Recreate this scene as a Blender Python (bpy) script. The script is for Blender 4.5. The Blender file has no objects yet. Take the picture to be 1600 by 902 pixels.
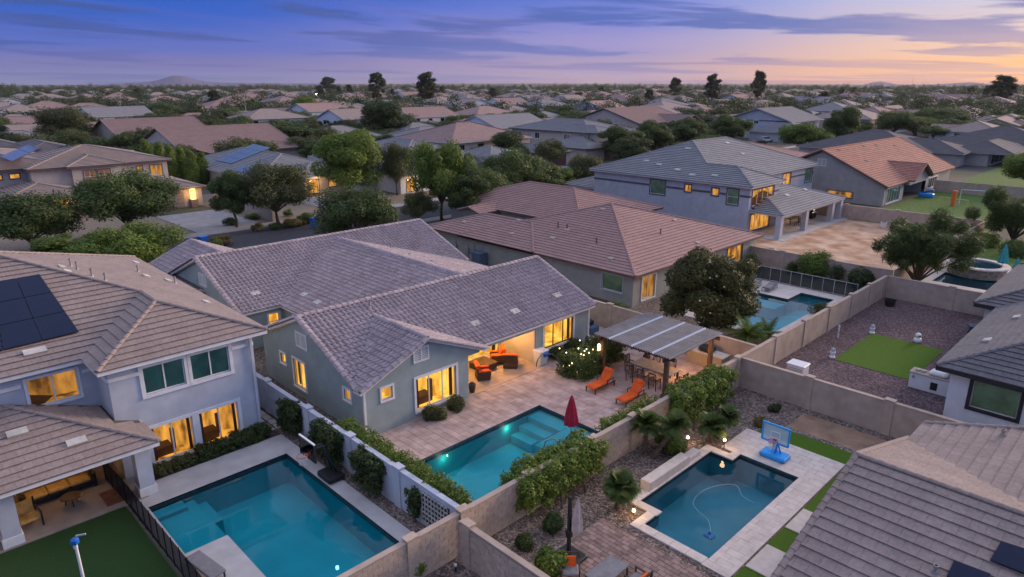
import bpy, math, random
import numpy as np
from mathutils import Vector, Matrix
R = math.radians
# ------------------------------------------------------------------ camera, sky, sun, exposure
sc = bpy.context.scene
COL = sc.collection
F_PX, CAM_H, YAW = 1067.0, 17.0, R(45.5)
PITCH = math.atan((451 - 127) / F_PX)
cam = bpy.data.cameras.new("camera"); cam.sensor_width = 36.0; cam.lens = 36.0 * F_PX / 1600
cam.clip_start = 0.1; cam.clip_end = 20000
camo = bpy.data.objects.new("camera", cam); COL.objects.link(camo)
camo.location = (0, 0, CAM_H); camo.rotation_euler = (R(90) - PITCH, 0, YAW)
sc.camera = camo
FW = Vector((-math.sin(YAW) * math.cos(PITCH), math.cos(YAW) * math.cos(PITCH), -math.sin(PITCH)))
RT = Vector((math.cos(YAW), math.sin(YAW), 0)); UP = RT.cross(FW)
def G(px, py, z=0.0):
    """ground point (at height z) under a spot of the photograph: used to survey where things stand"""
    d = FW + RT * ((px - 800) / F_PX) + UP * ((451 - py) / F_PX)
    t = (z - CAM_H) / d.z
    return Vector((d.x * t, d.y * t, z))
def PJ(p):
    v = Vector(p) - Vector((0, 0, CAM_H)); d = v.dot(FW)
    if d < 0.5: return None
    return (800 + F_PX * v.dot(RT) / d, 451 - F_PX * v.dot(UP) / d, d)
sc.view_settings.view_transform = 'Standard'; sc.view_settings.look = 'None'
sc.view_settings.exposure = 0.80; sc.view_settings.gamma = 1.0
sc.cycles.use_denoising = True
sc.cycles.max_bounces = 6; sc.cycles.transparent_max_bounces = 12
sc.cycles.diffuse_bounces = 2; sc.cycles.glossy_bounces = 2; sc.cycles.transmission_bounces = 3; sc.cycles.volume_bounces = 0
sc.cycles.caustics_reflective = False; sc.cycles.caustics_refractive = False
sc.cycles.sample_clamp_indirect = 4.0

SUN_AZ = R(-12)            # measured from +Y towards -X; the glow sits just outside the right edge
SUN_DIR = Vector((-math.sin(SUN_AZ), math.cos(SUN_AZ), 0))
wd = bpy.data.worlds.new("World"); sc.world = wd; wd.use_nodes = True
nt = wd.node_tree; N = nt.nodes; L = nt.links; N.clear()
def wn(t, **k):
    n = N.new(t)
    for a, b in k.items(): setattr(n, a, b)
    return n
def wmath(op, a, b=None, clamp=False):
    n = wn('ShaderNodeMath', operation=op, use_clamp=clamp)
    for i, s in enumerate((a, b)):
        if s is None: continue
        if isinstance(s, (int, float)): n.inputs[i].default_value = s
        else: L.new(s, n.inputs[i])
    return n.outputs[0]
def wramp(fac, stops, interp='EASE'):
    n = wn('ShaderNodeValToRGB'); cr = n.color_ramp; cr.interpolation = interp
    cr.elements[0].position = stops[0][0]; cr.elements[1].position = stops[-1][0]
    for s in stops[1:-1]: cr.elements.new(s[0])
    for e, s in zip(cr.elements, stops): e.color = (*s[1], 1)
    L.new(fac, n.inputs[0]); return n.outputs[0]
def wmix(f, a, b):
    n = wn('ShaderNodeMix', data_type='RGBA')
    for i, s in ((0, f), (6, a), (7, b)):
        if isinstance(s, (int, float)): n.inputs[i].default_value = s
        elif isinstance(s, tuple): n.inputs[i].default_value = (*s, 1)
        else: L.new(s, n.inputs[i])
    return n.outputs[2]
tc = wn('ShaderNodeTexCoord'); sep = wn('ShaderNodeSeparateXYZ'); L.new(tc.outputs['Generated'], sep.inputs[0])
dx, dy, dz = sep.outputs
hl = wmath('SQRT', wmath('ADD', wmath('MULTIPLY', dx, dx), wmath('MULTIPLY', dy, dy)))
sd = wmath('DIVIDE', wmath('ADD', wmath('MULTIPLY', dx, SUN_DIR.x), wmath('MULTIPLY', dy, SUN_DIR.y)), wmath('MAXIMUM', hl, 0.001))
az = wmath('ARCTAN2', dx, dy)
el = wmath('MAXIMUM', dz, 0.0)
els = wmath('POWER', el, 0.5)       # spreads the low elevations over the ramp: z .113 -> .336
s5 = lambda z: z ** 0.5
away = wramp(els, [(0, (0.125, 0.135, 0.245)), (s5(.02), (0.113, 0.116, 0.270)), (s5(.05), (0.054, 0.091, 0.331)), (s5(.085), (0.019, 0.071, 0.339)), (s5(.115), (0.007, 0.057, 0.322)), (s5(.32), (.24, .32, .54)), (1, (.60, .61, .74))])
toward = wramp(els, [(0, (0.696, 0.322, 0.113)), (s5(.018), (0.696, 0.365, 0.148)), (s5(.04), (0.626, 0.392, 0.252)), (s5(.07), (0.470, 0.392, 0.400)), (s5(.115), (0.348, 0.383, 0.539)), (s5(.32), (.50, .52, .66)), (1, (.60, .61, .74))])
mid = wramp(els, [(0, (0.287, 0.200, 0.252)), (s5(.02), (0.270, 0.209, 0.304)), (s5(.05), (0.191, 0.187, 0.374)), (s5(.085), (0.117, 0.144, 0.400)), (s5(.115), (0.074, 0.117, 0.418)), (s5(.32), (.36, .42, .60)), (1, (.60, .61, .74))])
f1 = wn('ShaderNodeMapRange', interpolation_type='SMOOTHSTEP'); L.new(sd, f1.inputs[0]); f1.inputs[1].default_value = 0.14; f1.inputs[2].default_value = 0.74
f2 = wn('ShaderNodeMapRange', interpolation_type='SMOOTHSTEP'); L.new(sd, f2.inputs[0]); f2.inputs[1].default_value = 0.64; f2.inputs[2].default_value = 0.985
sky = wmix(f2.outputs[0], wmix(f1.outputs[0], away, mid), toward)
# streaky evening clouds
def streaks(sx, sy, off, det, lo, hi):
    cv = wn('ShaderNodeCombineXYZ')
    L.new(wmath('ADD', wmath('MULTIPLY', az, sx), off), cv.inputs[0])
    L.new(wmath('ADD', wmath('MULTIPLY', els, sy), wmath('MULTIPLY', az, 1.5)), cv.inputs[1])
    nz = wn('ShaderNodeTexNoise'); nz.inputs['Scale'].default_value = 1.0; nz.inputs['Detail'].default_value = det; nz.inputs['Roughness'].default_value = .55
    nz.inputs['Distortion'].default_value = .35
    L.new(cv.outputs[0], nz.inputs[0])
    m = wn('ShaderNodeMapRange', interpolation_type='SMOOTHSTEP'); L.new(nz.outputs[0], m.inputs[0]); m.inputs[1].default_value = lo; m.inputs[2].default_value = hi
    return m.outputs[0]
c1 = streaks(3.2, 20, 4.3, 7, .485, .575)
c2 = streaks(3.0, 15, 9.1, 4, .44, .72)
ce = wn('ShaderNodeMapRange', interpolation_type='SMOOTHSTEP'); L.new(el, ce.inputs[0]); ce.inputs[1].default_value = .01; ce.inputs[2].default_value = .075; ce.inputs[3].default_value = .35; ce.inputs[4].default_value = .85
ccol = wmix(f2.outputs[0], wmix(f1.outputs[0], (.030, .058, .205), (.048, .085, .29)), (.075, .11, .29))
sky = wmix(wmath('MULTIPLY', c1, ce.outputs[0]), sky, ccol)
pk = wmix(f2.outputs[0], wmix(f1.outputs[0], (.13, .112, .31), (.34, .215, .38)), (.60, .41, .34))
sky = wmix(wmath('MULTIPLY', c2, .2), sky, pk)
# physical twilight sky underneath for the overall fill
ns = wn('ShaderNodeTexSky', sky_type='NISHITA'); ns.sun_disc = False; ns.sun_elevation = R(2.0); ns.sun_rotation = SUN_AZ * -1
ns.altitude = 300; ns.air_density = 1.0; ns.dust_density = 1.0; ns.ozone_density = 2.0
bg1 = wn('ShaderNodeBackground'); L.new(sky, bg1.inputs[0]); bg1.inputs[1].default_value = 0.94
bg2 = wn('ShaderNodeBackground'); L.new(ns.outputs[0], bg2.inputs[0]); bg2.inputs[1].default_value = 0.006
ad = wn('ShaderNodeAddShader'); L.new(bg1.outputs[0], ad.inputs[0]); L.new(bg2.outputs[0], ad.inputs[1])
wo = wn('ShaderNodeOutputWorld'); L.new(ad.outputs[0], wo.inputs[0])
sun = bpy.data.lights.new("sun", 'SUN'); sun.energy = 2.6; sun.angle = R(24); sun.color = (1.0, .74, .55)
suno = bpy.data.objects.new("sun", sun); COL.objects.link(suno)
suno.rotation_euler = (-(SUN_DIR * math.cos(R(12)) + Vector((0, 0, math.sin(R(12)))))).to_track_quat('-Z', 'Y').to_euler()

# ------------------------------------------------------------------ helpers
random.seed(7)
ORG = {}
def tag(o, label=None, cat=None, group=None, kind=None):
    if label: o['label'] = label
    if cat: o['category'] = cat
    if group: o['group'] = group
    if kind: o['kind'] = kind
    return o
def thing(name, label, cat, loc=(0, 0, 0), rotz=0.0, group=None, world=False):
    o = bpy.data.objects.new(name, None); COL.objects.link(o)
    o.empty_display_size = .3; o.location = loc; o.rotation_euler = (0, 0, rotz)
    tag(o, label, cat, group)
    ORG[o.name] = Vector(loc) if world else Vector((0, 0, 0))
    return o
class MB:
    def __init__(s): s.v = []; s.f = []; s.m = []; s.q = []; s.qm = []
    def poly(s, pts, mi=0):
        b = len(s.v); s.v.extend([tuple(p) for p in pts]); s.f.append(tuple(range(b, b + len(pts)))); s.m.append(mi)
        return s
    def faces(s, vs, fs, mi=0):
        b = len(s.v); s.v.extend([tuple(p) for p in vs])
        for f in fs: s.f.append(tuple(b + i for i in f)); s.m.append(mi)
        return s
    def box(s, x0, y0, z0, x1, y1, z1, mi=0):
        if x0 > x1: x0, x1 = x1, x0
        if y0 > y1: y0, y1 = y1, y0
        if z0 > z1: z0, z1 = z1, z0
        return s.faces([(x0, y0, z0), (x1, y0, z0), (x1, y1, z0), (x0, y1, z0), (x0, y0, z1), (x1, y0, z1), (x1, y1, z1), (x0, y1, z1)],
                       [(0, 3, 2, 1), (4, 5, 6, 7), (0, 1, 5, 4), (1, 2, 6, 5), (2, 3, 7, 6), (3, 0, 4, 7)], mi)
    def bbox(s, x0, y0, z0, x1, y1, z1, b=.03, mi=0):
        """box with chamfered edges (top and vertical)"""
        if x0 > x1: x0, x1 = x1, x0
        if y0 > y1: y0, y1 = y1, y0
        def ring(i, z):
            return [(x0 + i + b, y0 + i, z), (x1 - i - b, y0 + i, z), (x1 - i, y0 + i + b, z), (x1 - i, y1 - i - b, z), (x1 - i - b, y1 - i, z), (x0 + i + b, y1 - i, z), (x0 + i, y1 - i - b, z), (x0 + i, y0 + i + b, z)]
        vs = ring(b, z0) + ring(0, z0 + b) + ring(0, z1 - b) + ring(b, z1)
        fs = [tuple(range(7, -1, -1)), tuple(range(24, 32))]
        for k in range(3):
            for i in range(8): fs.append((k * 8 + i, k * 8 + (i + 1) % 8, k * 8 + 8 + (i + 1) % 8, k * 8 + 8 + i))
        return s.faces(vs, fs, mi)
    def obox(s, c, size, M, mi=0):
        c = Vector(c); hx, hy, hz = size[0] / 2, size[1] / 2, size[2] / 2
        vs = [c + M @ Vector((a * hx, b * hy, d * hz)) for d in (-1, 1) for a, b in ((-1, -1), (1, -1), (1, 1), (-1, 1))]
        return s.faces(vs, [(0, 3, 2, 1), (4, 5, 6, 7), (0, 1, 5, 4), (1, 2, 6, 5), (2, 3, 7, 6), (3, 0, 4, 7)], mi)
    def bar(s, a, b, w, h=None, mi=0):
        a, b = Vector(a), Vector(b); h = h or w; d = (b - a); l = d.length; d.normalize()
        up = Vector((0, 0, 1)) if abs(d.z) < .95 else Vector((1, 0, 0))
        x = d.cross(up).normalized(); y = x.cross(d)
        return s.obox((a + b) / 2, (w, h, l), Matrix((x, y, d)).transposed(), mi)
    def tube(s, pts, rad, n=8, mi=0, cap=True):
        pts = [Vector(p) for p in pts]; rad = rad if isinstance(rad, (list, tuple)) else [rad] * len(pts)
        rings = []; px = None
        for i, p in enumerate(pts):
            d = (pts[min(i + 1, len(pts) - 1)] - pts[max(i - 1, 0)]).normalized()
            if px is None: px = d.cross(Vector((0, 0, 1)) if abs(d.z) < .9 else Vector((1, 0, 0))).normalized()
            px = (px - d * px.dot(d)).normalized(); py = d.cross(px)
            rings.append([p + (px * math.cos(2 * math.pi * k / n) + py * math.sin(2 * math.pi * k / n)) * rad[i] for k in range(n)])
        vs = [v for r in rings for v in r]; fs = []
        for i in range(len(rings) - 1):
            for k in range(n): fs.append((i * n + k, i * n + (k + 1) % n, (i + 1) * n + (k + 1) % n, (i + 1) * n + k))
        if cap: fs.append(tuple(range(n - 1, -1, -1))); fs.append(tuple((len(rings) - 1) * n + k for k in range(n)))
        return s.faces(vs, fs, mi)
    def lathe(s, c, prof, n=16, mi=0, sx=1.0, sy=1.0):
        cx, cy, cz = c; vs = []; fs = []
        for r, z in prof:
            for k in range(n): a = 2 * math.pi * k / n; vs.append((cx + r * sx * math.cos(a), cy + r * sy * math.sin(a), cz + z))
        for i in range(len(prof) - 1):
            for k in range(n): fs.append((i * n + k, i * n + (k + 1) % n, (i + 1) * n + (k + 1) % n, (i + 1) * n + k))
        fs.append(tuple(range(n - 1, -1, -1))); fs.append(tuple((len(prof) - 1) * n + k for k in range(n)))
        return s.faces(vs, fs, mi)
    def mesh(s, name, mats, org=(0, 0, 0), smooth=False):
        me = bpy.data.meshes.new(name); ox, oy, oz = org
        mats = mats if isinstance(mats, (list, tuple)) else [mats]
        if s.q:                                            # leaf quads kept as arrays
            co = np.concatenate(s.q).reshape(-1, 3) - np.array((ox, oy, oz)); nq = len(co) // 4
            me.vertices.add(nq * 4); me.vertices.foreach_set('co', co.astype(np.float32).ravel())
            me.loops.add(nq * 4); me.loops.foreach_set('vertex_index', np.arange(nq * 4, dtype=np.int32))
            me.polygons.add(nq); me.polygons.foreach_set('loop_start', np.arange(0, nq * 4, 4, dtype=np.int32))
            for m in mats: me.materials.append(m)
            me.polygons.foreach_set('material_index', np.concatenate(s.qm)); me.update(calc_edges=True); return me
        me.from_pydata([(a - ox, b - oy, c - oz) for a, b, c in s.v], [], s.f)
        mats = mats if isinstance(mats, (list, tuple)) else [mats]
        for m in mats: me.materials.append(m)
        if len(mats) > 1: me.polygons.foreach_set('material_index', s.m)
        if smooth: me.polygons.foreach_set('use_smooth', [True] * len(s.f))
        me.update(); return me
    def build(s, name, mats, parent=None, smooth=False, kind=None, loc=None, **t):
        org = ORG.get(parent.name, Vector((0, 0, 0))) if parent else (Vector(loc) if loc else Vector((0, 0, 0)))
        o = bpy.data.objects.new(name, s.mesh(name, mats, org, smooth)); COL.objects.link(o)
        if parent: o.parent = parent; ORG[o.name] = org
        elif loc: o.location = loc; ORG[o.name] = Vector(loc)
        tag(o, kind=kind, **t); return o
def link(name, me, parent, M=None):
    o = bpy.data.objects.new(name, me); COL.objects.link(o); o.parent = parent
    if M is not None: o.matrix_local = M
    return o
def dup(root, loc, rotz=None, label=None, scale=None, group=None):
    r = root.copy(); COL.objects.link(r); r.location = loc
    if rotz is not None: r.rotation_euler = (0, 0, rotz)
    if scale is not None: r.scale = scale if isinstance(scale, (tuple, list)) else (scale,) * 3
    if label: r['label'] = label
    if group: r['group'] = group
    def rec(a, b):
        for ch in list(KIDS.get(a.name, ())) or list(a.children):
            c = ch.copy(); COL.objects.link(c); c.parent = b; rec(ch, c)
    rec(root, r); return r
KIDS = {}

# ------------------------------------------------------------------ materials
MATS = {}
def mat(name, col, rough=.8, var=.12, scale=6.0, bump=0.0, bscale=60.0, spec=.3, metal=0.0, rnd=0.0, col2=None, emit=None, estr=0.0, dirt=0.0, trans=None):
    if name in MATS: return MATS[name]
    m = bpy.data.materials.new(name); m.use_nodes = True; t = m.node_tree; n = t.nodes; l = t.links
    b = n['Principled BSDF']; b.inputs['Roughness'].default_value = rough; b.inputs['Metallic'].default_value = metal
    b.inputs['Specular IOR Level'].default_value = spec
    co = n.new('ShaderNodeTexCoord'); geo = n.new('ShaderNodeNewGeometry')
    nz = n.new('ShaderNodeTexNoise'); nz.inputs['Scale'].default_value = scale; nz.inputs['Detail'].default_value = 5
    l.new(geo.outputs['Position'], nz.inputs['Vector'])
    c2 = col2 or tuple(min(1, c * (1 + var * 1.6)) for c in col); c1 = col if col2 else tuple(c * (1 - var * 1.6) for c in col)
    rp = n.new('ShaderNodeValToRGB'); rp.color_ramp.elements[0].position = .32; rp.color_ramp.elements[1].position = .68
    rp.color_ramp.elements[0].color = (*c1, 1); rp.color_ramp.elements[1].color = (*c2, 1)
    l.new(nz.outputs[0], rp.inputs[0]); out = rp.outputs[0]
    if dirt:
        n2 = n.new('ShaderNodeTexNoise'); n2.inputs['Scale'].default_value = .7; n2.inputs['Detail'].default_value = 6; l.new(geo.outputs['Position'], n2.inputs['Vector'])
        mr = n.new('ShaderNodeMapRange'); l.new(n2.outputs[0], mr.inputs[0]); mr.inputs[1].default_value = .3; mr.inputs[2].default_value = .7; mr.inputs[3].default_value = 1 - dirt; mr.inputs[4].default_value = 1 + dirt * .4
        mx = n.new('ShaderNodeMix'); mx.data_type = 'RGBA'; mx.blend_type = 'MULTIPLY'; mx.inputs[0].default_value = 1
        l.new(out, mx.inputs[6]); l.new(mr.outputs[0], mx.inputs[7]); out = mx.outputs[2]
    if rnd:
        oi = n.new('ShaderNodeObjectInfo'); ad = n.new('ShaderNodeMath'); ad.operation = 'ADD'; l.new(oi.outputs['Random'], ad.inputs[0]); l.new(geo.outputs['Random Per Island'], ad.inputs[1])
        fr = n.new('ShaderNodeMath'); fr.operation = 'FRACT'; l.new(ad.outputs[0], fr.inputs[0])
        mr = n.new('ShaderNodeMapRange'); l.new(fr.outputs[0], mr.inputs[0]); mr.inputs[3].default_value = 1 - rnd; mr.inputs[4].default_value = 1 + rnd
        mx = n.new('ShaderNodeMix'); mx.data_type = 'RGBA'; mx.blend_type = 'MULTIPLY'; mx.inputs[0].default_value = 1
        l.new(out, mx.inputs[6]); l.new(mr.outputs[0], mx.inputs[7]); out = mx.outputs[2]
    l.new(out, b.inputs['Base Color'])
    if bump:
        n3 = n.new('ShaderNodeTexNoise'); n3.inputs['Scale'].default_value = bscale; n3.inputs['Detail'].default_value = 4; l.new(geo.outputs['Position'], n3.inputs['Vector'])
        bp = n.new('ShaderNodeBump'); bp.inputs['Strength'].default_value = bump; bp.inputs['Distance'].default_value = .03; l.new(n3.outputs[0], bp.inputs['Height']); l.new(bp.outputs[0], b.inputs['Normal'])
    if emit: b.inputs['Emission Color'].default_value = (*emit, 1); b.inputs['Emission Strength'].default_value = estr
    MATS[name] = m; return m
def leafmat(name, c1, c2, sheen=.35):
    if name in MATS: return MATS[name]
    m = bpy.data.materials.new(name); m.use_nodes = True; t = m.node_tree; n = t.nodes; l = t.links; n.clear()
    geo = n.new('ShaderNodeNewGeometry'); oi = n.new('ShaderNodeObjectInfo'); nz = n.new('ShaderNodeTexNoise'); nz.inputs['Scale'].default_value = .9; l.new(geo.outputs['Position'], nz.inputs['Vector'])
    a = n.new('ShaderNodeMath'); a.operation = 'MULTIPLY_ADD'; l.new(geo.outputs['Random Per Island'], a.inputs[0]); a.inputs[1].default_value = .55; l.new(nz.outputs[0], a.inputs[2])
    b = n.new('ShaderNodeMath'); b.operation = 'MULTIPLY_ADD'; l.new(oi.outputs['Random'], b.inputs[0]); b.inputs[1].default_value = .3; l.new(a.outputs[0], b.inputs[2])
    rp = n.new('ShaderNodeValToRGB'); rp.color_ramp.elements[0].position = .45; rp.color_ramp.elements[1].position = 1.25 if False else 1.0
    rp.color_ramp.elements[0].color = (*c1, 1); rp.color_ramp.elements[1].color = (*c2, 1); l.new(b.outputs[0], rp.inputs[0])
    d = n.new('ShaderNodeBsdfPrincipled'); d.inputs['Roughness'].default_value = .6; d.inputs['Specular IOR Level'].default_value = sheen; l.new(rp.outputs[0], d.inputs['Base Color'])
    tr = n.new('ShaderNodeBsdfTranslucent'); l.new(rp.outputs[0], tr.inputs[0])
    mx = n.new('ShaderNodeMixShader'); mx.inputs[0].default_value = .3; l.new(d.outputs[0], mx.inputs[1]); l.new(tr.outputs[0], mx.inputs[2])
    o = n.new('ShaderNodeOutputMaterial'); l.new(mx.outputs[0], o.inputs[0]); MATS[name] = m; return m
def emis(name, col, s):
    if name in MATS: return MATS[name]
    m = bpy.data.materials.new(name); m.use_nodes = True; n = m.node_tree.nodes; l = m.node_tree.links; n.clear()
    e = n.new('ShaderNodeEmission'); e.inputs[0].default_value = (*col, 1); e.inputs[1].default_value = s
    o = n.new('ShaderNodeOutputMaterial'); l.new(e.outputs[0], o.inputs[0]); MATS[name] = m; return m
def roommat(name, lo, hi, s, sc_=1.1):
    """lit room behind a window: the lamplight is put into patchy glowing walls"""
    if name in MATS: return MATS[name]
    m = bpy.data.materials.new(name); m.use_nodes = True; t = m.node_tree; n = t.nodes; l = t.links; n.clear()
    geo = n.new('ShaderNodeNewGeometry'); mp = n.new('ShaderNodeMapping'); mp.inputs['Scale'].default_value = (1.6, 1.6, .6); l.new(geo.outputs['Position'], mp.inputs[0])
    nz = n.new('ShaderNodeTexNoise'); nz.inputs['Scale'].default_value = sc_; nz.inputs['Detail'].default_value = 3; l.new(mp.outputs[0], nz.inputs['Vector'])
    rp = n.new('ShaderNodeValToRGB'); rp.color_ramp.elements[0].position = .36; rp.color_ramp.elements[1].position = .62
    rp.color_ramp.elements[0].color = (*lo, 1); rp.color_ramp.elements[1].color = (*hi, 1); l.new(nz.outputs[0], rp.inputs[0])
    e = n.new('ShaderNodeEmission'); l.new(rp.outputs[0], e.inputs[0]); e.inputs[1].default_value = s
    o = n.new('ShaderNodeOutputMaterial'); l.new(e.outputs[0], o.inputs[0]); MATS[name] = m; return m
def glassmat(name, tint=(1, 1, 1), fac=.10, rough=.02):
    if name in MATS: return MATS[name]
    m = bpy.data.materials.new(name); m.use_nodes = True; t = m.node_tree; n = t.nodes; l = t.links; n.clear()
    tr = n.new('ShaderNodeBsdfTransparent'); tr.inputs[0].default_value = (*tint, 1); gl = n.new('ShaderNodeBsdfGlossy'); gl.inputs['Roughness'].default_value = rough
    fr = n.new('ShaderNodeFresnel'); fr.inputs[0].default_value = 1.45
    mx = n.new('ShaderNodeMixShader'); l.new(fr.outputs[0], mx.inputs[0]); l.new(tr.outputs[0], mx.inputs[1]); l.new(gl.outputs[0], mx.inputs[2])
    o = n.new('ShaderNodeOutputMaterial'); l.new(mx.outputs[0], o.inputs[0]); MATS[name] = m; return m
def watermat(name, tint, wave=.05):
    if name in MATS: return MATS[name]
    m = bpy.data.materials.new(name); m.use_nodes = True; t = m.node_tree; n = t.nodes; l = t.links; n.clear()
    geo = n.new('ShaderNodeNewGeometry'); nz = n.new('ShaderNodeTexNoise'); nz.inputs['Scale'].default_value = 2.2; nz.inputs['Detail'].default_value = 3; l.new(geo.outputs['Position'], nz.inputs['Vector'])
    bp = n.new('ShaderNodeBump'); bp.inputs['Strength'].default_value = wave; bp.inputs['Distance'].default_value = .05; l.new(nz.outputs[0], bp.inputs['Height'])
    tr = n.new('ShaderNodeBsdfTransparent'); tr.inputs[0].default_value = (*tint, 1); gl = n.new('ShaderNodeBsdfGlossy'); gl.inputs['Roughness'].default_value = .015; l.new(bp.outputs[0], gl.inputs['Normal'])
    fr = n.new('ShaderNodeFresnel'); fr.inputs[0].default_value = 1.33; l.new(bp.outputs[0], fr.inputs['Normal'])
    mx = n.new('ShaderNodeMixShader'); l.new(fr.outputs[0], mx.inputs[0]); l.new(tr.outputs[0], mx.inputs[1]); l.new(gl.outputs[0], mx.inputs[2])
    o = n.new('ShaderNodeOutputMaterial'); l.new(mx.outputs[0], o.inputs[0]); MATS[name] = m; return m

M_S = mat('roof_s_tile', (.385, .32, .332), .85, .10, 9, .2, 80, rnd=.20, dirt=.15)
M_FL = mat('roof_flat_tile_tan', (.30, .235, .20), .88, .10, 8, .2, 90, rnd=.13, dirt=.12)
M_FBR = mat('roof_flat_tile_brown', (.35, .222, .20), .88, .08, 8, .15, 90, rnd=.06, dirt=.10)
M_FG = mat('roof_flat_tile_grey', (.245, .25, .265), .88, .08, 8, .15, 90, rnd=.06, dirt=.10)
M_FMV = mat('roof_flat_tile_mauve', (.30, .212, .202), .88, .08, 8, .15, 90, rnd=.06, dirt=.10)
M_FDG = mat('roof_flat_tile_charcoal', (.15, .145, .155), .88, .10, 8, .2, 90, rnd=.10, dirt=.10)
M_FT = mat('roof_flat_tile_terracotta', (.38, .19, .145), .88, .10, 8, .2, 90, rnd=.10, dirt=.10)
M_FTG = mat('roof_flat_tile_taupe', (.30, .24, .218), .88, .08, 8, .15, 90, rnd=.06, dirt=.12)
M_DECK = mat('roof_underlay', (.10, .085, .08), .9)
M_WHITE = mat('white_trim', (.78, .78, .79), .6, .04, 3, .05)
M_FASC = mat('fascia_grey', (.50, .49, .49), .7, .05, 3)
M_FASCB = mat('fascia_brown', (.15, .10, .085), .7, .06, 3)
M_FASCK = mat('fascia_black', (.03, .03, .035), .6, .06, 3)
M_STM = mat('stucco_grey_green', (.335, .405, .405), .92, .05, 1.5, .35, 70, dirt=.08)
M_STL = mat('stucco_pale_blue_grey', (.53, .565, .63), .92, .05, 1.5, .35, 70, dirt=.07)
M_STB = mat('stucco_sage', (.34, .34, .315), .92, .05, 1.5, .35, 70, dirt=.07)
M_STG = mat('stucco_light_grey', (.44, .455, .51), .92, .05, 1.5, .35, 70, dirt=.07)
M_STT = mat('stucco_taupe', (.37, .35, .34), .92, .05, 1.5, .35, 70, dirt=.08)
M_STC = mat('stucco_cream', (.52, .46, .41), .92, .05, 1.5, .3, 70, dirt=.08)
M_STW = mat('stucco_white', (.66, .69, .74), .92, .04, 1.5, .3, 70, dirt=.06)
M_STTAN = mat('stucco_tan', (.42, .36, .31), .92, .06, 1.5, .3, 70, dirt=.08)
M_BAND = mat('trim_band_dark', (.11, .10, .11), .8)
M_BLOCK = mat('wall_block', (.50, .39, .305), .92, .08, 5, .3, 60, rnd=.09, dirt=.10)
M_MORT = mat('wall_mortar', (.33, .26, .21), .95)
M_TAN = mat('wall_stucco_tan', (.45, .355, .29), .92, .07, 2, .3, 60, dirt=.12)
M_WALLB = mat('wall_stucco_pale', (.53, .55, .61), .92, .05, 2, .25, 60, dirt=.10)
M_GRND = mat('desert_ground', (.13, .11, .085), .95, col2=(.06, .075, .04), scale=.05)
def gravel(name, cols, scale):
    """loose stones: every cell of the pattern is one stone with its own tone and dome"""
    m = bpy.data.materials.new(name); m.use_nodes = True; t = m.node_tree; n = t.nodes; l = t.links; b = n['Principled BSDF']; b.inputs['Roughness'].default_value = .95; b.inputs['Specular IOR Level'].default_value = .2
    geo = n.new('ShaderNodeNewGeometry'); vo = n.new('ShaderNodeTexVoronoi'); vo.inputs['Scale'].default_value = scale; l.new(geo.outputs['Position'], vo.inputs['Vector'])
    sp = n.new('ShaderNodeSeparateColor'); l.new(vo.outputs['Color'], sp.inputs[0]); rp = n.new('ShaderNodeValToRGB'); cr = rp.color_ramp
    cr.elements[0].color = (*cols[0], 1); cr.elements[1].color = (*cols[-1], 1); e = cr.elements.new(.6); e.color = (*cols[1], 1); l.new(sp.outputs[0], rp.inputs[0])
    nz = n.new('ShaderNodeTexNoise'); nz.inputs['Scale'].default_value = .6; nz.inputs['Detail'].default_value = 5; l.new(geo.outputs['Position'], nz.inputs['Vector']); mr = n.new('ShaderNodeMapRange'); l.new(nz.outputs[0], mr.inputs[0]); mr.inputs[1].default_value = .3; mr.inputs[2].default_value = .7; mr.inputs[3].default_value = .78; mr.inputs[4].default_value = 1.15
    mx = n.new('ShaderNodeMix'); mx.data_type = 'RGBA'; mx.blend_type = 'MULTIPLY'; mx.inputs[0].default_value = 1; l.new(rp.outputs[0], mx.inputs[6]); l.new(mr.outputs[0], mx.inputs[7]); l.new(mx.outputs[2], b.inputs['Base Color'])
    bp = n.new('ShaderNodeBump'); bp.invert = True; bp.inputs['Strength'].default_value = 1.0; bp.inputs['Distance'].default_value = .05; l.new(vo.outputs['Distance'], bp.inputs['Height']); l.new(bp.outputs[0], b.inputs['Normal'])
    MATS[name] = m; return m
M_GRAV = gravel('gravel_brown', ((.08, .062, .055), (.19, .15, .13), (.38, .31, .28)), 13)
M_GRAVP = gravel('gravel_purple', ((.065, .044, .05), (.135, .095, .104), (.25, .185, .195)), 13)
M_DIRT = mat('bare_dirt', (.36, .19, .095), .95, col2=(.64, .46, .34), scale=.55, bump=.5, bscale=5, dirt=.2)
M_TURF = mat('turf', (.055, .125, .006), .95, col2=(.095, .19, .012), scale=28, bump=1.0, bscale=70)
M_TURFD = mat('turf_dark', (.02, .06, .012), .95, col2=(.035, .09, .02), scale=28, bump=1.0, bscale=70)
M_LAWN = mat('lawn', (.05, .12, .02), .95, col2=(.12, .19, .04), scale=2.5, bump=1.0, bscale=30)
M_CONC = mat('concrete_pale', (.47, .46, .46), .9, .07, 1.2, .2, 40, dirt=.10)
M_STAMP = mat('stamped_concrete', (.40, .285, .245), .85, col2=(.60, .46, .42), scale=1.4, bump=.25, bscale=12, rnd=.07, dirt=.12)
M_GROUT = mat('grout', (.30, .22, .19), .95)
M_PAVE = mat('paver_red_brown', (.27, .19, .17), .9, .12, 4, .25, 60, rnd=.28, dirt=.10)
M_TRAV = mat('travertine', (.62, .55, .50), .75, .06, 3, .12, 40, rnd=.05, dirt=.06)
M_FLAG = mat('flagstone', (.50, .48, .44), .9, .12, 2, .3, 30, rnd=.12)
M_ASPH = mat('asphalt', (.060, .062, .072), .93, .12, 3, .25, 120, dirt=.15)
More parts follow.
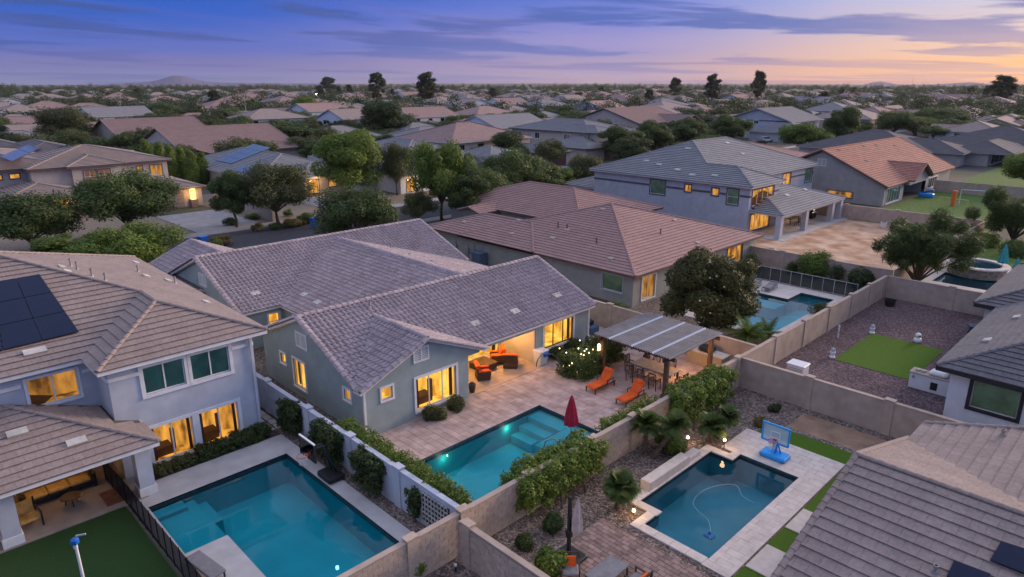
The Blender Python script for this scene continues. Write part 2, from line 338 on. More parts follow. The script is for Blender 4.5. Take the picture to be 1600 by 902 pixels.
M_SIDE = mat('sidewalk', (.36, .345, .34), .92, .07, 1.2, .15, 40, dirt=.12)
M_DRIVE = mat('driveway_concrete', (.31, .305, .31), .92, .07, 1.0, .15, 40, dirt=.12)
M_BLK = mat('black_metal', (.022, .022, .025), .45, .1)
M_BRONZE = mat('bronze_metal', (.06, .045, .035), .5, .1)
M_GREYM = mat('grey_metal', (.30, .31, .33), .45, .06, metal=.3)
M_ORNG = mat('orange_cushion', (.74, .115, .02), .85, .08, 5, .2, 60)
M_GREYC = mat('grey_cushion', (.20, .20, .22), .9, .08, 5, .2, 60)
M_WOOD = mat('dark_wood', (.10, .06, .04), .7, .2, 3)
M_WICK = mat('wicker', (.09, .055, .035), .75, .2, 30, .4, 90)
M_BLUE = mat('blue_plastic', (.02, .14, .52), .4, .06)
M_BLUEL = mat('bright_blue_plastic', (.02, .32, .80), .4, .06)
M_WPL = mat('white_plastic', (.75, .76, .78), .4, .03)
M_REDF = mat('red_umbrella_fabric', (.52, .03, .07), .85, .12, 5)
M_GREYF = mat('taupe_umbrella_fabric', (.52, .45, .41), .85, .10, 5)
M_TEAL = mat('teal_umbrella_fabric', (.05, .33, .34), .85, .12, 5)
M_CORR = mat('corrugated_roof', (.28, .265, .26), .5, .08, 2, metal=.35)
M_CLEARP = mat('clear_roof_panel', (.62, .68, .78), .35, .04)
M_GLASS = glassmat('window_glass')
M_SOLAR = mat('solar_cell', (.006, .014, .045), .30, .1, spec=.18)
M_SOLARL = mat('solar_cell_blue', (.06, .11, .20), .2, .1, spec=.35)
M_GSH = mat('green_blind', (.16, .40, .27), .5, .15, 1.5)
M_GSHL = mat('green_blind_light', (.30, .50, .27), .55, .15, 1.5)
M_DKR = mat('dark_room', (.02, .02, .024), .9)
M_MULCH = mat('mulch', (.09, .06, .05), .95, .3, 12, .6, 30)
M_ROOM1 = roommat('lit_room_amber', (.16, .055, .008), (.95, .42, .06), .62)
M_ROOM2 = roommat('lit_room_yellow', (.45, .18, .015), (1.0, .54, .08), .85)
M_ROOM3 = roommat('lit_room_dim', (.10, .04, .01), (.55, .24, .04), .6)
M_LAMP = emis('lamp_glow', (1.0, .62, .22), 14)
M_BARK = mat('bark', (.12, .085, .06), .95, .25, 6, .5, 20)
M_LF1 = leafmat('leaf_mid', (0.0306, 0.0578, 0.0116), (0.0986, 0.1462, 0.0340))
M_LF2 = leafmat('leaf_bright', (0.0429, 0.0858, 0.0109), (0.1560, 0.2262, 0.0312))
M_LF3 = leafmat('leaf_dark', (0.0185, 0.0370, 0.0106), (0.0594, 0.0924, 0.0231))
M_LF4 = leafmat('leaf_olive', (0.0375, 0.0495, 0.0150), (0.1125, 0.1275, 0.0413))
M_LF6 = leafmat('leaf_far', (0.0176, 0.0336, 0.0112), (0.0600, 0.0840, 0.0256))
M_LF5 = leafmat('leaf_magnolia', (0.0256, 0.0336, 0.0080), (0.0880, 0.0920, 0.0224))
M_LFD = leafmat('leaf_dry', (.10, .07, .025), (.24, .19, .06))
M_FLW = mat('white_flower', (.60, .60, .55), .7, .03)
M_FLY = mat('yellow_flower', (.62, .55, .18), .7, .03)
# ------------------------------------------------------------------ roofs, walls, windows
def clip2(poly, a, b):
    """keep the part of poly (tuples u,v,h) to the left of a->b"""
    out = []; ax, ay = a; ex, ey = b[0] - ax, b[1] - ay
    sd_ = [ex * (p[1] - ay) - ey * (p[0] - ax) for p in poly]
    for i, p in enumerate(poly):
        q = poly[(i + 1) % len(poly)]; s, t = sd_[i], sd_[(i + 1) % len(poly)]
        if s >= 0: out.append(p)
        if (s >= 0) != (t >= 0):
            k = s / (s - t); out.append(tuple(p[j] + (q[j] - p[j]) * k for j in range(3)))
    return out
S_PROF = [(0, .006), (.10, .062), (.31, .100), (.52, .062), (.62, .006), (1.0, .002)]
def tile_faces(kind, w, l):
    fs = []
    if kind == 'S':
        for (a, ha), (b, hb) in zip(S_PROF, S_PROF[1:]):
            fs.append([(a * w, 0, ha + .058), (b * w, 0, hb + .058), (b * w, l, hb + .002), (a * w, l, ha + .002)])
            fs.append([(a * w, 0, 0), (b * w, 0, 0), (b * w, 0, hb + .058), (a * w, 0, ha + .058)])
    else:
        g = .003; t = .065 if kind == 'flat' else .085
        fs = [[(g, 0, t), (w - g, 0, t), (w - g, l, .006), (g, l, .006)], [(g, 0, 0), (w - g, 0, 0), (w - g, 0, t), (g, 0, t)],
              [(w - g, 0, 0), (w - g, l, 0), (w - g, l, .006), (w - g, 0, t)], [(g, l, 0), (g, 0, 0), (g, 0, t), (g, l, .006)]]
    return fs
TILE_ME = {}
def tile_mesh(kind, w, l, m):
    k = (kind, w, l, m.name)
    if k not in TILE_ME:
        mb = MB()
        for f in tile_faces(kind, w, l): mb.poly(f)
        TILE_ME[k] = mb.mesh('tile', m)
    return TILE_ME[k]
CAP_ME = {}
def cap_mesh(m, r, l=.42):
    k = (m.name, r)
    if k not in CAP_ME:
        mb = MB(); n = 6
        pr = [(math.cos(math.pi * i / n) * r, math.sin(math.pi * i / n) * r * .75) for i in range(n + 1)]
        for i in range(n):
            (a, b), (c, d) = pr[i], pr[i + 1]
            mb.poly([(a, 0, b + .02), (a * .9, l, b * .9), (c * .9, l, d * .9), (c, 0, d + .02)])
            mb.poly([(a, 0, b + .02), (c, 0, d + .02), (c * .8, 0, d * .8 - .02), (a * .8, 0, b * .8 - .02)])
        CAP_ME[k] = mb.mesh('ridge_cap', m, smooth=False)
    return CAP_ME[k]
class House:
    def __init__(s, name, label, org, wall, group=None, cat='house'):
        s.root = thing(name, label, cat, org, 0, group, world=True); s.wm = wall; s.planes = []; s.caps = []; s.org = Vector(org)
        s.wallmb = MB(); s.bands = []; s.rakes = []
    # roof volumes: every plane is (eave start, eave end, ... ) counter-clockwise seen from above
    def hip(s, x0, x1, y0, y1, ze, p, ends='xy', g='a'):
        w, h = x1 - x0, y1 - y0
        if w <= h:
            r = w / 2; xm = (x0 + x1) / 2; zr = ze + p * r; a, b = (xm, y0 + r, zr), (xm, y1 - r, zr)
            s.planes += [([(x0, y1, ze), (x0, y0, ze), a, b], g), ([(x1, y0, ze), (x1, y1, ze), b, a], g), ([(x0, y0, ze), (x1, y0, ze), a], g), ([(x1, y1, ze), (x0, y1, ze), b], g)]
            s.caps += [(a, b, g), ((x0, y0, ze), a, g), ((x1, y0, ze), a, g), ((x0, y1, ze), b, g), ((x1, y1, ze), b, g)]
        else:
            r = h / 2; ym = (y0 + y1) / 2; zr = ze + p * r; a, b = (x0 + r, ym, zr), (x1 - r, ym, zr)
            s.planes += [([(x0, y0, ze), (x1, y0, ze), b, a], g), ([(x1, y1, ze), (x0, y1, ze), a, b], g), ([(x0, y1, ze), (x0, y0, ze), a], g), ([(x1, y0, ze), (x1, y1, ze), b], g)]
            s.caps += [(a, b, g), ((x0, y0, ze), a, g), ((x0, y1, ze), a, g), ((x1, y0, ze), b, g), ((x1, y1, ze), b, g)]
        return s
    def gable(s, x0, x1, y0, y1, ze, p, axis, g='a'):
        if axis == 'y':
            xm = (x0 + x1) / 2; zr = ze + p * (x1 - x0) / 2; a, b = (xm, y0, zr), (xm, y1, zr)
            s.planes += [([(x0, y1, ze), (x0, y0, ze), a, b], g), ([(x1, y0, ze), (x1, y1, ze), b, a], g)]
            s.rakes += [((x0, y0, ze), a), ((x1, y0, ze), a), ((x0, y1, ze), b), ((x1, y1, ze), b)]
        else:
            ym = (y0 + y1) / 2; zr = ze + p * (y1 - y0) / 2; a, b = (x0, ym, zr), (x1, ym, zr)
            s.planes += [([(x0, y0, ze), (x1, y0, ze), b, a], g), ([(x1, y1, ze), (x0, y1, ze), a, b], g)]
            s.rakes += [((x0, y0, ze), a), ((x0, y1, ze), a), ((x1, y0, ze), b), ((x1, y1, ze), b)]
        s.caps += [(a, b, g)]
        return s
    def zmax(s, x, y, skip=-1):
        best = -1e9
        for i, (pl, g) in enumerate(s.planes):
            if i == skip: continue
            ok = True
            for k in range(len(pl)):
                a, b = pl[k], pl[(k + 1) % len(pl)]
                if (b[0] - a[0]) * (y - a[1]) - (b[1] - a[1]) * (x - a[0]) < -1e-6: ok = False; break
            if not ok: continue
            p0, p1, p2 = Vector(pl[0]), Vector(pl[1]), Vector(pl[2]); n = (p1 - p0).cross(p2 - p0)
            z = p0.z - (n.x * (x - p0.x) + n.y * (y - p0.y)) / n.z
            best = max(best, z)
        return best
    def roof(s, m, kind='flat', w=.33, l=.40, fascia=None, thick=.20, pieces=300, caps=True, capr=.13, rake=True, capm=None, capobj=True, course=True):
        fascia = fascia or M_FASC; org = s.org
        deck = MB()
        for pl, g in s.planes:
            top = [Vector(p) - Vector((0, 0, .012)) for p in pl]; bot = [Vector(p) - Vector((0, 0, thick)) for p in pl]
            deck.poly(top, 0); deck.poly(bot[::-1], 1)
            for k in range(len(pl)): deck.poly([bot[k], bot[(k + 1) % len(pl)], top[(k + 1) % len(pl)], top[k]], 1)
        s.deck = deck.build('roof', [m if not course else M_DECK, fascia], s.root)
        if not course: return
        field = MB(); cand = []; TF = tile_faces(kind, w, l); tm = tile_mesh(kind, w, l, m); stagger = .5 if kind != 'S' else 0
        for pi, (pl, g) in enumerate(s.planes):
            P = [Vector(p) for p in pl]; u = (P[1] - P[0]).normalized(); n = (P[1] - P[0]).cross(P[2] - P[0]).normalized(); v = n.cross(u)
            if n.z < 0: n = -n; v = -v
            q = [((p - P[0]).dot(u), (p - P[0]).dot(v)) for p in P]
            Lu = max(a for a, b in q); mu = min(a for a, b in q); Hv = max(b for a, b in q)
            M3 = Matrix((u, v, n)).transposed().to_4x4()
            for j in range(int(Hv / l) + 1):
                v0 = j * l - .05; off = (j % 2) * w * stagger
                for i in range(int(mu / w) - 1, int(Lu / w) + 2):
                    u0 = i * w - off
                    cs = [(u0, max(v0, 0)), (u0 + w, max(v0, 0)), (u0 + w, v0 + l), (u0, v0 + l)]
                    ins = [all((b[0] - a[0]) * (c[1] - a[1]) - (b[1] - a[1]) * (c[0] - a[0]) > -.02 for a, b in zip(q, q[1:] + q[:1])) for c in cs]
                    ctr = P[0] + u * (u0 + w / 2) + v * (v0 + l / 2)
                    if len(s.planes) > 2:
                        if s.zmax(ctr.x, ctr.y, pi) > ctr.z + .07:
                            if all(s.zmax((P[0] + u * c[0] + v * c[1]).x, (P[0] + u * c[0] + v * c[1]).y, pi) > (P[0] + u * c[0] + v * c[1]).z + .07 for c in cs): continue
                    if all(ins):
                        full = True
                    else:
                        if not any(ins):
                            c = clip2([(a, b, 0) for a, b in cs], q[0], q[1])
                            for a, b in list(zip(q, q[1:] + q[:1]))[1:]: c = clip2(c, a, b) if c else c
                            if len(c) < 3: continue
                        full = False
                    o3 = P[0] + u * u0 + v * v0
                    if full and pieces:
                        pj = PJ(ctr)
                        if pj and 0 < pj[0] < 1600 and 0 < pj[1] < 902:
                            vd = (Vector((0, 0, CAM_H)) - ctr); sc_ = n.dot(vd.normalized())
                            if sc_ > .05: cand.append((-sc_ / vd.length_squared, len(cand), o3, M3)); continue
                    for f in TF:
                        pts = [(a + u0, b + v0, h) for a, b, h in f]
                        if not full:
                            for a, b in zip(q, q[1:] + q[:1]):
                                if a == q[0]: a2, b2 = (a[0], a[1] - .05), (b[0], b[1] - .05)
                                else: a2, b2 = a, b
                                pts = clip2(pts, a2, b2)
                                if len(pts) < 3: break
                            if len(pts) < 3: continue
                        field.poly([P[0] + u * a + v * b + n * h for a, b, h in pts])
        cand.sort(key=lambda c: c[:2])
        for sc_, _, o3, M3 in cand[:pieces]: link('tile', tm, s.deck, Matrix.Translation(o3 - org) @ M3)
        for sc_, _, o3, M3 in cand[pieces:]:
            for f in TF: field.poly([o3 + (M3 @ Vector(p)) for p in f])
        if field.v: field.build('tile_field', m, s.deck, kind='stuff')
        if caps:
            cm = cap_mesh(capm or m, capr); rest = MB(); lines = [(a, b) for a, b, g in s.caps] + (s.rakes if rake else [])
            for a, b in lines:
                a, b = Vector(a), Vector(b); d = b - a; k = max(1, int(d.length / .38)); d.normalize()
                x = d.cross(Vector((0, 0, 1))).normalized(); z = x.cross(d); Mx = Matrix((x, d, z)).transposed().to_4x4()
                for i in range(k):
                    c = a + (b - a) * (i / k)
                    if s.zmax(c.x + d.x * .2, c.y + d.y * .2) > c.z + d.z * .2 + .12: continue
                    T = Matrix.Translation(c + Vector((0, 0, .02)) - org) @ Mx
                    if capobj: link('ridge_cap', cm, s.deck, T)
                    else:
                        for f in cm.polygons: rest.poly([T @ cm.vertices[vi].co + org for vi in f.vertices])
            if rest.v: rest.build('ridge_caps', capm or m, s.deck, kind='stuff')
    def hit(s, px, py):
        o = Vector((0, 0, CAM_H)); d = FW + RT * ((px - 800) / F_PX) + UP * ((451 - py) / F_PX); best = None
        for pl, g in s.planes:
            P = [Vector(q) for q in pl]; n = (P[1] - P[0]).cross(P[2] - P[0]).normalized()
            if abs(d.dot(n)) < 1e-6: continue
            t = (P[0] - o).dot(n) / d.dot(n); p = o + d * t
            if t > 0 and all((b.x - a.x) * (p.y - a.y) - (b.y - a.y) * (p.x - a.x) > -.01 for a, b in zip(P, P[1:] + P[:1])) and (best is None or t < best[0]): best = (t, p, n, (P[1] - P[0]).normalized())
        return best
    def patch(s, px, py, z, sx=.5, sy=.3, m=None, name='roof_vent'):
        """flat roof vent / odd pale tile set on the plane under a surveyed spot"""
        m = m or M_STC; best = s.hit(px, py)
        if not best: return
        t_, p, n, u = best; best = (n, u)
        n, u = best; v = n.cross(u); M3 = Matrix((u, v, n)).transposed()
        MB().obox(p + n * .07, (sx, sy, .10), M3).build(name, m, s.deck)
    def pipe(s, px, py, z, h=.5, r=.05, m=None):
        m = m or M_GREYM; best = s.hit(px, py)
        if not best: return
        p = best[1]
        MB().tube([p - Vector((0, 0, .1)), p + Vector((0, 0, h))], r, 8).lathe((p.x, p.y, p.z + h - .08), [(r * 1.5, 0), (r * 1.5, .08)], 8).lathe((p.x, p.y, p.z), [(r * 2.4, -.05), (r * 1.4, .12)], 8).build('vent_pipe', m, s.deck)
    # walls: travel p0 -> p1 with the outside on the right hand
    def wall(s, p0, p1, z0, z1, wins=(), peak=None, band=None, bm=None):
        a, b = Vector((*p0, 0)), Vector((*p1, 0)); d = (b - a); Lw = d.length; d.normalize(); n = Vector((d.y, -d.x, 0)); mb = s.wallmb
        us = sorted({0, Lw} | {round(t, 4) for w in wins for t in w[:2]}); zs = sorted({z0, z1} | {round(t, 4) for w in wins for t in w[2:4]})
        at = lambda u, z, o=0: a + d * u + n * o + Vector((0, 0, z))
        for u0, u1 in zip(us, us[1:]):
            for za, zb in zip(zs, zs[1:]):
                cu, cz = (u0 + u1) / 2, (za + zb) / 2
                if any(w[0] < cu < w[1] and w[2] < cz < w[3] for w in wins): continue
                mb.poly([at(u0, za), at(u1, za), at(u1, zb), at(u0, zb)])
        for w in wins:
            u0, u1, za, zb = w[:4]; D = -.16
            for q in ([(u0, za), (u1, za)], [(u1, za), (u1, zb)], [(u1, zb), (u0, zb)], [(u0, zb), (u0, za)]):
                mb.poly([at(*q[0]), at(*q[0], D), at(*q[1], D), at(*q[1])])
            opt = w[4] if len(w) > 4 else {}
            s.window(at, u0, u1, za, zb, **opt)
        if peak: mb.poly([at(0, z1), at(Lw, z1), at(peak[0], peak[1])])
        if band:
            for (bu0, bu1) in (band[2] if len(band) > 2 else [(0, Lw)]):
                P = [at(bu0, band[0], 0), at(bu1, band[0], 0), at(bu1, band[0], .06), at(bu0, band[0], .06)]
                Q = [p + Vector((0, 0, band[1])) for p in P]
                s.bands.append(MB().faces(P + Q, [(3, 2, 6, 7), (0, 3, 7, 4), (2, 1, 5, 6), (4, 7, 6, 5), (0, 1, 2, 3)]))
        return at
    def window(s, at, u0, u1, za, zb, room=None, trim=.10, tm=None, mull=1, hm=0, blind=None, fm=None, sill=True, depth=1.2, tt=.05, door=False, fur=False):
        tm = tm or M_WHITE; fm = fm or M_WHITE; mb = MB()
        def bar(ua, ub, z_a, z_b, o0, o1, m, mi=0):
            P = [at(ua, z_a, o0), at(ub, z_a, o0), at(ub, z_a, o1), at(ua, z_a, o1)]; Q = [at(ua, z_b, o0), at(ub, z_b, o0), at(ub, z_b, o1), at(ua, z_b, o1)]
            m.faces(P + Q, [(3, 2, 6, 7), (0, 3, 7, 4), (2, 1, 5, 6), (4, 7, 6, 5), (0, 1, 2, 3), (1, 0, 4, 5)], mi)
        if trim:
            t = trim
            bar(u0 - t, u1 + t, zb, zb + t, -.02, tt, mb); bar(u0 - t, u1 + t, za - t, za, -.02, tt + (.02 if sill else 0), mb)
            bar(u0 - t, u0, za, zb, -.02, tt - .004, mb); bar(u1, u1 + t, za, zb, -.02, tt - .004, mb)
        f = .05
        bar(u0, u1, zb - f, zb, -.11, -.06, mb, 1); bar(u0, u1, za, za + f, -.11, -.06, mb, 1); bar(u0, u0 + f, za + f, zb - f, -.11, -.06, mb, 1); bar(u1 - f, u1, za + f, zb - f, -.11, -.06, mb, 1)
        win = mb.build('sliding_door' if door else 'window', [tm, fm], s.root)
        for k in range(mull):
            um = u0 + (u1 - u0) * (k + 1) / (mull + 1); m2 = MB(); bar(um - .03, um + .03, za + f, zb - f, -.105, -.055, m2); m2.build('mullion', fm, win)
        for k in range(hm):
            zm = za + (zb - za) * (k + 1) / (hm + 1); m2 = MB(); bar(u0 + f, u1 - f, zm - .025, zm + .025, -.104, -.056, m2); m2.build('glazing_bar', fm, win)
        k = mull + 1
        for i in range(k):
            ua, ub = u0 + (u1 - u0) * i / k + .02, u0 + (u1 - u0) * (i + 1) / k - .02
            MB().poly([at(ua, za + .02, -.085 - .006 * (i % 2)), at(ub, za + .02, -.085 - .006 * (i % 2)), at(ub, zb - .02, -.085 - .006 * (i % 2)), at(ua, zb - .02, -.085 - .006 * (i % 2))]).build('pane', M_GLASS, win)
        if blind:
            MB().poly([at(u0, za, -.15), at(u1, za, -.15), at(u1, zb, -.15), at(u0, zb, -.15)]).build('blind', blind, win)
        else:
            D = -.17 - depth; rm = MB(); x = .35
            A = [at(u0, za, -.165), at(u1, za, -.165), at(u1, zb, -.165), at(u0, zb, -.165)]; B = [at(u0 - x, za - .2, D), at(u1 + x, za - .2, D), at(u1 + x, zb + .1, D), at(u0 - x, zb + .1, D)]
            rm.poly(B)
            for i in range(4): rm.poly([A[i], A[(i + 1) % 4], B[(i + 1) % 4], B[i]])
            rm.build('lit_room' if room else 'dark_room', room or M_DKR, win)  # the room box itself glows in place of an indoor lamp
            if fur:
                fb = MB(); ww = u1 - u0; bar(u0 + .1 * ww, u0 + .55 * ww, za - .15, za + .35, D + .1, D + .8, fb); bar(u0 + .62 * ww, u0 + .7 * ww, za - .15, za + .9, D + .1, D + .3, fb); bar(u0 + .03 * ww, u0 + .12 * ww, za - .1, zb, -.3, -.24, fb); bar(u0 + .9 * ww, u0 + .97 * ww, za - .1, zb, -.3, -.24, fb)
                fb.build('room_furniture', M_WICK, win)
    def vent(s, at, u0, u1, za, zb):
        mb = MB(); sl = MB()
        def bar(ua, ub, z_a, z_b, o0, o1, m, mi=0):
            P = [at(ua, z_a, o0), at(ub, z_a, o0), at(ub, z_a, o1), at(ua, z_a, o1)]; Q = [at(ua, z_b, o0), at(ub, z_b, o0), at(ub, z_b, o1), at(ua, z_b, o1)]
            m.faces(P + Q, [(3, 2, 6, 7), (0, 3, 7, 4), (2, 1, 5, 6), (4, 7, 6, 5), (0, 1, 2, 3), (1, 0, 4, 5)], mi)
        t = .07
        bar(u0, u1, za, za + t, .002, .06, mb); bar(u0, u1, zb - t, zb, .002, .06, mb); bar(u0, u0 + t, za + t, zb - t, .002, .055, mb); bar(u1 - t, u1, za + t, zb - t, .002, .055, mb); um = (u0 + u1) / 2
        bar(um - .03, um + .03, za + t, zb - t, .002, .054, mb)
        v = mb.build('gable_vent', M_WHITE, s.root); k = 7
        for side in ((u0 + t, um - .03), (um + .03, u1 - t)):
            for i in range(k):
                z = za + t + (zb - za - 2 * t) * (i + .2) / k; q = MB(); bar(side[0], side[1], z, z + .035, .004, .045, q); q.build('louvre', M_WHITE, v)
    def finish(s, bm=None, name='wall'):
        w = s.wallmb.build(name, s.wm, s.root)
        for b_ in s.bands: b_.build('trim_band', bm or M_BAND, s.root)
        return w
def W(u0, u1, za, zb, **k): return (u0, u1, za, zb, k)
def solar(h, pts, nx, ny, z, m=None):
    """solar panels laid on the roof plane: surveyed corner spots, nx by ny panels"""
    cx, cy = pts[0][0] * .5 + pts[2][0] * .5, pts[0][1] * .5 + pts[2][1] * .5
    b0 = h.hit(cx, cy) or h.hit(*pts[1]) or h.hit(*pts[2]); n = b0[2]; o = Vector((0, 0, CAM_H)); P = []
    for px, py in pts: d = FW + RT * ((px - 800) / F_PX) + UP * ((451 - py) / F_PX); P.append(o + d * ((b0[1] - o).dot(n) / d.dot(n)))
    for i in range(nx):
        for j in range(ny):
            def B(a, b): return P[0] * (1 - a) * (1 - b) + P[1] * a * (1 - b) + P[2] * a * b + P[3] * (1 - a) * b
            e = .012; c = [B((i + e) / nx, (j + e) / ny), B((i + 1 - e) / nx, (j + e) / ny), B((i + 1 - e) / nx, (j + 1 - e) / ny), B((i + e) / nx, (j + 1 - e) / ny)]
            lo = [q + n * .10 for q in c]; hi = [q + n * .15 for q in c]; mb = MB(); mb.poly(hi, 0)
            for k in range(4): mb.poly([lo[k], lo[(k + 1) % 4], hi[(k + 1) % 4], hi[k]], 1)
            fr = .035; ce = sum(hi, Vector()) / 4; inn = [q + (ce - q) * fr + n * .002 for q in hi]
            mb.poly(inn, 0)
            mb.build('solar_panel', [m or M_SOLAR, M_BLK], h.deck)

# ================================================================== LEFT HOUSE
def left_house():
    h = House('house', 'two-storey pale blue-grey house with solar panels beside the large left pool', (-38, 4, 0), M_STL)
    z, zr, zp = 5.5, 5.5 + .385 * 8.9, 5.5 + .385 * 3.675; A, A2, V, Q = (-41.5, 4.4, zr), (-41.5, -1.1, zr), (-36.275, 9.625, zp), (-34.125, 9.625, zp)
    for pl in ([(-36.275, 13.3, z), (-50.4, 13.3, z), A, V], [(-30.45, 13.3, z), (-36.275, 13.3, z), V, Q], [(-32.6, -10, z), (-32.6, 5.95, z), V, A, A2], [(-32.6, 5.95, z), (-30.45, 5.95, z), Q, V], [(-30.45, 5.95, z), (-30.45, 13.3, z), Q], [(-50.4, 13.3, z), (-50.4, -10, z), A2, A], [(-50.4, -10, z), (-32.6, -10, z), A2]): h.planes.append((pl, 'a'))
    for c in ((A, A2), (A, V), (V, Q), ((-30.45, 13.3, z), Q), ((-30.45, 5.95, z), Q), ((-50.4, 13.3, z), A)): h.caps.append((*c, 'a'))
    h.hip(-39.2, -28.4, -7, 7.3, 2.65, .36)
    g = dict(blind=M_GSH, trim=.15); lit = dict(room=M_ROOM1, fur=True, trim=.15)
    a = h.wall((-31, 6.4), (-31, 12.75), 0, 5.4, [W(1.35, 3.1, 3.7, 4.98, **g), W(3.38, 5.15, 3.7, 4.98, **g), W(1.25, 3.1, .3, 2.05, **lit), W(3.4, 5.25, .3, 2.05, **lit)], band=(4.72, .16, [(0, 1.2), (5.3, 6.35)]))
    h.wall((-33.0, 6.4), (-31, 6.4), 0, 5.4, band=(4.72, .16))
    h.wall((-33, -10), (-33, 6.4), 0, 5.4, [W(13.85, 15.7, 3.7, 4.98, room=M_ROOM3), W(8.5, 10.6, 3.7, 4.98, room=M_ROOM3), W(9.9, 12.6, .05, 2.15, room=M_ROOM1, mull=1, door=True, trim=.06), W(13.6, 15.6, .3, 2.1, room=M_ROOM1, trim=.06)], band=(4.72, .16, [(0, 8.3), (10.8, 13.65), (15.9, 16.4)]))
    h.wall((-31, 12.75), (-50, 12.75), 0, 5.4); h.wall((-50, 12.75), (-50, -10), 0, 5.4); h.wall((-50, -10), (-33, -10), 0, 5.4)
    h.finish(M_WHITE)
    h.roof(M_FTG, 'flat', .36, .40, M_WHITE, pieces=300, capr=.12)
    solar(h, [(-60, 567), (124, 522), (62, 432), (-52, 452)], 3, 3, 7)
    for q in ((55, 551, .85), (27, 678, .7), (120, 692, .7)): h.patch(q[0], q[1], 5, q[2], .36, M_FLAG)
    for q in ((96, 419), (212, 412), (228, 433), (262, 440), (322, 474), (105, 426)): h.patch(q[0], q[1], 7, .6, .3, M_FLAG)
    for q in ((111, 417), (121, 422), (144, 433), (165, 440), (216, 426), (274, 444)): h.pipe(q[0], q[1], 7, .45, .045)
    # patio posts under the low roof
    for y in (6.75, 1.95, -3.2):
        MB().box(-29.65, y - .3, 0, -29.05, y + .3, 2.5).build('patio_post', M_STL, h.root); p = h.root.children[-1] if False else None
        MB().box(-29.7, y - .35, 0, -29.0, y + .35, .42).build('post_base', M_WHITE, h.root)
    MB().box(-29.6, -6.5, 2.12, -29.1, 6.9, 2.5).build('patio_beam', M_STL, h.root)
    MB().box(-33, -6.5, 2.42, -28.6, 7.1, 2.48).build('patio_ceiling', M_STC, h.root)
    for y in (-1.5, 4.0):
        MB().lathe((-31.5, y, 2.36), [(.16, 0), (.18, .05)], 14).build('ceiling_lamp', emis('lamp_soft', (1, .55, .2), 6), h.root)
    # gutter downpipe
    MB().box(-30.96, 12.55, 0, -30.86, 12.65, 5.3).build('downpipe', M_STL, h.root)
    return h
LH = left_house()

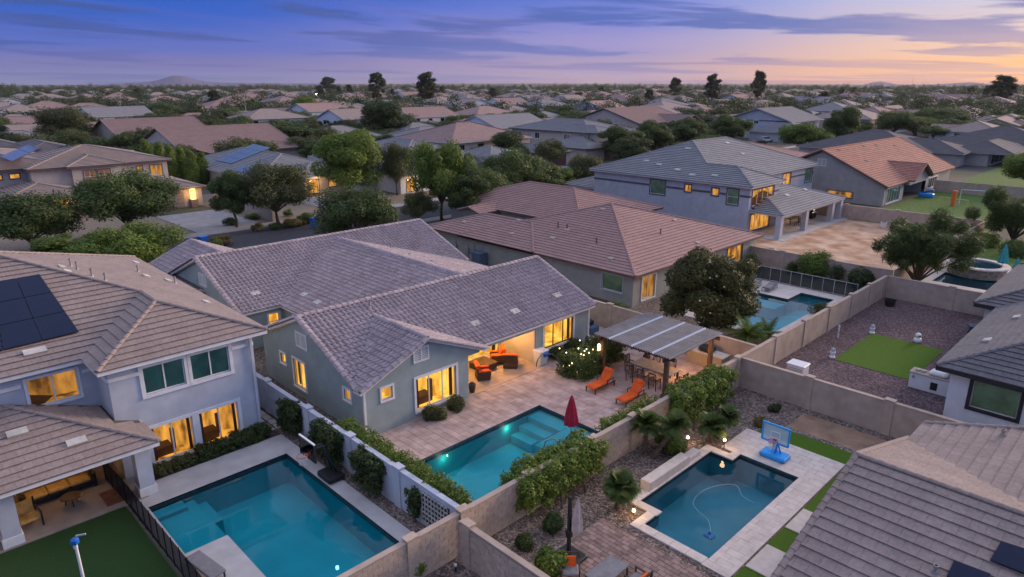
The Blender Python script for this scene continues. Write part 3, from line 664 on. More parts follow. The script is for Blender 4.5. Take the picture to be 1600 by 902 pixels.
# ================================================================== MAIN HOUSE
def main_house():
    h = House('house', 'grey-green single-storey house with S-tile roof and lit open patio in the centre', (-36, 24, 0), M_STM)
    h.gable(-37.9, -27.0, 15.85, 34.35, 2.7, .42, 'y'); zg = 2.7 + 4.1 * .42; gi = -27.0 - (zg - 2.7) / .42
    for pl in ([(-27.0, 15.7, 2.7), (-26.3, 15.7, 2.7), (-26.3, 19.8, zg), (gi, 19.8, zg)], [(-26.3, 23.9, 2.7), (-27.0, 23.9, 2.7), (gi, 19.8, zg), (-26.3, 19.8, zg)]): h.planes.append((pl, 'a'))
    h.caps.append(((gi, 19.8, zg), (-26.3, 19.8, zg), 'a')); h.rakes += [((-26.3, 15.7, 2.7), (-26.3, 19.8, zg)), ((-26.3, 23.9, 2.7), (-26.3, 19.8, zg))]
    h.gable(-54.7, -41.7, 16.5, 35.9, 2.7, .392, 'y'); h.gable(-48.2, -32.4, 19.3, 35.6, 2.7, .281, 'x'); h.gable(-58.4, -48, 15.9, 23.9, 2.6, .43, 'x')
    y2 = dict(room=M_ROOM2)
    a = h.wall((-37.5, 16.1), (-26.6, 16.1), 0, 2.6, [W(3.6, 4.95, .55, 2.2, room=M_ROOM2, mull=1, fur=True), W(2.1, 2.75, 1.5, 2.1, room=M_ROOM2, mull=0), W(8.95, 9.6, 1.55, 2.15, room=M_ROOM2, mull=0)], peak=(5.1, 4.85))
    h.vent(a, 4.25, 5.5, 3.1, 4.0)
    b = h.wall((-26.6, 16.1), (-26.6, 22.75), 0, 2.6, [W(3.05, 5.75, .45, 2.25, room=M_ROOM2, mull=2, fur=True, trim=.13), W(.95, 1.6, 1.75, 2.4, room=M_ROOM2, mull=0)])
    h.wallmb.poly([(-26.6, 16.1, 2.6), (-26.6, 23.65, 2.6), (-26.6, 19.8, 4.28)]); h.wallmb.box(-26.95, 22.75, 2.5, -26.6, 23.6, 2.62)
    h.vent(b, 2.95, 3.95, 3.15, 3.95)
    h.wall((-26.6, 22.75), (-30.4, 22.75), 0, 2.6)
    h.wall((-30.4, 22.75), (-30.4, 28.9), 0, 2.6, [W(2.6, 5.9, .05, 2.2, room=M_ROOM2, mull=2, door=True, trim=.06, depth=3, fur=True, fm=M_WHITE)])
    h.wall((-30.4, 28.9), (-27.3, 28.9), 0, 2.6)
    h.wall((-27.3, 28.9), (-27.3, 34.05), 0, 2.6, [W(.75, 3.55, .75, 2.3, room=M_ROOM2, mull=2, fur=True, trim=.12, fm=M_BRONZE, depth=2.2)])
    h.wall((-27.3, 34.05), (-37.5, 34.05), 0, 2.6, peak=(5.1, 4.75)); h.wall((-37.5, 19.7), (-37.5, 16.1), 0, 2.6)
    h.wall((-42, 16.8), (-42, 19.7), 0, 2.6, [W(1.75, 2.5, 1.0, 2.15, room=M_ROOM2, mull=0, hm=1)]); h.wall((-42, 19.7), (-37.5, 19.7), 0, 2.6, [W(1.2, 2.6, .9, 2.1, room=M_ROOM3)])
    c = h.wall((-54.3, 16.8), (-42, 16.8), 0, 2.6, peak=(6.15, 5.0)); h.vent(c, 5.6, 6.9, 3.2, 4.1)
    h.wall((-37.5, 35.2), (-54.3, 35.2), 0, 2.6); h.wall((-54.3, 35.2), (-54.3, 16.8), 0, 2.6); h.wall((-58, 16.2), (-54.3, 16.2), 0, 2.5); h.wall((-58, 23.6), (-58, 16.2), 0, 2.5, peak=(3.7, 4.0)); h.wall((-54.3, 23.6), (-58, 23.6), 0, 2.5)
    h.finish()
    h.roof(M_S, 'S', .30, .37, M_WHITE, pieces=300, capr=.19, thick=.16)
    for q in ((743, 507), (804, 488), (870, 463), (475, 462), (497, 474), (399, 460)): h.patch(q[0], q[1], 4, .62, .42, M_FLAG)
    for q in ((578, 482, .45, .05), (517, 361, .75, .10), (611, 391, .55, .05), (640, 400, .2, .05), (675, 411, .2, .05)): h.pipe(q[0], q[1], 4.5, q[2], q[3], M_GREYM)
    MB().box(-30.38, 28.84, .03, -27.35, 28.89, 2.58).build('patio_side_lining', M_STC, h.root); MB().box(-30.39, 22.8, .03, -30.34, 25.25, 2.58).build('patio_back_lining', M_STC, h.root)  # thin cream linings added over the grey-green walls; lamplight warmth put into their colour
    MB().box(-27.6, 22.75, 2.3, -27.2, 28.9, 2.62).build('patio_beam', M_STM, h.root)
    MB().box(-30.4, 22.75, 2.58, -27.2, 28.9, 2.64).build('patio_ceiling', M_STC, h.root)
    for y in (24.2, 27.4): MB().lathe((-28.9, y, 2.50), [(.14, 0), (.17, .06)], 14).build('ceiling_lamp', emis('lamp_patio', (1, .6, .22), 14), h.root)
    MB().box(-26.62, 15.98, 0, -26.52, 16.08, 2.6).build('downpipe', M_WHITE, h.root)
    MB().box(-27.28, 33.9, 0, -27.18, 34.0, 2.6).build('downpipe', M_WHITE, h.root)
    return h
MH = main_house()

# ================================================================== BROWN-ROOFED HOUSE
def brown_house():
    h = House('house', 'sage stucco house with broad brown tiled hip roof behind the pergola yard', (-42, 52, 0), M_STB)
    h.hip(-50.2, -29.2, 41.9, 63, 2.7, .29); h.hip(-55.6, -40, 41.9, 51.0, 2.72, .29); h.hip(-66, -44, 53.2, 68, 2.9, .30); h.gable(-60, -56.5, 50.3, 60, 2.8, .3, 'y')
    h.wall((-55.1, 42.4), (-29.7, 42.4), 0, 2.6, [W(22.35, 24.4, .9, 2.25, blind=M_GSHL, mull=0, tm=M_STG)])
    h.wall((-29.7, 42.4), (-29.7, 62.5), 0, 2.6, [W(14.6, 17.4, .55, 2.25, room=M_ROOM1, mull=2, tm=M_BRONZE, fm=M_STC), W(9.5, 11.5, .9, 2.2, room=M_ROOM1), W(1.2, 3.0, .3, 2.2, room=M_ROOM3, fm=M_WHITE)])
    h.wall((-29.7, 62.5), (-49.7, 62.5), 0, 2.6); h.wall((-55.1, 50.5), (-55.1, 42.4), 0, 2.6); h.wall((-50, 50.5), (-55.1, 50.5), 0, 2.6)
    h.wall((-50, 53.7), (-50, 50.5), 0, 2.6); h.wall((-65.5, 53.7), (-44.5, 53.7), 0, 2.7, [W(13.2, 15.2, 1.2, 2.3, blind=M_GSHL)]); h.wall((-65.5, 67.5), (-65.5, 53.7), 0, 2.7); h.wall((-44.5, 67.5), (-65.5, 67.5), 0, 2.7); h.wall((-44.5, 62.5), (-44.5, 67.5), 0, 2.7)
    h.finish()
    h.roof(M_FBR, 'flat', .42, .42, M_FASCB, pieces=0, capr=.13, capobj=False)
    for q in ((726, 348), (811, 345), (864, 373), (744, 337), (800, 366), (886, 360), (955, 405), (1090, 380), (942, 328), (1054, 345)): h.patch(q[0], q[1], 4, .5, .35, M_STTAN)
    for q in ((872, 356), (886, 359), (942, 303), (1032, 366), (932, 381)): h.pipe(q[0], q[1], 4, .5, .06, M_FASCB)
    MB().box(-47.5, 41.3, .1, -46.3, 42.2, 1.5).box(-47.53, 41.27, 1.45, -46.27, 42.23, 1.55).build('air_conditioner', mat('ac_blue_grey', (.10, .15, .22), .5), h.root)
    for x in (-51, -49.2, -48.3): MB().tube([(x, 42.34, .2), (x, 42.34, 1.9)], .03, 6).box(x - .15, 42.22, 1.0, x + .15, 42.38, 1.5).build('utility_box', M_GREYM, h.root)
    return h
BH = brown_house()

# ================================================================== GREY TWO-STOREY
def grey_house():
    h = House('house', 'light grey two-storey house with dark trim band and grey tiled roof', (-46, 86, 0), M_STG)
    z, zr, zp = 5.6, 5.6 + .385 * 9.7, 5.6 + .385 * 4.2; A, A2, V, Q = (-49.5, 82.6, zr), (-49.5, 91.5, zr), (-44, 77.1, zp), (-39.9, 77.1, zp)
    for pl in ([(-59.2, 72.9, z), (-44, 72.9, z), V, A], [(-44, 72.9, z), (-35.7, 72.9, z), Q, V], [(-39.8, 81.3, z), (-39.8, 101.2, z), A2, A, V], [(-35.7, 72.9, z), (-35.7, 81.3, z), Q], [(-35.7, 81.3, z), (-39.8, 81.3, z), V, Q], [(-39.8, 101.2, z), (-59.2, 101.2, z), A2], [(-59.2, 101.2, z), (-59.2, 72.9, z), A, A2]): h.planes.append((pl, 'a'))
    for c in ((A, A2), (A, V), (V, Q), ((-35.7, 72.9, z), Q), ((-35.7, 81.3, z), Q), ((-39.8, 101.2, z), A2), ((-59.2, 72.9, z), A)): h.caps.append((*c, 'a'))
    h.hip(-43, -32.2, 73.65, 91.6, 2.75, .30); h.hip(-64, -50, 84, 98, 4.7, .3); h.hip(-66, -56, 75, 85, 2.7, .3)
    a = dict(tm=M_BAND, fm=M_WHITE, trim=.12)
    h.wall((-58.7, 73.4), (-36.2, 73.4), 0, 5.5, [W(9.1, 11.3, 3.35, 5.1, blind=M_GSHL, mull=0, **a), W(14.1, 14.95, 4.15, 4.95, room=M_ROOM1, mull=0, **a), W(17.75, 18.6, 4.1, 4.9, room=M_ROOM1, mull=0, **a), W(19.75, 21.15, 3.3, 5.05, blind=M_GSHL, hm=1, mull=0, **a)], band=(4.3, .22, [(0, 8.9), (11.5, 13.9), (15.15, 17.55), (18.8, 19.55), (21.35, 22.5)]))
    h.wall((-36.2, 73.4), (-36.2, 80.8), 0, 5.5, [W(.7, 6.0, 3.2, 5.05, room=M_ROOM1, mull=3, **a), W(.8, 5.6, .3, 2.2, room=M_ROOM1, mull=3, **a)], band=(4.3, .22, [(0, .5), (6.2, 7.4)]))
    h.wall((-36.2, 80.8), (-40.3, 80.8), 0, 5.5); h.wall((-40.3, 80.8), (-40.3, 100.7), 0, 5.5, [W(10.0, 12.4, 3.2, 5.0, room=M_ROOM1, mull=1, hm=1, **a), W(17.2, 19.4, 3.2, 5.0, blind=M_GSHL, mull=0, **a), W(1, 5, .1, 2.2, room=M_ROOM1, mull=2, tm=M_BAND), W(8, 11, .4, 2.2, room=M_ROOM1, mull=2, tm=M_BAND)], band=(4.3, .22, [(0, 9.8), (12.6, 17.0), (19.6, 19.9)]))
    h.wall((-40.3, 100.7), (-58.7, 100.7), 0, 5.5); h.wall((-58.7, 100.7), (-58.7, 73.4), 0, 5.5); h.wall((-63.5, 84.5), (-58.7, 84.5), 0, 4.6); h.wall((-63.5, 97.5), (-63.5, 84.5), 0, 4.6); h.wall((-65.5, 75.5), (-58.7, 75.5), 0, 2.6); h.wall((-65.5, 84.5), (-65.5, 75.5), 0, 2.6)
    h.finish(M_BAND)
    h.roof(M_FG, 'course', 1.3, .46, M_FASC, pieces=0, capr=.15, capobj=False)
    for y in (73.9, 80.6, 88.4, 91.0): MB().box(-32.9, y - .35, 0, -32.3, y + .35, 2.6).build('patio_post', M_STG, h.root)
    MB().box(-32.9, 73.6, 2.3, -32.4, 91.3, 2.65).build('patio_beam', M_STG, h.root)
    for y in (77, 83.5): MB().lathe((-36.5, y, 2.3), [(.2, 0), (.25, .1)], 12).build('ceiling_lamp', M_LAMP, h.root)
    for q in ((1010, 252), (1030, 258), (1059, 266), (1082, 274), (1117, 275), (1075, 233), (1160, 241), (1136, 224), (1258, 297), (1230, 306)): h.patch(q[0], q[1], 6, .8, .45, M_FLAG)
    return h
GH = grey_house()

# ================================================================== TERRACOTTA HOUSE
def terra_house():
    h = House('house', 'taupe gabled house with terracotta tiled roof and small cross gable above a green lawn', (-40, 120, 0), M_STT)
    h.gable(-50.6, -31.2, 104.2, 138, 2.8, .47, 'y'); h.gable(-42, -30.4, 113.4, 122.4, 2.9, .47, 'x'); h.hip(-62, -48, 108, 126, 2.9, .3)
    a = h.wall((-50.1, 104.7), (-31.7, 104.7), 0, 2.7, [W(10.6, 14.2, .7, 1.5, room=M_ROOM3, tm=M_BAND)], peak=(9.2, 7.0)); h.vent(a, 8.6, 9.9, 4.9, 6.0)
    h.wall((-31.7, 104.7), (-31.7, 113.2), 0, 2.7, [W(1.2, 6.9, .2, 2.3, blind=M_GSHL, mull=4, trim=.12)]); h.wall((-31.7, 113.2), (-35.5, 113.2), 0, 2.7); h.wall((-35.5, 113.2), (-35.5, 122), 0, 2.7, [W(1, 7, .1, 2.2, mull=3)]); h.wall((-35.5, 122), (-31.7, 122), 0, 2.7)
    h.wall((-31.2, 122), (-31.2, 129), 0, 2.7, [W(1.5, 6.0, .6, 2.2, mull=3)]); h.wall((-31.7, 129), (-31.7, 137.5), 0, 2.7); h.wall((-31.7, 137.5), (-50.1, 137.5), 0, 2.7, peak=(9.2, 7.0)); h.wall((-50.1, 137.5), (-50.1, 104.7), 0, 2.7)
    mb = h.wallmb; mb.poly([(-31.0, 113.6, 2.7), (-31.0, 122.2, 2.7), (-31.0, 117.9, 4.75)]); mb.box(-31.5, 113.2, 2.2, -31.0, 122.2, 2.7)
    h.finish(); h.roof(M_FT, 'course', 1.3, .46, M_FASCB, pieces=0, capr=.15, capobj=False)
    for q in ((1311, 235), (1349, 229), (1369, 227), (1398, 228), (1354, 252)): h.patch(q[0], q[1], 5, .7, .4, M_FASCB)
    return h
TH = terra_house()

# ================================================================== WHITE HOUSE AT RIGHT and BROWN-TILED HOUSE BOTTOM RIGHT
def white_house():
    h = House('house', 'white stucco house with charcoal roof and black-framed green window at right', (0, 48, 0), M_STW)
    h.hip(-7.9, 9, 38.5, 62, 2.95, .40); h.hip(-9.2, 4, 51.8, 66, 3.0, .40)
    h.wall((-7.3, 39.1), (8.5, 39.1), 0, 2.8, [W(1.05, 3.05, 1.0, 2.45, blind=M_GSHL, mull=0, tm=M_FASCK, fm=M_STC, trim=.17)])
    h.wall((8.5, 39.1), (8.5, 61.5), 0, 2.6); h.wall((8.5, 61.5), (3.5, 61.5), 0, 2.6); h.wall((-7.3, 52.3), (-7.3, 39.1), 0, 2.8); h.wall((-8.6, 52.3), (-7.3, 52.3), 0, 2.6); h.wall((-8.6, 65.4), (-8.6, 52.3), 0, 2.7); h.wall((3.5, 65.4), (-8.6, 65.4), 0, 2.7)
    h.finish(); h.roof(M_FDG, 'flat', .36, .40, M_FASCK, pieces=120, capr=.12, thick=.26)
    for q in ((1589, 497), (1543, 533)): h.patch(q[0], q[1], 4, .6, .35, M_FLAG)
    return h
WH = white_house()
def corner_house():
    h = House('house', 'house with pinkish-brown tiled roof and dark solar panels in the bottom right corner', (0, 22, 0), M_STC)
    h.gable(-6.7, 12, 17.0, 30.2, 2.45, .295, 'x'); h.gable(-6.55, 9.5, 23.9, 31.9, 2.6, .30, 'y')
    h.wall((-6.2, 17.5), (11.5, 17.5), 0, 2.4); h.wall((-6.2, 29.7), (-6.2, 17.5), 0, 2.4, peak=(6.1, 4.1)); h.wall((-6.1, 31.4), (-6.1, 29.7), 0, 2.5); h.wall((9, 31.4), (-6.1, 31.4), 0, 2.5, peak=(7.5, 4.7)); h.wall((11.5, 17.5), (11.5, 29.7), 0, 2.4)
    h.finish(); h.roof(M_FTG, 'flat', .42, .46, M_WHITE, pieces=300, capr=.12)
    h.pipe(1566, 682, 4, .3, .06, M_STTAN); h.pipe(1460, 897, 3, .3, .05)
    solar(h, [(1545, 880), (1600, 902), (1630, 872), (1563, 850)], 1, 1, 3.5); solar(h, [(1478, 905), (1530, 928), (1548, 902), (1490, 880)], 1, 1, 3)
    return h
CH = corner_house()
# ------------------------------------------------------------------ the setting: ground, yards, pools, street
def sheet(name, rects, holes, z, m, parent=None, thick=0.0, kind='structure'):
    xs = sorted({round(t, 3) for r in rects + holes for t in (r[0], r[1])}); ys = sorted({round(t, 3) for r in rects + holes for t in (r[2], r[3])})
    inr = lambda r, x, y: r[0] < x < r[1] and r[2] < y < r[3]
    cell = {}
    for i, (a, b) in enumerate(zip(xs, xs[1:])):
        for j, (c, d) in enumerate(zip(ys, ys[1:])):
            x, y = (a + b) / 2, (c + d) / 2
            if any(inr(r, x, y) for r in rects) and not any(inr(r, x, y) for r in holes): cell[i, j] = (a, b, c, d)
    mb = MB()
    for (i, j), (a, b, c, d) in cell.items():
        mb.poly([(a, c, z), (b, c, z), (b, d, z), (a, d, z)])
        if thick:
            for (k, p, q) in (((i, j - 1), (a, c), (b, c)), ((i + 1, j), (b, c), (b, d)), ((i, j + 1), (b, d), (a, d)), ((i - 1, j), (a, d), (a, c))):
                if k not in cell: mb.poly([(*p, z - thick), (*q, z - thick), (*q, z), (*p, z)])
    return mb.build(name, m, parent, kind=None if parent else kind)
POOL_L = [(-28.1, -24.0, 6.4, 12.55), (-24.0, -18.7, 8.0, 12.55)]
POOL_M = [(-23.15, -18.2, 16.35, 24.85)]
POOL_R = [(-14.1, -10.1, 21.35, 27.2), (-13.05, -10.1, 20.15, 21.35), (-12.95, -10.1, 27.2, 27.9)]
POOL_B = [(-24.5, -19.3, 44.5, 53.1), (-22.0, -19.3, 53.1, 55.6)]
POOL_S = [(-15.4, -8.9, 67.5, 71.6)]
HOLES = POOL_L + POOL_M + POOL_R + POOL_B + POOL_S
B_ = 3900
sheet('ground', [(-B_, B_, -B_, B_)], HOLES, -.03, M_GRND)
def pool(name, label, rects, zw, basin, water, depth=1.35, cop=None, shelf=None, steps=()):
    cx = sum(r[0] + r[1] for r in rects) / len(rects) / 2; cy = sum(r[2] + r[3] for r in rects) / len(rects) / 2
    t = thing(name, label, 'pool', (cx, cy, 0), world=True)
    mb = MB(); xs = sorted({round(v, 3) for r in rects for v in r[:2]}); ys = sorted({round(v, 3) for r in rects for v in r[2:]})
    inr = lambda x, y: any(r[0] < x < r[1] and r[2] < y < r[3] for r in rects); cell = {}
    for i in range(len(xs) - 1):
        for j in range(len(ys) - 1):
            if inr((xs[i] + xs[i + 1]) / 2, (ys[j] + ys[j + 1]) / 2): cell[i, j] = (xs[i], xs[i + 1], ys[j], ys[j + 1])
    wt = MB(); bandt = MB()
    for (i, j), (a, b, c, d) in cell.items():
        mb.poly([(a, c, -depth), (b, c, -depth), (b, d, -depth), (a, d, -depth)]); wt.poly([(a, c, zw), (b, c, zw), (b, d, zw), (a, d, zw)])
        for (k, p, q) in (((i, j - 1), (a, c), (b, c)), ((i + 1, j), (b, c), (b, d)), ((i, j + 1), (b, d), (a, d)), ((i - 1, j), (a, d), (a, c))):
            if k not in cell:
                mb.poly([(*q, -depth), (*p, -depth), (*p, -.25), (*q, -.25)]); bandt.poly([(*q, -.25), (*p, -.25), (*p, .03), (*q, .03)])
    mb.build('basin', basin, t); bandt.build('waterline_tile', mat('waterline_tile', (.05, .09, .11), .35, .2, 8), t); wt.build('water', water, t)
    for s_ in steps: MB().box(*s_).build('pool_step', basin, t)
    return t
M_BAS1 = mat('pool_plaster_teal', (.005, .40, .49), .6, .06, .8); M_BAS2 = mat('pool_plaster_blue', (.10, .34, .42), .6, .06, .8); M_BASM = mat('pool_plaster_aqua', (.012, .50, .56), .6, .06, .8)
M_WAT = watermat('pool_water', (.70, .97, 1.0), .06)
PL = pool('swimming_pool', 'large teal swimming pool with pale concrete deck beside the left house', POOL_L, -.10, M_BAS1, M_WAT, 1.5, steps=[(-28.05, 6.42, -1.45, -24.05, 8.15, -.38), (-28.05, 8.15, -1.45, -26.2, 8.65, -.7), (-28.05, 6.42, -.38, -27.4, 7.7, -.22)])
PM = pool('swimming_pool', 'teal pool with red umbrella in its shelf, in the pink patio', POOL_M, -.10, M_BASM, M_WAT, 1.4, steps=[(-23.1, 23.9, -1.35, -20.8, 24.82, -.30), (-23.1, 23.2, -1.35, -21.2, 23.9, -.6), (-23.1, 22.6, -1.35, -21.6, 23.2, -.9), (-20.8, 22.0, -1.35, -18.25, 24.82, -.32)])
PR = pool('swimming_pool', 'still blue-grey pool with pale travertine coping at lower right', POOL_R, -.09, M_BAS2, watermat('pool_water_still', (.66, .92, .95), .012), 1.4, steps=[(-13.0, 20.2, -1.35, -10.15, 21.3, -.55)])
PB = pool('swimming_pool', 'blue pool with white sunlit reflection behind the flowering tree', POOL_B, -.10, M_BAS1, M_WAT, 1.4, steps=[(-24.4, 51.2, -1.35, -22.2, 53.05, -.45)])
PS = pool('swimming_pool', 'small far pool with round raised spa and teal umbrellas at right edge', POOL_S, -.10, M_BAS2, M_WAT, 1.3)
for px, py, z, r_, t in ((372, 743, -.4, .10, PL), (527, 887, -.6, .06, PL), (697, 711, -.4, .10, PM), (793, 664, -.4, .09, PM)):
    g = G(px, py, z); MB().lathe((g.x, g.y, z), [(r_, -.06), (r_, .05), (r_ * .6, .07)], 12).build('pool_light', emis('pool_light_warm', (1, .72, .42), 6) if px != 527 else emis('pool_light_blue', (.15, .55, 1), 2.5), t)
    l_ = bpy.data.lights.new('pool_light_glow', 'POINT'); l_.energy = 3.5 if px != 527 else 1.5; l_.color = (1, .85, .62) if px != 527 else (.4, .75, 1); l_.shadow_soft_size = .15; o = bpy.data.objects.new('pool_light_glow', l_); COL.objects.link(o); o.parent = t; o.location = Vector((g.x, g.y, z - .05)) + Vector((.35, -.25, 0)) - ORG[t.name]

yard = lambda n, r, m, z=-.006, holes=HOLES, th=0: sheet(n, r, holes, z, m, thick=th)
# left yard
sheet('turf_lawn', [(-28.9, -17, -8, 5.75)], [], .012, M_TURFD)
sheet('pool_deck', [(-30.0, -18.0, 5.95, 13.25)], POOL_L, .045, M_CONC, thick=.1)
sheet('gravel_bed', [(-31, -17, 13.25, 13.9), (-18, -17, 5.8, 13.3)], [], .004, M_GRAV)
sheet('planting_bed', [(-31, -30.0, 6.9, 12.9)], [], .006, M_MULCH)
sheet('patio_slab', [(-33, -28.9, -7, 6.7)], [], .05, mat('patio_concrete_warm', (.30, .25, .22), .85, .08, 1.5, .1, 40), thick=.1)
sheet('side_yard', [(-41.9, -26.6, 14.1, 19.7)], [], .0, M_GRAV)
sheet('side_path', [(-40, -29.8, 12.78, 13.9)], [], .002, M_MULCH)
# main yard
sheet('patio_bed', [(-27.3, -16.95, 14.1, 37.2), (-34, -27.3, 34, 37.2)], POOL_M, -.002, mat('patio_grout', (.40, .30, .26), .95))
sheet('covered_patio_slab', [(-30.4, -26.62, 22.78, 28.9)], [], .035, mat('patio_slab_warm', (.46, .34, .26), .8, .08, 1.5, .1, 40), thick=.05)
# right yard
sheet('gravel_yard', [(-16.75, -6.2, 9, 34.9)], POOL_R, -.004, M_GRAV)
sheet('dirt_patch', [(-12.6, -7.5, 32.2, 34.3)], [], .003, mat('dirt_worn', (.20, .13, .09), .95, col2=(.36, .25, .17), scale=1.2, bump=.5, bscale=8))
sheet('turf_strip', [(-13.4, -6.3, 30.55, 31.85), (-9.0, -6.3, 9, 30.6)], [], .012, M_TURF)
sheet('paver_bed', [(-14.45, -9.3, 10, 19.3)], [], -.001, M_GROUT)
# next yards
sheet('purple_gravel_yard', [(-16.75, -6.5, 35.1, 59.4)], [], -.004, M_GRAVP)
sheet('turf_square', [(-14.4, -9.95, 42.95, 49.7)], [], .016, M_TURF)
sheet('pool_yard', [(-29.7, -16.95, 37.4, 61.4)], POOL_B, -.004, M_GRAV)
sheet('pool_deck_behind', [(-26.3, -18.4, 43.6, 57.0)], POOL_B, .03, mat('deck_travertine_far', (.58, .53, .49), .8, .06, 2), thick=.06)
sheet('dirt_yard', [(-36.5, -16.95, 61.6, 91.8)], [], -.004, M_DIRT)
sheet('covered_patio_far', [(-40.3, -31.6, 73.2, 92)], [], .04, M_CONC, thick=.05)
sheet('lawn_far', [(-31, -17, 92, 126)], [], -.004, M_LAWN)
sheet('spa_yard', [(-16.7, 4, 59.6, 92)], POOL_S, -.004, M_LAWN)
sheet('spa_deck', [(-16.7, -6.5, 64.0, 77.5)], POOL_S, .03, mat('spa_deck_stone', (.62, .56, .50), .75, .06, 2), thick=.05)
sheet('lawn_beyond', [(-31, -16, 126, 175)], [], -.004, M_LAWN)
# street, kerbs, sidewalks, drives
sheet('street', [(-79.5, -69.5, -200, 900)], [], -.008, M_ASPH)
sheet('sidewalk', [(-81.4, -79.65, -200, 900), (-69.35, -67.6, -200, 900)], [], .10, M_SIDE, thick=.14)
sheet('kerb', [(-79.65, -79.5, -200, 900), (-69.5, -69.35, -200, 900)], [], .09, mat('kerb_concrete', (.42, .41, .40), .9, .06), thick=.13)
sheet('driveway', [(-95.5, -81.4, 28.6, 36.5), (-96, -81.4, 47.5, 53.0), (-96, -81.4, 103, 109), (-67.6, -58.3, 17, 23)], [], .04, M_DRIVE, thick=.06)
sheet('front_garden', [(-120, -81.4, -120, 28.6), (-110, -81.4, 36.5, 47.5), (-110, -81.4, 53, 103), (-67.6, -54.5, -60, 16), (-67.6, -54.4, 24, 100)], [], -.012, mat('front_garden_gravel', (.16, .13, .10), .95, col2=(.26, .22, .17), scale=4, bump=.5, bscale=10))
sheet('cross_street', [(-69.5, -20, 160, 169), (-300, -79.5, 160, 169), (-190, -182, 169, 900), (-190, -182, -200, 160)], [], -.007, M_ASPH)

# ---------------------------------------------- paving laid piece by piece (parts of the bed they lie in)
def pieces(parent, name, rects, holes, w, l, z, m, bond=True, limit=300, gap=.012, th=.05, jit=.0, seed=1):
    rnd = random.Random(seed); key = MB().bbox(gap / 2, gap / 2, -th, w - gap / 2, l - gap / 2, 0, .008).mesh(name, m); rest = MB(); cand = []
    for r in rects:
        nx, ny = int((r[1] - r[0]) / w + .99), int((r[3] - r[2]) / l + .99)
        for j in range(ny):
            for i in range(-1, nx):
                x0 = r[0] + i * w + (w / 2 if bond and j % 2 else 0); y0 = r[2] + j * l; x1, y1 = x0 + w, y0 + l
                full = x0 >= r[0] - .001 and x1 <= r[1] + .001 and y1 <= r[3] + .001 and not any(hx0 < x1 - .001 and hx1 > x0 + .001 and hy0 < y1 - .001 and hy1 > y0 + .001 for hx0, hx1, hy0, hy1 in holes)
                dz = rnd.uniform(-jit, jit)
                if full:
                    p = PJ((x0 + w / 2, y0 + l / 2, z))
                    if p and -20 < p[0] < 1620 and p[1] < 930: cand.append((p[2], x0, y0, dz)); continue
                    rest.box(x0 + gap / 2, y0 + gap / 2, z - th, x1 - gap / 2, y1 - gap / 2, z + dz); continue
                x0c, x1c, y1c = max(x0, r[0]), min(x1, r[1]), min(y1, r[3])
                if x1c - x0c < .03 or y1c - y0 < .03: continue
                segs = [(x0c, x1c, y0, y1c)]
                for hx0, hx1, hy0, hy1 in holes:
                    ns_ = []
                    for a, b, c, d in segs:
                        if hx0 >= b or hx1 <= a or hy0 >= d or hy1 <= c: ns_.append((a, b, c, d)); continue
                        if a < hx0: ns_.append((a, hx0, c, d)); a = hx0
                        if b > hx1: ns_.append((hx1, b, c, d)); b = hx1
                        if c < hy0: ns_.append((a, b, c, hy0))
                        if d > hy1: ns_.append((a, b, hy1, d))
                    segs = ns_
                for a, b, c, d in segs:
                    if b - a > .03 and d - c > .03: rest.box(a + gap / 2, c + gap / 2, z - th, b - gap / 2, d - gap / 2, z + dz)
    cand.sort()
    for k, (d, x0, y0, dz) in enumerate(cand):
        if k < limit: link(name, key, parent, Matrix.Translation((x0, y0, z + dz)))
        else: rest.box(x0 + gap / 2, y0 + gap / 2, z - th, x0 + w - gap / 2, y0 + l - gap / 2, z + dz)
    if rest.v: rest.build(name + '_field', m, parent, kind='stuff')
obn = {}
for o in COL.objects: obn.setdefault(o.name, o)
pieces(obn['paver_bed'], 'paver', [(-14.4, -9.3, 10, 19.3)], [], .32, .22, .05, M_PAVE, jit=.004)
pieces(obn['patio_bed'], 'paving_slab', [(-26.6, -17.0, 14.2, 37.1), (-34, -27.3, 34.1, 37.1)], POOL_M + [(-26.7, -26.5, 14, 16)], .62, .42, .03, M_STAMP, jit=.003, gap=.014, seed=3)
cop_r = thing('pool_coping', 'pale travertine coping and paving round the lower right pool', 'paving', (-12, 24, 0), world=True)
ORG[cop_r.name] = Vector((0, 0, 0)); cop_r.location = (0, 0, 0)
TR = [(-13.9, -9.05, 27.85, 30.5), (-10.15, -9.05, 19.7, 27.9)]
pieces(cop_r, 'travertine_slab', TR, POOL_R, .6, .4, .05, M_TRAV, jit=.002, gap=.007, seed=5)
for a in ((-14.5, 21.0, -14.05, 27.6), (-14.05, 21.0, -12.95, 21.4), (-13.4, 19.75, -13.0, 21.0), (-13.0, 19.75, -10.15, 20.2), (-14.05, 27.15, -12.9, 27.6), (-13.3, 27.6, -12.9, 27.9)):
    n = max(1, int(max(a[2] - a[0], a[3] - a[1]) / .6)); 
    for i in range(n):
        if a[2] - a[0] > a[3] - a[1]: q = (a[0] + (a[2] - a[0]) * i / n + .005, a[1], a[0] + (a[2] - a[0]) * (i + 1) / n - .005, a[3])
        else: q = (a[0], a[1] + (a[3] - a[1]) * i / n + .005, a[2], a[1] + (a[3] - a[1]) * (i + 1) / n - .005)
        MB().bbox(q[0], q[1], -.02, q[2], q[3], .055, .012).build('coping_stone', M_TRAV, cop_r)
MB().bbox(-14.62, 22.2, 0, -14.12, 25.4, .48, .02).bbox(-14.62, 25.4, 0, -14.2, 26.5, .28, .02).build('raised_ledge', M_TRAV, cop_r)
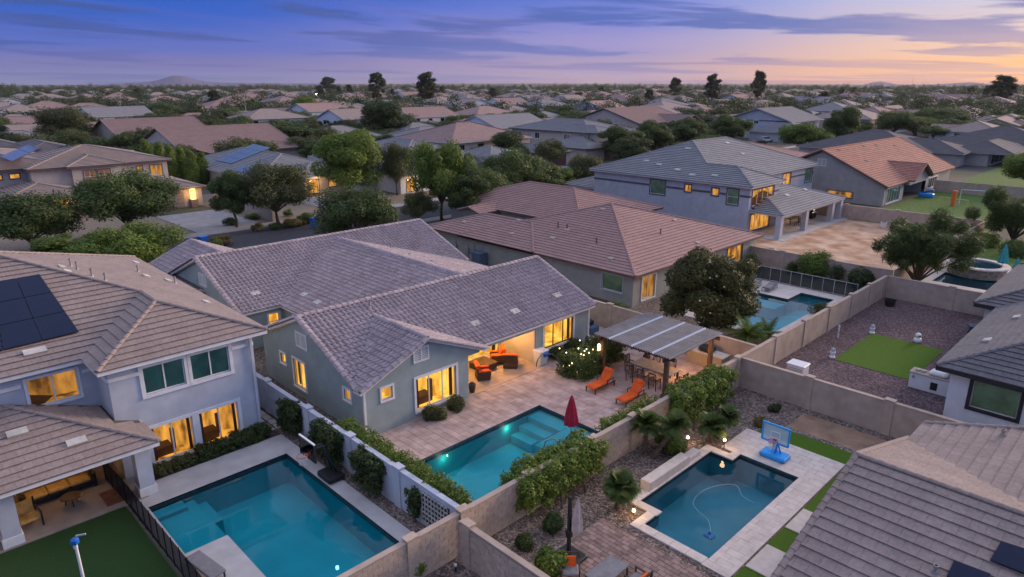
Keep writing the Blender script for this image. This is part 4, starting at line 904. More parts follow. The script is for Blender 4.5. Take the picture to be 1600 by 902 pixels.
for i, y in enumerate((24.9, 21.65, 18.4)):
    t = thing('stepping_pad', ['pale square stepping pad in turf nearest the travertine corner', 'second pale stepping pad in the turf strip by the corner roof', 'lowest pale stepping pad at bottom edge of the turf strip'][i], 'stepping pad', (-8.35, y, 0), group='stepping pads beside corner house')
    MB().bbox(-.62, -.87, .0, .75, .87, .05, .015).build('pad', M_TRAV, t)
for i in range(9):
    for j in range(2):
        t = thing('flagstone', f"{['first', 'second', 'third', 'fourth', 'fifth', 'sixth', 'seventh', 'eighth', 'ninth'][i]} pale flagstone in the {['house-side', 'wall-side'][j]} row of the narrow side path", 'flagstone', (-31.0 - i * .62, 13.1 + j * .45, 0), random.uniform(-.1, .1), 'flagstones of the side path'); MB().bbox(-.27, -.18, 0, .27, .18, .05, .02).build('slab', M_FLAG, t)

# ---------------------------------------------- garden walls
def gwall(label, p0, p1, m, h=1.8, th=.2, posts=(), cap=True, blocks=False, mc=None, postm=None, name='garden_wall'):
    a, b = Vector((*p0, 0)), Vector((*p1, 0)); t = thing(name, label, 'wall', (a + b) / 2, world=True); d = (b - a).normalized(); n = Vector((d.y, -d.x, 0)); Lw = (b - a).length
    ax = 'x' if abs(d.x) > .5 else 'y'
    def bx(mb, u0, u1, o0, o1, z0, z1, mi=0):
        p = a + d * u0 + n * o0; q = a + d * u1 + n * o1; mb.box(p.x, p.y, z0, q.x, q.y, z1, mi)
    core = MB(); e = .012 if blocks else 0
    bx(core, 0, Lw, -th / 2 + e, th / 2 - e, 0, h - .05); core.build('wall_core', M_MORT if blocks else m, t)
    if cap: c = MB(); bx(c, 0, Lw, -th / 2 - .02, th / 2 + .02, h - .06, h); c.build('wall_cap', mc or m, t)
    pm = postm or m
    for u in posts:
        c = MB(); bx(c, u - .22, u + .22, -th / 2 - .05, th / 2 + .05, 0, h + .05); bx(c, u - .25, u + .25, -th / 2 - .075, th / 2 + .075, h + .05, h + .10); c.build('pilaster', pm, t)
    if blocks:
        bw, bh, g = .40, .20, .012; cand = []; me = MB().bbox(0, 0, 0, th if ax == 'y' else bw - g, bw - g if ax == 'y' else th, bh - g, .006).mesh('block', m); rest = MB()
        for r in range(int(h / bh)):
            for i in range(int(Lw / bw) + 1):
                u = i * bw - (bw / 2 if r % 2 else 0)
                if u < 0 or u + bw > Lw: 
                    u0, u1 = max(u, 0), min(u + bw, Lw)
                    if u1 - u0 > .05: bx(rest, u0, u1 - g, -th / 2, th / 2, r * bh, r * bh + bh - g)
                    continue
                p = a + d * u - Vector((th / 2 if ax == 'y' else 0, th / 2 if ax == 'x' else 0, 0)); pj = PJ(p + Vector((0, 0, r * bh)))
                if pj and 0 < pj[0] < 1600 and 0 < pj[1] < 902: cand.append((pj[2], p.x, p.y, r * bh))
                else: rest.box(p.x, p.y, r * bh, p.x + (th if ax == 'y' else bw - g), p.y + (bw - g if ax == 'y' else th), r * bh + bh - g)
        cand.sort()
        for k, (dd, x, y, z) in enumerate(cand):
            if k < 300: link('block', me, t, Matrix.Translation(Vector((x, y, z + .004)) - ORG[t.name]))
            else: rest.box(x, y, z, x + (th if ax == 'y' else bw - g), y + (bw - g if ax == 'y' else th), z + bh - g)
        if rest.v: rest.build('block_field', m, t, kind='stuff')
    return t
gwall('long tan block wall between the pink patio and the right gravel yard', (-16.85, 13.9), (-16.85, 35.0), M_BLOCK, posts=(0.1, 3.6, 7.7, 10.7, 15.3, 20.9), blocks=True, mc=M_TAN)
gwall('low tan block wall at bottom centre beside the left pool', (-16.85, 4), (-16.85, 13.75), M_BLOCK, posts=(3.1, 7.6), blocks=True, mc=M_TAN)
gwall('tan block wall at bottom centre running down right of the cantilever umbrella base', (-16.5, 13.6), (-8, 13.6), M_BLOCK, h=1.75, posts=(.4,), blocks=True, mc=M_TAN)
gwall('pale blue-grey stucco wall with climbing plants along the left pool', (-40, 14.0), (-17.0, 14.0), M_WALLB, posts=(2.6, 7.2, 11.6, 15.4, 19.1), mc=M_STL, postm=M_WALLB)
gwall('tan stucco wall between the travertine pool yard and the purple gravel yard', (-16.9, 35.0), (-4, 35.0), M_TAN, posts=(4.1, 8.1), mc=M_TAN)
gwall('tan wall from the pergola corner up to the back of the purple gravel yard', (-16.85, 35.2), (-16.85, 59.5), M_TAN, posts=(4.4, 8.6, 12.7, 16.8, 20.6))
gwall('tan wall at the back of the purple gravel yard before the small spa pool', (-16.7, 59.55), (-6, 59.55), M_TAN, posts=(4.6, 8.5))
gwall('wall with beige cap between the pergola and the flowering tree', (-40, 37.3), (-17.0, 37.3), M_TAN, posts=(6, 12, 18))
gwall('tan wall between the fenced pool and the bare dirt yard', (-30.5, 61.5), (-17.0, 61.5), M_TAN, posts=(4, 8.5))
gwall('tan wall along the right side of the bare dirt yard behind the willowy tree', (-16.85, 61.7), (-16.85, 92), M_TAN, posts=(6, 12, 18, 24))
gwall('tan wall between the bare dirt yard and the lawn of the terracotta house', (-36, 92), (-17, 92), M_TAN, posts=(4, 10))
gwall('tan wall at the end of the lawn beyond the terracotta house', (-31, 126), (-14, 126), M_TAN)
gwall('short tan wall beside the garage of the tan two-storey house', (-82, 38.2), (-100, 38.2), M_STTAN)
gwall('side wall with gate between the main house and the brown-roofed house', (-56, 37.3), (-41, 37.3), M_TAN)
# ------------------------------------------------------------------ vegetation
def leafcloud(mb, rnd, blobs, n, size, droop=0.0, mi=0, shell=.55, flat=1.0, narrow=.5):
    rs = np.random.RandomState(rnd.randrange(1 << 30)); tot = sum(b[1] ** 2 for b in blobs); ks = [max(3, int(n * b[1] ** 2 / tot)) for b in blobs]; K = sum(ks)
    C = np.repeat(np.array([b[0] for b in blobs], float), ks, axis=0); r = np.repeat([b[1] for b in blobs], ks); sz = np.repeat([b[2] for b in blobs], ks)
    th = rs.uniform(0, 6.2832, K); cz = rs.uniform(-1, 1, K); sn = np.sqrt(1 - cz * cz); d = np.stack((sn * np.cos(th), sn * np.sin(th), cz), 1)
    rr = r * (shell + (1 - shell) * rs.random_sample(K) ** .6) * rs.uniform(.85, 1.12, K); p = C + d * rr[:, None] * np.stack((np.ones(K), np.ones(K), sz), 1)
    nm = lambda a: a / np.maximum(np.linalg.norm(a, axis=1, keepdims=True), 1e-6)
    nr = nm(d + np.stack((rs.normal(0, .5, K), rs.normal(0, .5, K), rs.normal(.35, .45, K)), 1))
    t = nm(np.cross(nr, np.stack((rs.normal(0, 1, K), rs.normal(0, 1, K), rs.normal(0, .6, K) - droop * 3), 1))); b = np.cross(nr, t)
    if droop: b = nm(b + np.array((0, 0, -droop)))
    s_ = (size * rs.uniform(.6, 1.35, K))[:, None]; a = t * s_ * narrow; e = b * s_
    mb.q.append(np.stack((p - e, p + a - e * .1, p + e, p - a - e * .1), 1)); mb.qm.append(np.full(K, mi, np.int32))
def tree_meshes(kind, seed, n, leaf, lm):
    """unit-ish tree, built at real size: returns (trunk mesh, crown mesh, height, radius)"""
    rnd = random.Random(seed); tr = MB(); cr = MB(); blobs = []
    if kind in ('round', 'dense', 'spread', 'mesquite'):
        Ht = dict(round=6.5, dense=7.5, spread=6.5, mesquite=6.5)[kind]; Rd = dict(round=3.2, dense=3.4, spread=4.2, mesquite=4.6)[kind]
        th = dict(round=1.7, dense=1.2, spread=1.3, mesquite=.5)[kind]
        p = [(0, 0, -.1), (rnd.uniform(-.1, .1), rnd.uniform(-.1, .1), th * .5), (rnd.uniform(-.2, .2), rnd.uniform(-.2, .2), th), (rnd.uniform(-.3, .3), rnd.uniform(-.3, .3), th + 1.0)]
        tr.tube(p, [.24, .18, .15, .11], 8)
        nb = dict(round=26, dense=34, spread=34, mesquite=44)[kind]; zc = th + (Ht - th) * .5
        for i in range(nb):
            a = i * 2.399 + rnd.uniform(-.3, .3); f = ((i + .5) / nb); rad = Rd * .76 * math.sqrt(f) * rnd.uniform(.75, 1.18)
            zt = zc + (Ht - th) * .42 * math.sqrt(max(0, 1 - (rad / (Rd * 1.0)) ** 2)) * rnd.uniform(-.9, 1.0)
            if kind in ('spread', 'mesquite'): zt = zc + (Ht - th) * .36 * math.sqrt(max(0, 1 - (rad / Rd) ** 2)) * rnd.uniform(-.6, 1.0) - rad * .12
            c = (rad * math.cos(a), rad * math.sin(a), zt); br = Rd * (rnd.uniform(.10, .26) if kind == 'mesquite' else rnd.uniform(.16, .40) if kind != 'dense' else rnd.uniform(.30, .42))
            blobs.append((c, br, .8)); 
            if i % 2 == 0: tr.tube([p[2], (c[0] * .4, c[1] * .4, (p[2][2] + zt) / 2), (c[0] * .95, c[1] * .95, zt)], [.10, .06, .025], 5, cap=False)
        leafcloud(cr, rnd, blobs, n, leaf, droop=.75 if kind == 'mesquite' else (.15 if kind == 'spread' else 0), shell=.35 if kind != 'dense' else .7, narrow=.10 if kind == 'mesquite' else .42)
    elif kind == 'column':
        Ht, Rd = 6.0, 1.3; tr.tube([(0, 0, -.1), (0, 0, 1.5), (0, 0, 4)], [.14, .11, .05], 7)
        for i in range(12):
            z = .7 + i * .45; r = Rd * (1 - (abs(z - 2.4) / 4.4) ** 2) * rnd.uniform(.8, 1.05); blobs.append(((rnd.uniform(-.25, .25), rnd.uniform(-.25, .25), z), max(.35, r * .85), 1.0))
        leafcloud(cr, rnd, blobs, n, leaf, shell=.75)
    elif kind == 'tall':
        Ht, Rd = 14.0, 3.0; tr.tube([(0, 0, -.1), (.1, .1, 4), (.2, -.1, 8), (.1, 0, 12)], [.35, .27, .18, .06], 7)
        for i in range(70):
            z = 3.5 + rnd.random() ** .8 * 10; a = rnd.uniform(0, 6.28); r = Rd * .85 * math.sqrt(rnd.random()) * (1.15 - abs(z - 8.5) / 8); c = (r * math.cos(a), r * math.sin(a), z); blobs.append((c, rnd.uniform(.35, .95), rnd.uniform(.9, 1.5))); tr.tube([(.1, 0, z - 1.5), c], [.08, .03], 5, cap=False)
        leafcloud(cr, rnd, blobs, n, leaf, droop=.5, shell=.3)
    elif kind == 'bush':
        Ht, Rd = 2.0, 1.3; tr.tube([(0, 0, -.05), (0, 0, .8)], [.06, .03], 5)
        for i in range(14):
            a = rnd.uniform(0, 6.28); r = Rd * .6 * math.sqrt(rnd.random()); blobs.append(((r * math.cos(a), r * math.sin(a), rnd.uniform(.45, 1.3)), rnd.uniform(.35, .62), .9))
        leafcloud(cr, rnd, blobs, n, leaf, shell=.5)
    return tr.mesh('trunk', M_BARK, smooth=True), cr.mesh('crown', lm), Ht, Rd
TM = {}
def TMX(key, kind, seed, n, leaf, lm): TM[key] = tree_meshes(kind, seed, n, leaf, lm)
TMX('round1', 'round', 1, 22000, .13, M_LF1); TMX('round2', 'round', 2, 22000, .13, M_LF2); TMX('dense1', 'dense', 3, 26000, .14, M_LF2); TMX('dense2', 'dense', 4, 26000, .14, M_LF3)
TMX('spread1', 'spread', 5, 26000, .14, M_LF1); TMX('spread2', 'spread', 6, 26000, .14, M_LF2); TMX('mesq1', 'mesquite', 7, 24000, .34, M_LF1); TMX('olive1', 'spread', 8, 22000, .13, M_LF4)
TMX('col1', 'column', 9, 12000, .12, M_LF2); TMX('tall1', 'tall', 10, 12000, .22, M_LF6); TMX('tall2', 'tall', 11, 12000, .22, M_LF6); TMX('bush1', 'bush', 12, 4000, .08, M_LF1); TMX('bush2', 'bush', 13, 4000, .08, M_LF2); TMX('bush3', 'bush', 14, 4000, .08, M_LFD)
TMX('f1', 'round', 21, 8000, .19, M_LF6); TMX('f2', 'dense', 22, 8500, .20, M_LF3); TMX('f3', 'spread', 23, 8000, .19, M_LF4); TMX('f4', 'spread', 24, 8000, .19, M_LF1); TMX('f5', 'dense', 25, 8500, .19, M_LF1)
def tree(key, loc, width, height, label, name='tree', cat='tree', group=None, rot=None, trunk=True):
    tm, cm, Ht, Rd = TM[key]; t = thing(name, label, cat, loc, random.uniform(0, 6.28) if rot is None else rot, group)
    sxy = width / (2 * Rd); t.scale = (sxy, sxy, height / Ht)
    link('trunk' if cat != 'bush' and cat != 'shrub' else 'stem', tm, t); link('crown' if cat == 'tree' else 'foliage', cm, t); return t
def tree_px(key, bx, by, wpx, top, label, **k):
    """tree surveyed from its foot (bx, by), its crown width and its top line"""
    p = G(bx, by); d = PJ(p)[2]; w = wpx * d / F_PX; lo, hi = .5, 25
    for _ in range(30):
        mid_ = (lo + hi) / 2
        if PJ((p.x, p.y, mid_))[1] > top: lo = mid_
        else: hi = mid_
    return tree(key, p, w, mid_, label, **k)
# trees this side of and along the street
tree_px('spread1', 208, 372, 158, 266, 'round green tree hiding the front door of the tan two-storey house')
tree_px('spread1', 55, 398, 150, 300, 'dark feathery tree at the left edge below the tan two-storey house')
tree_px('spread2', 205, 440, 150, 345, 'bright green bushy tree just behind the ridge of the left house')
tree_px('round2', 112, 425, 130, 368, 'low bright green tree at left behind the left house roof')
tree_px('round1', 370, 356, 72, 268, 'small dark street tree beside the driveway of the tan house')
tree_px('olive1', 436, 352, 118, 248, 'grey-green tree with forked pale trunk in front of the solar-roof house')
tree_px('dense1', 548, 312, 112, 203, 'dense bright green ball-shaped tree right of the solar-roof house')
tree_px('olive1', 621, 305, 58, 218, 'thin tree between the ball-shaped tree and the lit windows')
tree_px('spread2', 690, 345, 104, 210, 'tall round-headed street tree with bare trunk at the kerb')
tree_px('spread1', 560, 388, 132, 292, 'broad bushy tree rising behind the main house ridge beside the street')
tree_px('round1', 726, 350, 88, 266, 'leafy tree right of the bare-trunked street tree, above the brown roof')
tree_px('spread1', 802, 322, 112, 232, 'wide green tree behind the left end of the brown roof')
tree_px('spread1', 758, 340, 96, 262, 'broad leafy tree between the street tree and the left tip of the brown roof')
tree_px('round1', 838, 318, 92, 250, 'leafy tree above the notch of the brown roof')
tree_px('olive1', 655, 352, 56, 296, 'small grey-green tree at the kerb behind the main house ridge')
tree_px('dense2', 796, 262, 60, 205, 'dark narrow-topped tree in front of the chimney house')
tree_px('round2', 868, 306, 66, 258, 'small light green tree behind the brown roof ridge')
tree_px('olive1', 912, 300, 62, 238, 'grey-green tree left of the grey two-storey house roof')
tree_px('round1', 968, 252, 74, 198, 'rounded tree behind the left corner of the grey two-storey roof')
tree_px('round1', 1022, 245, 62, 190, 'first of two dark trees above the grey two-storey ridge, at left')
tree_px('round1', 1076, 240, 62, 186, 'second dark tree above the grey two-storey ridge, right of its twin')
tree_px('round1', 1140, 232, 68, 180, 'dark tree just above the apex of the grey two-storey roof')
tree_px('spread2', 1252, 240, 82, 188, 'light green feathery tree left of the terracotta roof ridge')
tree_px('dense2', 606, 222, 84, 158, 'big dark dome-shaped tree above the ball-shaped tree')
tree_px('olive1', 108, 232, 84, 163, 'yellow-green tree behind the roofs at far left')
tree_px('spread1', 255, 196, 74, 160, 'round tree behind the long mauve roof at left')
tree_px('dense1', 478, 190, 40, 150, 'upright bright green tree near the far street light')
tree_px('spread1', 362, 198, 62, 168, 'low round tree before the pale far roofs left of centre')
tree_px('round1', 455, 235, 100, 190, 'dark tree clump behind the solar-roof house')
tree_px('round1', 1310, 235, 62, 168, 'dark tree above the terracotta roof beside the parked cars')
tree_px('olive1', 1215, 262, 10, 246, 'tiny yellow shrub by the grey two-storey roof', cat='shrub', name='shrub') if False else None
tree_px('spread1', 1395, 215, 60, 172, 'dark tree in the street right of the parked cars')
tree_px('spread1', 1465, 205, 90, 168, 'broad tree right of centre in front of the far brown roofs')
tree_px('spread2', 1430, 212, 74, 180, 'low light green tree above the charcoal roofs')
tree_px('mesq1', 1578, 382, 130, 283, 'willowy tree at the right edge above the spa lawn')
tree_px('spread2', 1612, 300, 100, 232, 'bright green tree cut by the right edge beside the far patio')
tree_px('mesq1', 1432, 452, 152, 318, 'large weeping tree at the corner of the bare dirt yard')
tree_px('tall1', 668, 172, 38, 113, 'tall ragged eucalyptus on the horizon right of the orange street light')
tree_px('tall2', 590, 165, 30, 113, 'tall eucalyptus on the horizon above the dome-shaped tree')
tree_px('tall1', 1111, 168, 30, 116, 'tall eucalyptus on the skyline, the left one of the right pair')
tree_px('tall1', 1182, 168, 24, 111, 'tallest narrow eucalyptus on the skyline right of centre')
tree_px('tall2', 1054, 160, 20, 121, 'dark small skyline tree left of the right eucalyptus pair')
tree_px('tall1', 1560, 170, 44, 118, 'ragged skyline trees near the right edge')
tree_px('tall2', 515, 150, 26, 120, 'eucalyptus on the skyline left of the two tallest trees')
for i, x in enumerate((238, 255, 271, 288, 303, 318)):
    tree_px('col1', x, 292 - (i % 2) * 3, 26, 218 + i * 4, ['first cypress of the hedge row behind the tan house, at left', 'second cypress of the hedge row', 'third cypress of the hedge row', 'fourth cypress of the hedge row', 'fifth cypress of the hedge row', 'last cypress of the hedge row, beside the solar roof'][i], name='hedge_tree', group='cypress hedge row')
# the flowering tree behind the pergola
mg = thing('tree', 'dense round tree with white blossoms behind the pergola', 'tree', (-22.9, 42.0, 0)); rnd = random.Random(5)
tb = MB(); tb.tube([(0, 0, -.1), (.05, 0, 1.2), (.1, .1, 2.6), (0, 0, 4)], [.26, .2, .16, .08], 9); bl = []
for i in range(46):
    a = i * 2.399; f = (i + .5) / 46; r = 2.75 * math.sqrt(f); z = 3.35 + 2.1 * math.sqrt(max(0, 1 - (r / 3.3) ** 2)) * rnd.uniform(-1, 1); bl.append(((r * math.cos(a), r * math.sin(a), z), rnd.uniform(.75, 1.1), .85))
    if i % 3 == 0: tb.tube([(.05, 0, 2), bl[-1][0]], [.09, .03], 5, cap=False)
tb.build('trunk', M_BARK, mg, smooth=True); cb = MB(); leafcloud(cb, rnd, bl, 52000, .105, shell=.62, narrow=.5); cb.build('crown', M_LF5, mg)
for k in range(34):
    c, r, sz = bl[rnd.randrange(46)]; th = rnd.uniform(-2.6, .6); ph = rnd.uniform(.6, 2.3); d = Vector((math.sin(ph) * math.cos(th), math.sin(ph) * math.sin(th), math.cos(ph)))
    p = Vector(c) + Vector((d.x, d.y, d.z * sz)) * r * 1.06
    MB().lathe(tuple(p), [(.03, -.05), (.07, 0), (.05, .05)], 7).build('blossom', M_FLW, mg)
def hedge(name, label, x0, y0, z0, x1, y1, z1, n, leaf, lm, lump=.32, seed=1, cat='shrub', group=None, flowers=0, fm=None, fsize=.05, stems=()):
    c = ((x0 + x1) / 2, (y0 + y1) / 2, 0); t = thing(name, label, cat, c, 0, group); rnd = random.Random(seed); bl = []
    sx, sy, sz = x1 - x0, y1 - y0, z1 - z0; st_ = lump * .85; nx, ny, nz_ = max(1, round((sx - lump) / st_) + 1), max(1, round((sy - lump) / st_) + 1), max(1, round((sz - lump) / st_) + 1)
    for i in range(nx):
        for j in range(ny):
            for q in range(nz_):
                f = lambda a, b, m_, k_: (a + b) / 2 if k_ == 1 else a + lump * .5 + (b - a - lump) * m_ / (k_ - 1)
                if rnd.random() < .10: continue
                bl.append(((f(x0, x1, i, nx) - c[0] + rnd.gauss(0, lump * .22), f(y0, y1, j, ny) - c[1] + rnd.gauss(0, lump * .22), max(lump * .3, f(z0, z1, q, nz_) + rnd.gauss(0, lump * .18))), lump * rnd.uniform(.62, .85), 1))
    k = len(bl); n = int(n * 2.6); leaf *= .62
    mb = MB(); leafcloud(mb, rnd, bl, n, leaf, shell=.45); mb.build('foliage', lm, t)
    st = MB()
    for s_ in (stems or [(0, 0)]): st.tube([(s_[0], s_[1], 0), (s_[0] * .9, s_[1] * .9, max(.2, z0 + .2)), (s_[0] * .8, s_[1] * .8, z0 + sz * .6)], [.05, .04, .02], 6)
    st.build('stem', M_BARK, t)
    for i in range(flowers):
        b = bl[rnd.randrange(k)]; th = rnd.uniform(-2.4, .8); ph = rnd.uniform(.1, 1.7); d = Vector((math.sin(ph) * math.cos(th), math.sin(ph) * math.sin(th), math.cos(ph))); p = Vector(b[0]) + d * b[1] * 1.08
        MB().lathe(tuple(p), [(fsize * .4, -.02), (fsize, .01), (fsize * .5, .03)], 6).build('flower', fm or M_FLW, t)
    return t
hedge('climbing_plant', 'climbing plant on the pale wall nearest the left house corner', -30.6, 13.35, .3, -28.9, 13.95, 1.75, 3200, .10, M_LF3, .3, 1)
hedge('climbing_plant', 'climbing plant on the pale wall right behind the basketball hoop', -27.2, 13.2, .3, -25.1, 13.95, 1.85, 3600, .10, M_LF3, .3, 2)
hedge('climbing_plant', 'climbing plant on the pale wall right of the basketball hoop', -23.5, 13.3, .35, -21.7, 13.95, 1.75, 3200, .10, M_LF3, .3, 3)
hedge('climbing_plant', 'thin creeper hanging over the wall lattice', -19.9, 13.55, .4, -19.2, 13.95, 1.5, 700, .09, M_LF3, .2, 4)
hedge('hedge', 'yellow-green clipped hedge behind the pale wall by the pink patio', -26.2, 14.15, .3, -17.3, 14.95, 1.95, 9000, .10, M_LF2, .33, 5, cat='hedge', stems=[(-3, 0), (0, 0), (3, 0)])
hedge('flowering_hedge', 'yellow-flowering creeper mounded over the block wall beside the teal pool', -17.75, 16.8, .5, -16.1, 21.7, 1.9, 13000, .11, M_LF2, .42, 6, cat='hedge', flowers=60, fsize=.036, fm=M_FLY, stems=[(.9, -.6), (.85, 1.0)])
hedge('flowering_hedge', 'white-flowering creeper draped over the block wall by the pergola', -17.3, 27.5, .4, -15.9, 32.8, 2.0, 14000, .11, M_LF2, .42, 7, cat='hedge', flowers=60, fsize=.036, fm=M_FLW, stems=[(.9, -1.8), (.85, 1.0)])
hedge('shrub', 'low green shrub on the patio side between the two flowering creepers', -17.8, 23.0, .2, -17.1, 27.2, 1.75, 4000, .10, M_LF2, .3, 8)
hedge('shrub', 'dark shrubs along the left house wall under the lit windows', -30.9, 9.3, .0, -30.05, 12.7, .58, 5200, .09, M_LF3, .28, 9)
hedge('shrub', 'low dry brownish shrub near the patio post of the left house', -30.8, 7.2, 0, -30.1, 9.2, .42, 2000, .09, M_LF4, .22, 10)
def ball(px, py, r, h, lm, label, seed, n=1500, name='shrub', leaf=.08):
    p = G(px, py); t = thing(name, label, 'shrub', p); rnd = random.Random(seed); bl = [((rnd.uniform(-.45, .45) * r, rnd.uniform(-.45, .45) * r, h * rnd.uniform(.35, .65)), r * rnd.uniform(.45, .65), h / r * .5 / .6) for _ in range(9)]
    mb = MB(); leafcloud(mb, rnd, bl, int(n * 2.4), leaf * .66, shell=.6); mb.build('foliage', lm, t); MB().tube([(0, 0, 0), (0, 0, h * .5)], [.04, .02], 5).build('stem', M_BARK, t); return t
ball(680, 656, .62, .8, M_LF4, 'clipped round shrub under the big lit window, left one', 31); ball(714, 641, .55, .75, M_LF4, 'clipped round shrub under the big lit window, right one', 32)
ball(868, 560, .8, .75, M_LF3, 'dark low shrub under the lit bedroom window, left one', 33, 2000); ball(893, 548, .8, .8, M_LF3, 'dark low shrub under the lit bedroom window, right one', 34, 2000)
ball(862, 827, .50, .62, M_LF3, 'small dark shrub in gravel left of the cantilever umbrella', 35); ball(818, 858, .42, .5, M_LF3, 'smaller dark shrub in gravel by the low block wall', 36); ball(860, 898, .62, 1.0, M_LF2, 'bright feathery shrub beside the umbrella base at bottom', 37, 2200, leaf=.12)
ball(1188, 666, .36, .5, M_LFD, 'dry reddish shrub left of the turf corner', 38, 900); ball(1210, 643, .34, .42, M_LF3, 'small dark shrub below the tan stucco wall', 39, 900); ball(1047, 702, .85, .95, M_LF2, 'round green shrub beside the leaning palms', 40, 2200, leaf=.11)
ball(650, 897, .55, .8, M_LF2, 'green shrub at bottom centre inside the block wall corner', 41, 1800); ball(1273, 432, 1.6, 2.3, M_LF2, 'bright green bush behind the mesh pool fence', 42, 3500, leaf=.14); ball(1308, 440, .8, 1.6, M_LF3, 'dark upright shrub right of the bright bush by the pool fence', 43, 1600)
ball(1350, 450, 1.5, 1.6, M_LF3, 'dark shrub at the wall right end of the pool fence', 44, 2500, leaf=.13); ball(1236, 428, .6, 1.2, M_LF3, 'little dark shrub left of the bright bush', 45, 900); ball(1172, 425, .9, 1.9, M_LF3, 'dark conifer-like shrub at the brown house corner', 46, 1800); ball(1283, 490, .9, .8, M_LF4, 'small shrub at the pool edge beside the tan wall', 47, 1600)
ball(965, 500, .9, 1.5, M_LF1, 'green shrub in front of the wall left of the flowering tree', 48, 1800); ball(1590, 400, 1.8, 1.6, M_LF1, 'shrub mass at the edge of the spa lawn', 49, 2500, leaf=.15); ball(1540, 385, 1.2, 1.4, M_LF2, 'light shrub left of the spa lawn', 50, 1600, leaf=.13); ball(1515, 378, 1.3, 1.8, M_LF1, 'green shrub behind the weeping tree by the wall', 51, 1600, leaf=.13)
# lit flower bed beside the patio
hedge('flower_bed', 'flower bed with tall blooms and tiny lights beside the pergola post', -25.3, 28.6, 0, -23.3, 31.0, 1.35, 6500, .10, M_LF1, .3, 60, cat='flower bed', flowers=40, fm=M_FLY)
hedge('shrub', 'leafy shrub with white flowers left of the pergola post', -25.4, 31.2, 0, -23.6, 33.4, 1.6, 5000, .10, M_LF1, .34, 61, flowers=24, fm=M_FLW)
fb_ = [o for o in COL.objects if o.name.startswith('flower_bed') and o.parent is None][0]; rq = random.Random(77)
for k in range(34): MB().lathe((rq.uniform(-.95, .9), rq.uniform(-1.2, 1.1), rq.uniform(.35, 1.75)), [(.015, -.03), (.035, 0), (.015, .03)], 7).build('fairy_light', emis('fairy_light_glow', (1, .78, .45), 5), fb_)
MB().tube([(-25.6 + 1.25 * math.cos(a), 28.5 + .2 * math.sin(a) * 0, .05 + 1.2 * math.sin(a)) for a in [math.pi * i / 12 for i in range(13)]], .025, 6).build('garden_arch', M_BRONZE, loc=(-25.6, 28.5, 0), label='thin rusty metal hoop at the edge of the flower bed', cat='garden arch')
for i, (px, py) in enumerate(sorted(((312, 393), (345, 384), (338, 388), (360, 352), (395, 342), (450, 338), (515, 330), (455, 355), (402, 362), (430, 358), (470, 352), (480, 348), (590, 322), (640, 318), (680, 308)))):
    p = G(px, py); t = tree(('bush1', 'bush2', 'bush3')[i % 3], p, random.uniform(1.6, 3.4), random.uniform(.7, 1.5), f"low shrub in the front gardens along the street, {['first', 'second', 'third', 'fourth', 'fifth', 'sixth', 'seventh', 'eighth', 'ninth', 'tenth', 'eleventh', 'twelfth', 'thirteenth', 'fourteenth', 'last'][i]} from left", name='shrub', cat='shrub', group='front garden shrubs')
# palms
def frond(mb, base, az, elv, ln, rnd, wid=.32, sag=.5):
    p = Vector(base); d = Vector((math.cos(az) * math.cos(elv), math.sin(az) * math.cos(elv), math.sin(elv))); k = 9; pts = []
    for i in range(k + 1): pts.append(p.copy()); p += d * (ln / k); d = (d + Vector((0, 0, -sag / k * (1 + i * .25)))).normalized()
    mb.tube(pts, [.014] * k + [.004], 4, cap=False)
    for i in range(1, k):
        t = (pts[i + 1] - pts[i - 1]).normalized(); s = t.cross(Vector((0, 0, 1))).normalized(); w = wid * math.sin(math.pi * (i + .6) / (k + 1)) + .06
        for j in (0, .34, .67):
            q = pts[i].lerp(pts[i + 1], j) if i + 1 <= k else pts[i]
            for sg in (-1, 1):
                e = q + s * sg * w + t * w * .7 + Vector((0, 0, -w * .35)); a = t * .022
                mb.poly([q - a, q + a, e])
def palm(label, loc, h, lean, n, ln, seed, m=None, az0=0):
    t = thing('palm', label, 'palm', loc); rnd = random.Random(seed); top = Vector((lean * math.cos(az0), lean * math.sin(az0), h)); tb = MB()
    pts = [Vector((0, 0, -.05)), Vector((top.x * .35, top.y * .35, h * .35)), Vector((top.x * .7, top.y * .7, h * .7)), top]; tb.tube(pts, [.13, .10, .10, .12], 9)
    for i in range(7): q = pts[0].lerp(top, i / 7); tb.lathe((q.x, q.y, q.z), [(.125, 0), (.14, .05), (.11, .1)], 8)
    tb.build('trunk', M_BARK, t)
    for i in range(n): 
        mb = MB(); frond(mb, top, i * 2.399 + rnd.uniform(-.2, .2), rnd.uniform(-.15, 1.25), ln * rnd.uniform(.8, 1.1), rnd); mb.build('frond', m or M_LF1, t)
    return t
palm('upright pygmy palm of the leaning pair by the tan block wall', G(1008, 710), 1.5, .15, 40, .78, 1, az0=2.4); palm('leaning pygmy palm of the pair by the tan block wall', G(1020, 716), 1.75, .95, 40, .74, 2, az0=.7)
palm('bushy pygmy palm above the travertine pool, left of its small partner', G(1108, 690), .9, .1, 40, .74, 3); palm('smaller leaning pygmy palm right of the bushy one above the travertine pool', G(1121, 684), 1.2, .4, 30, .6, 4, az0=.6)
palm('drooping pygmy palm with lamp beside the pavers', G(965, 795), 1.05, .1, 46, .78, 5); palm('fan palm between pergola roof and fenced pool', G(1163, 545), 1.0, .1, 50, 1.6, 6, M_LF2)
palm('second palm behind the long tan wall by the fenced pool', G(1195, 540), .8, .1, 30, 1.3, 7, M_LF1)
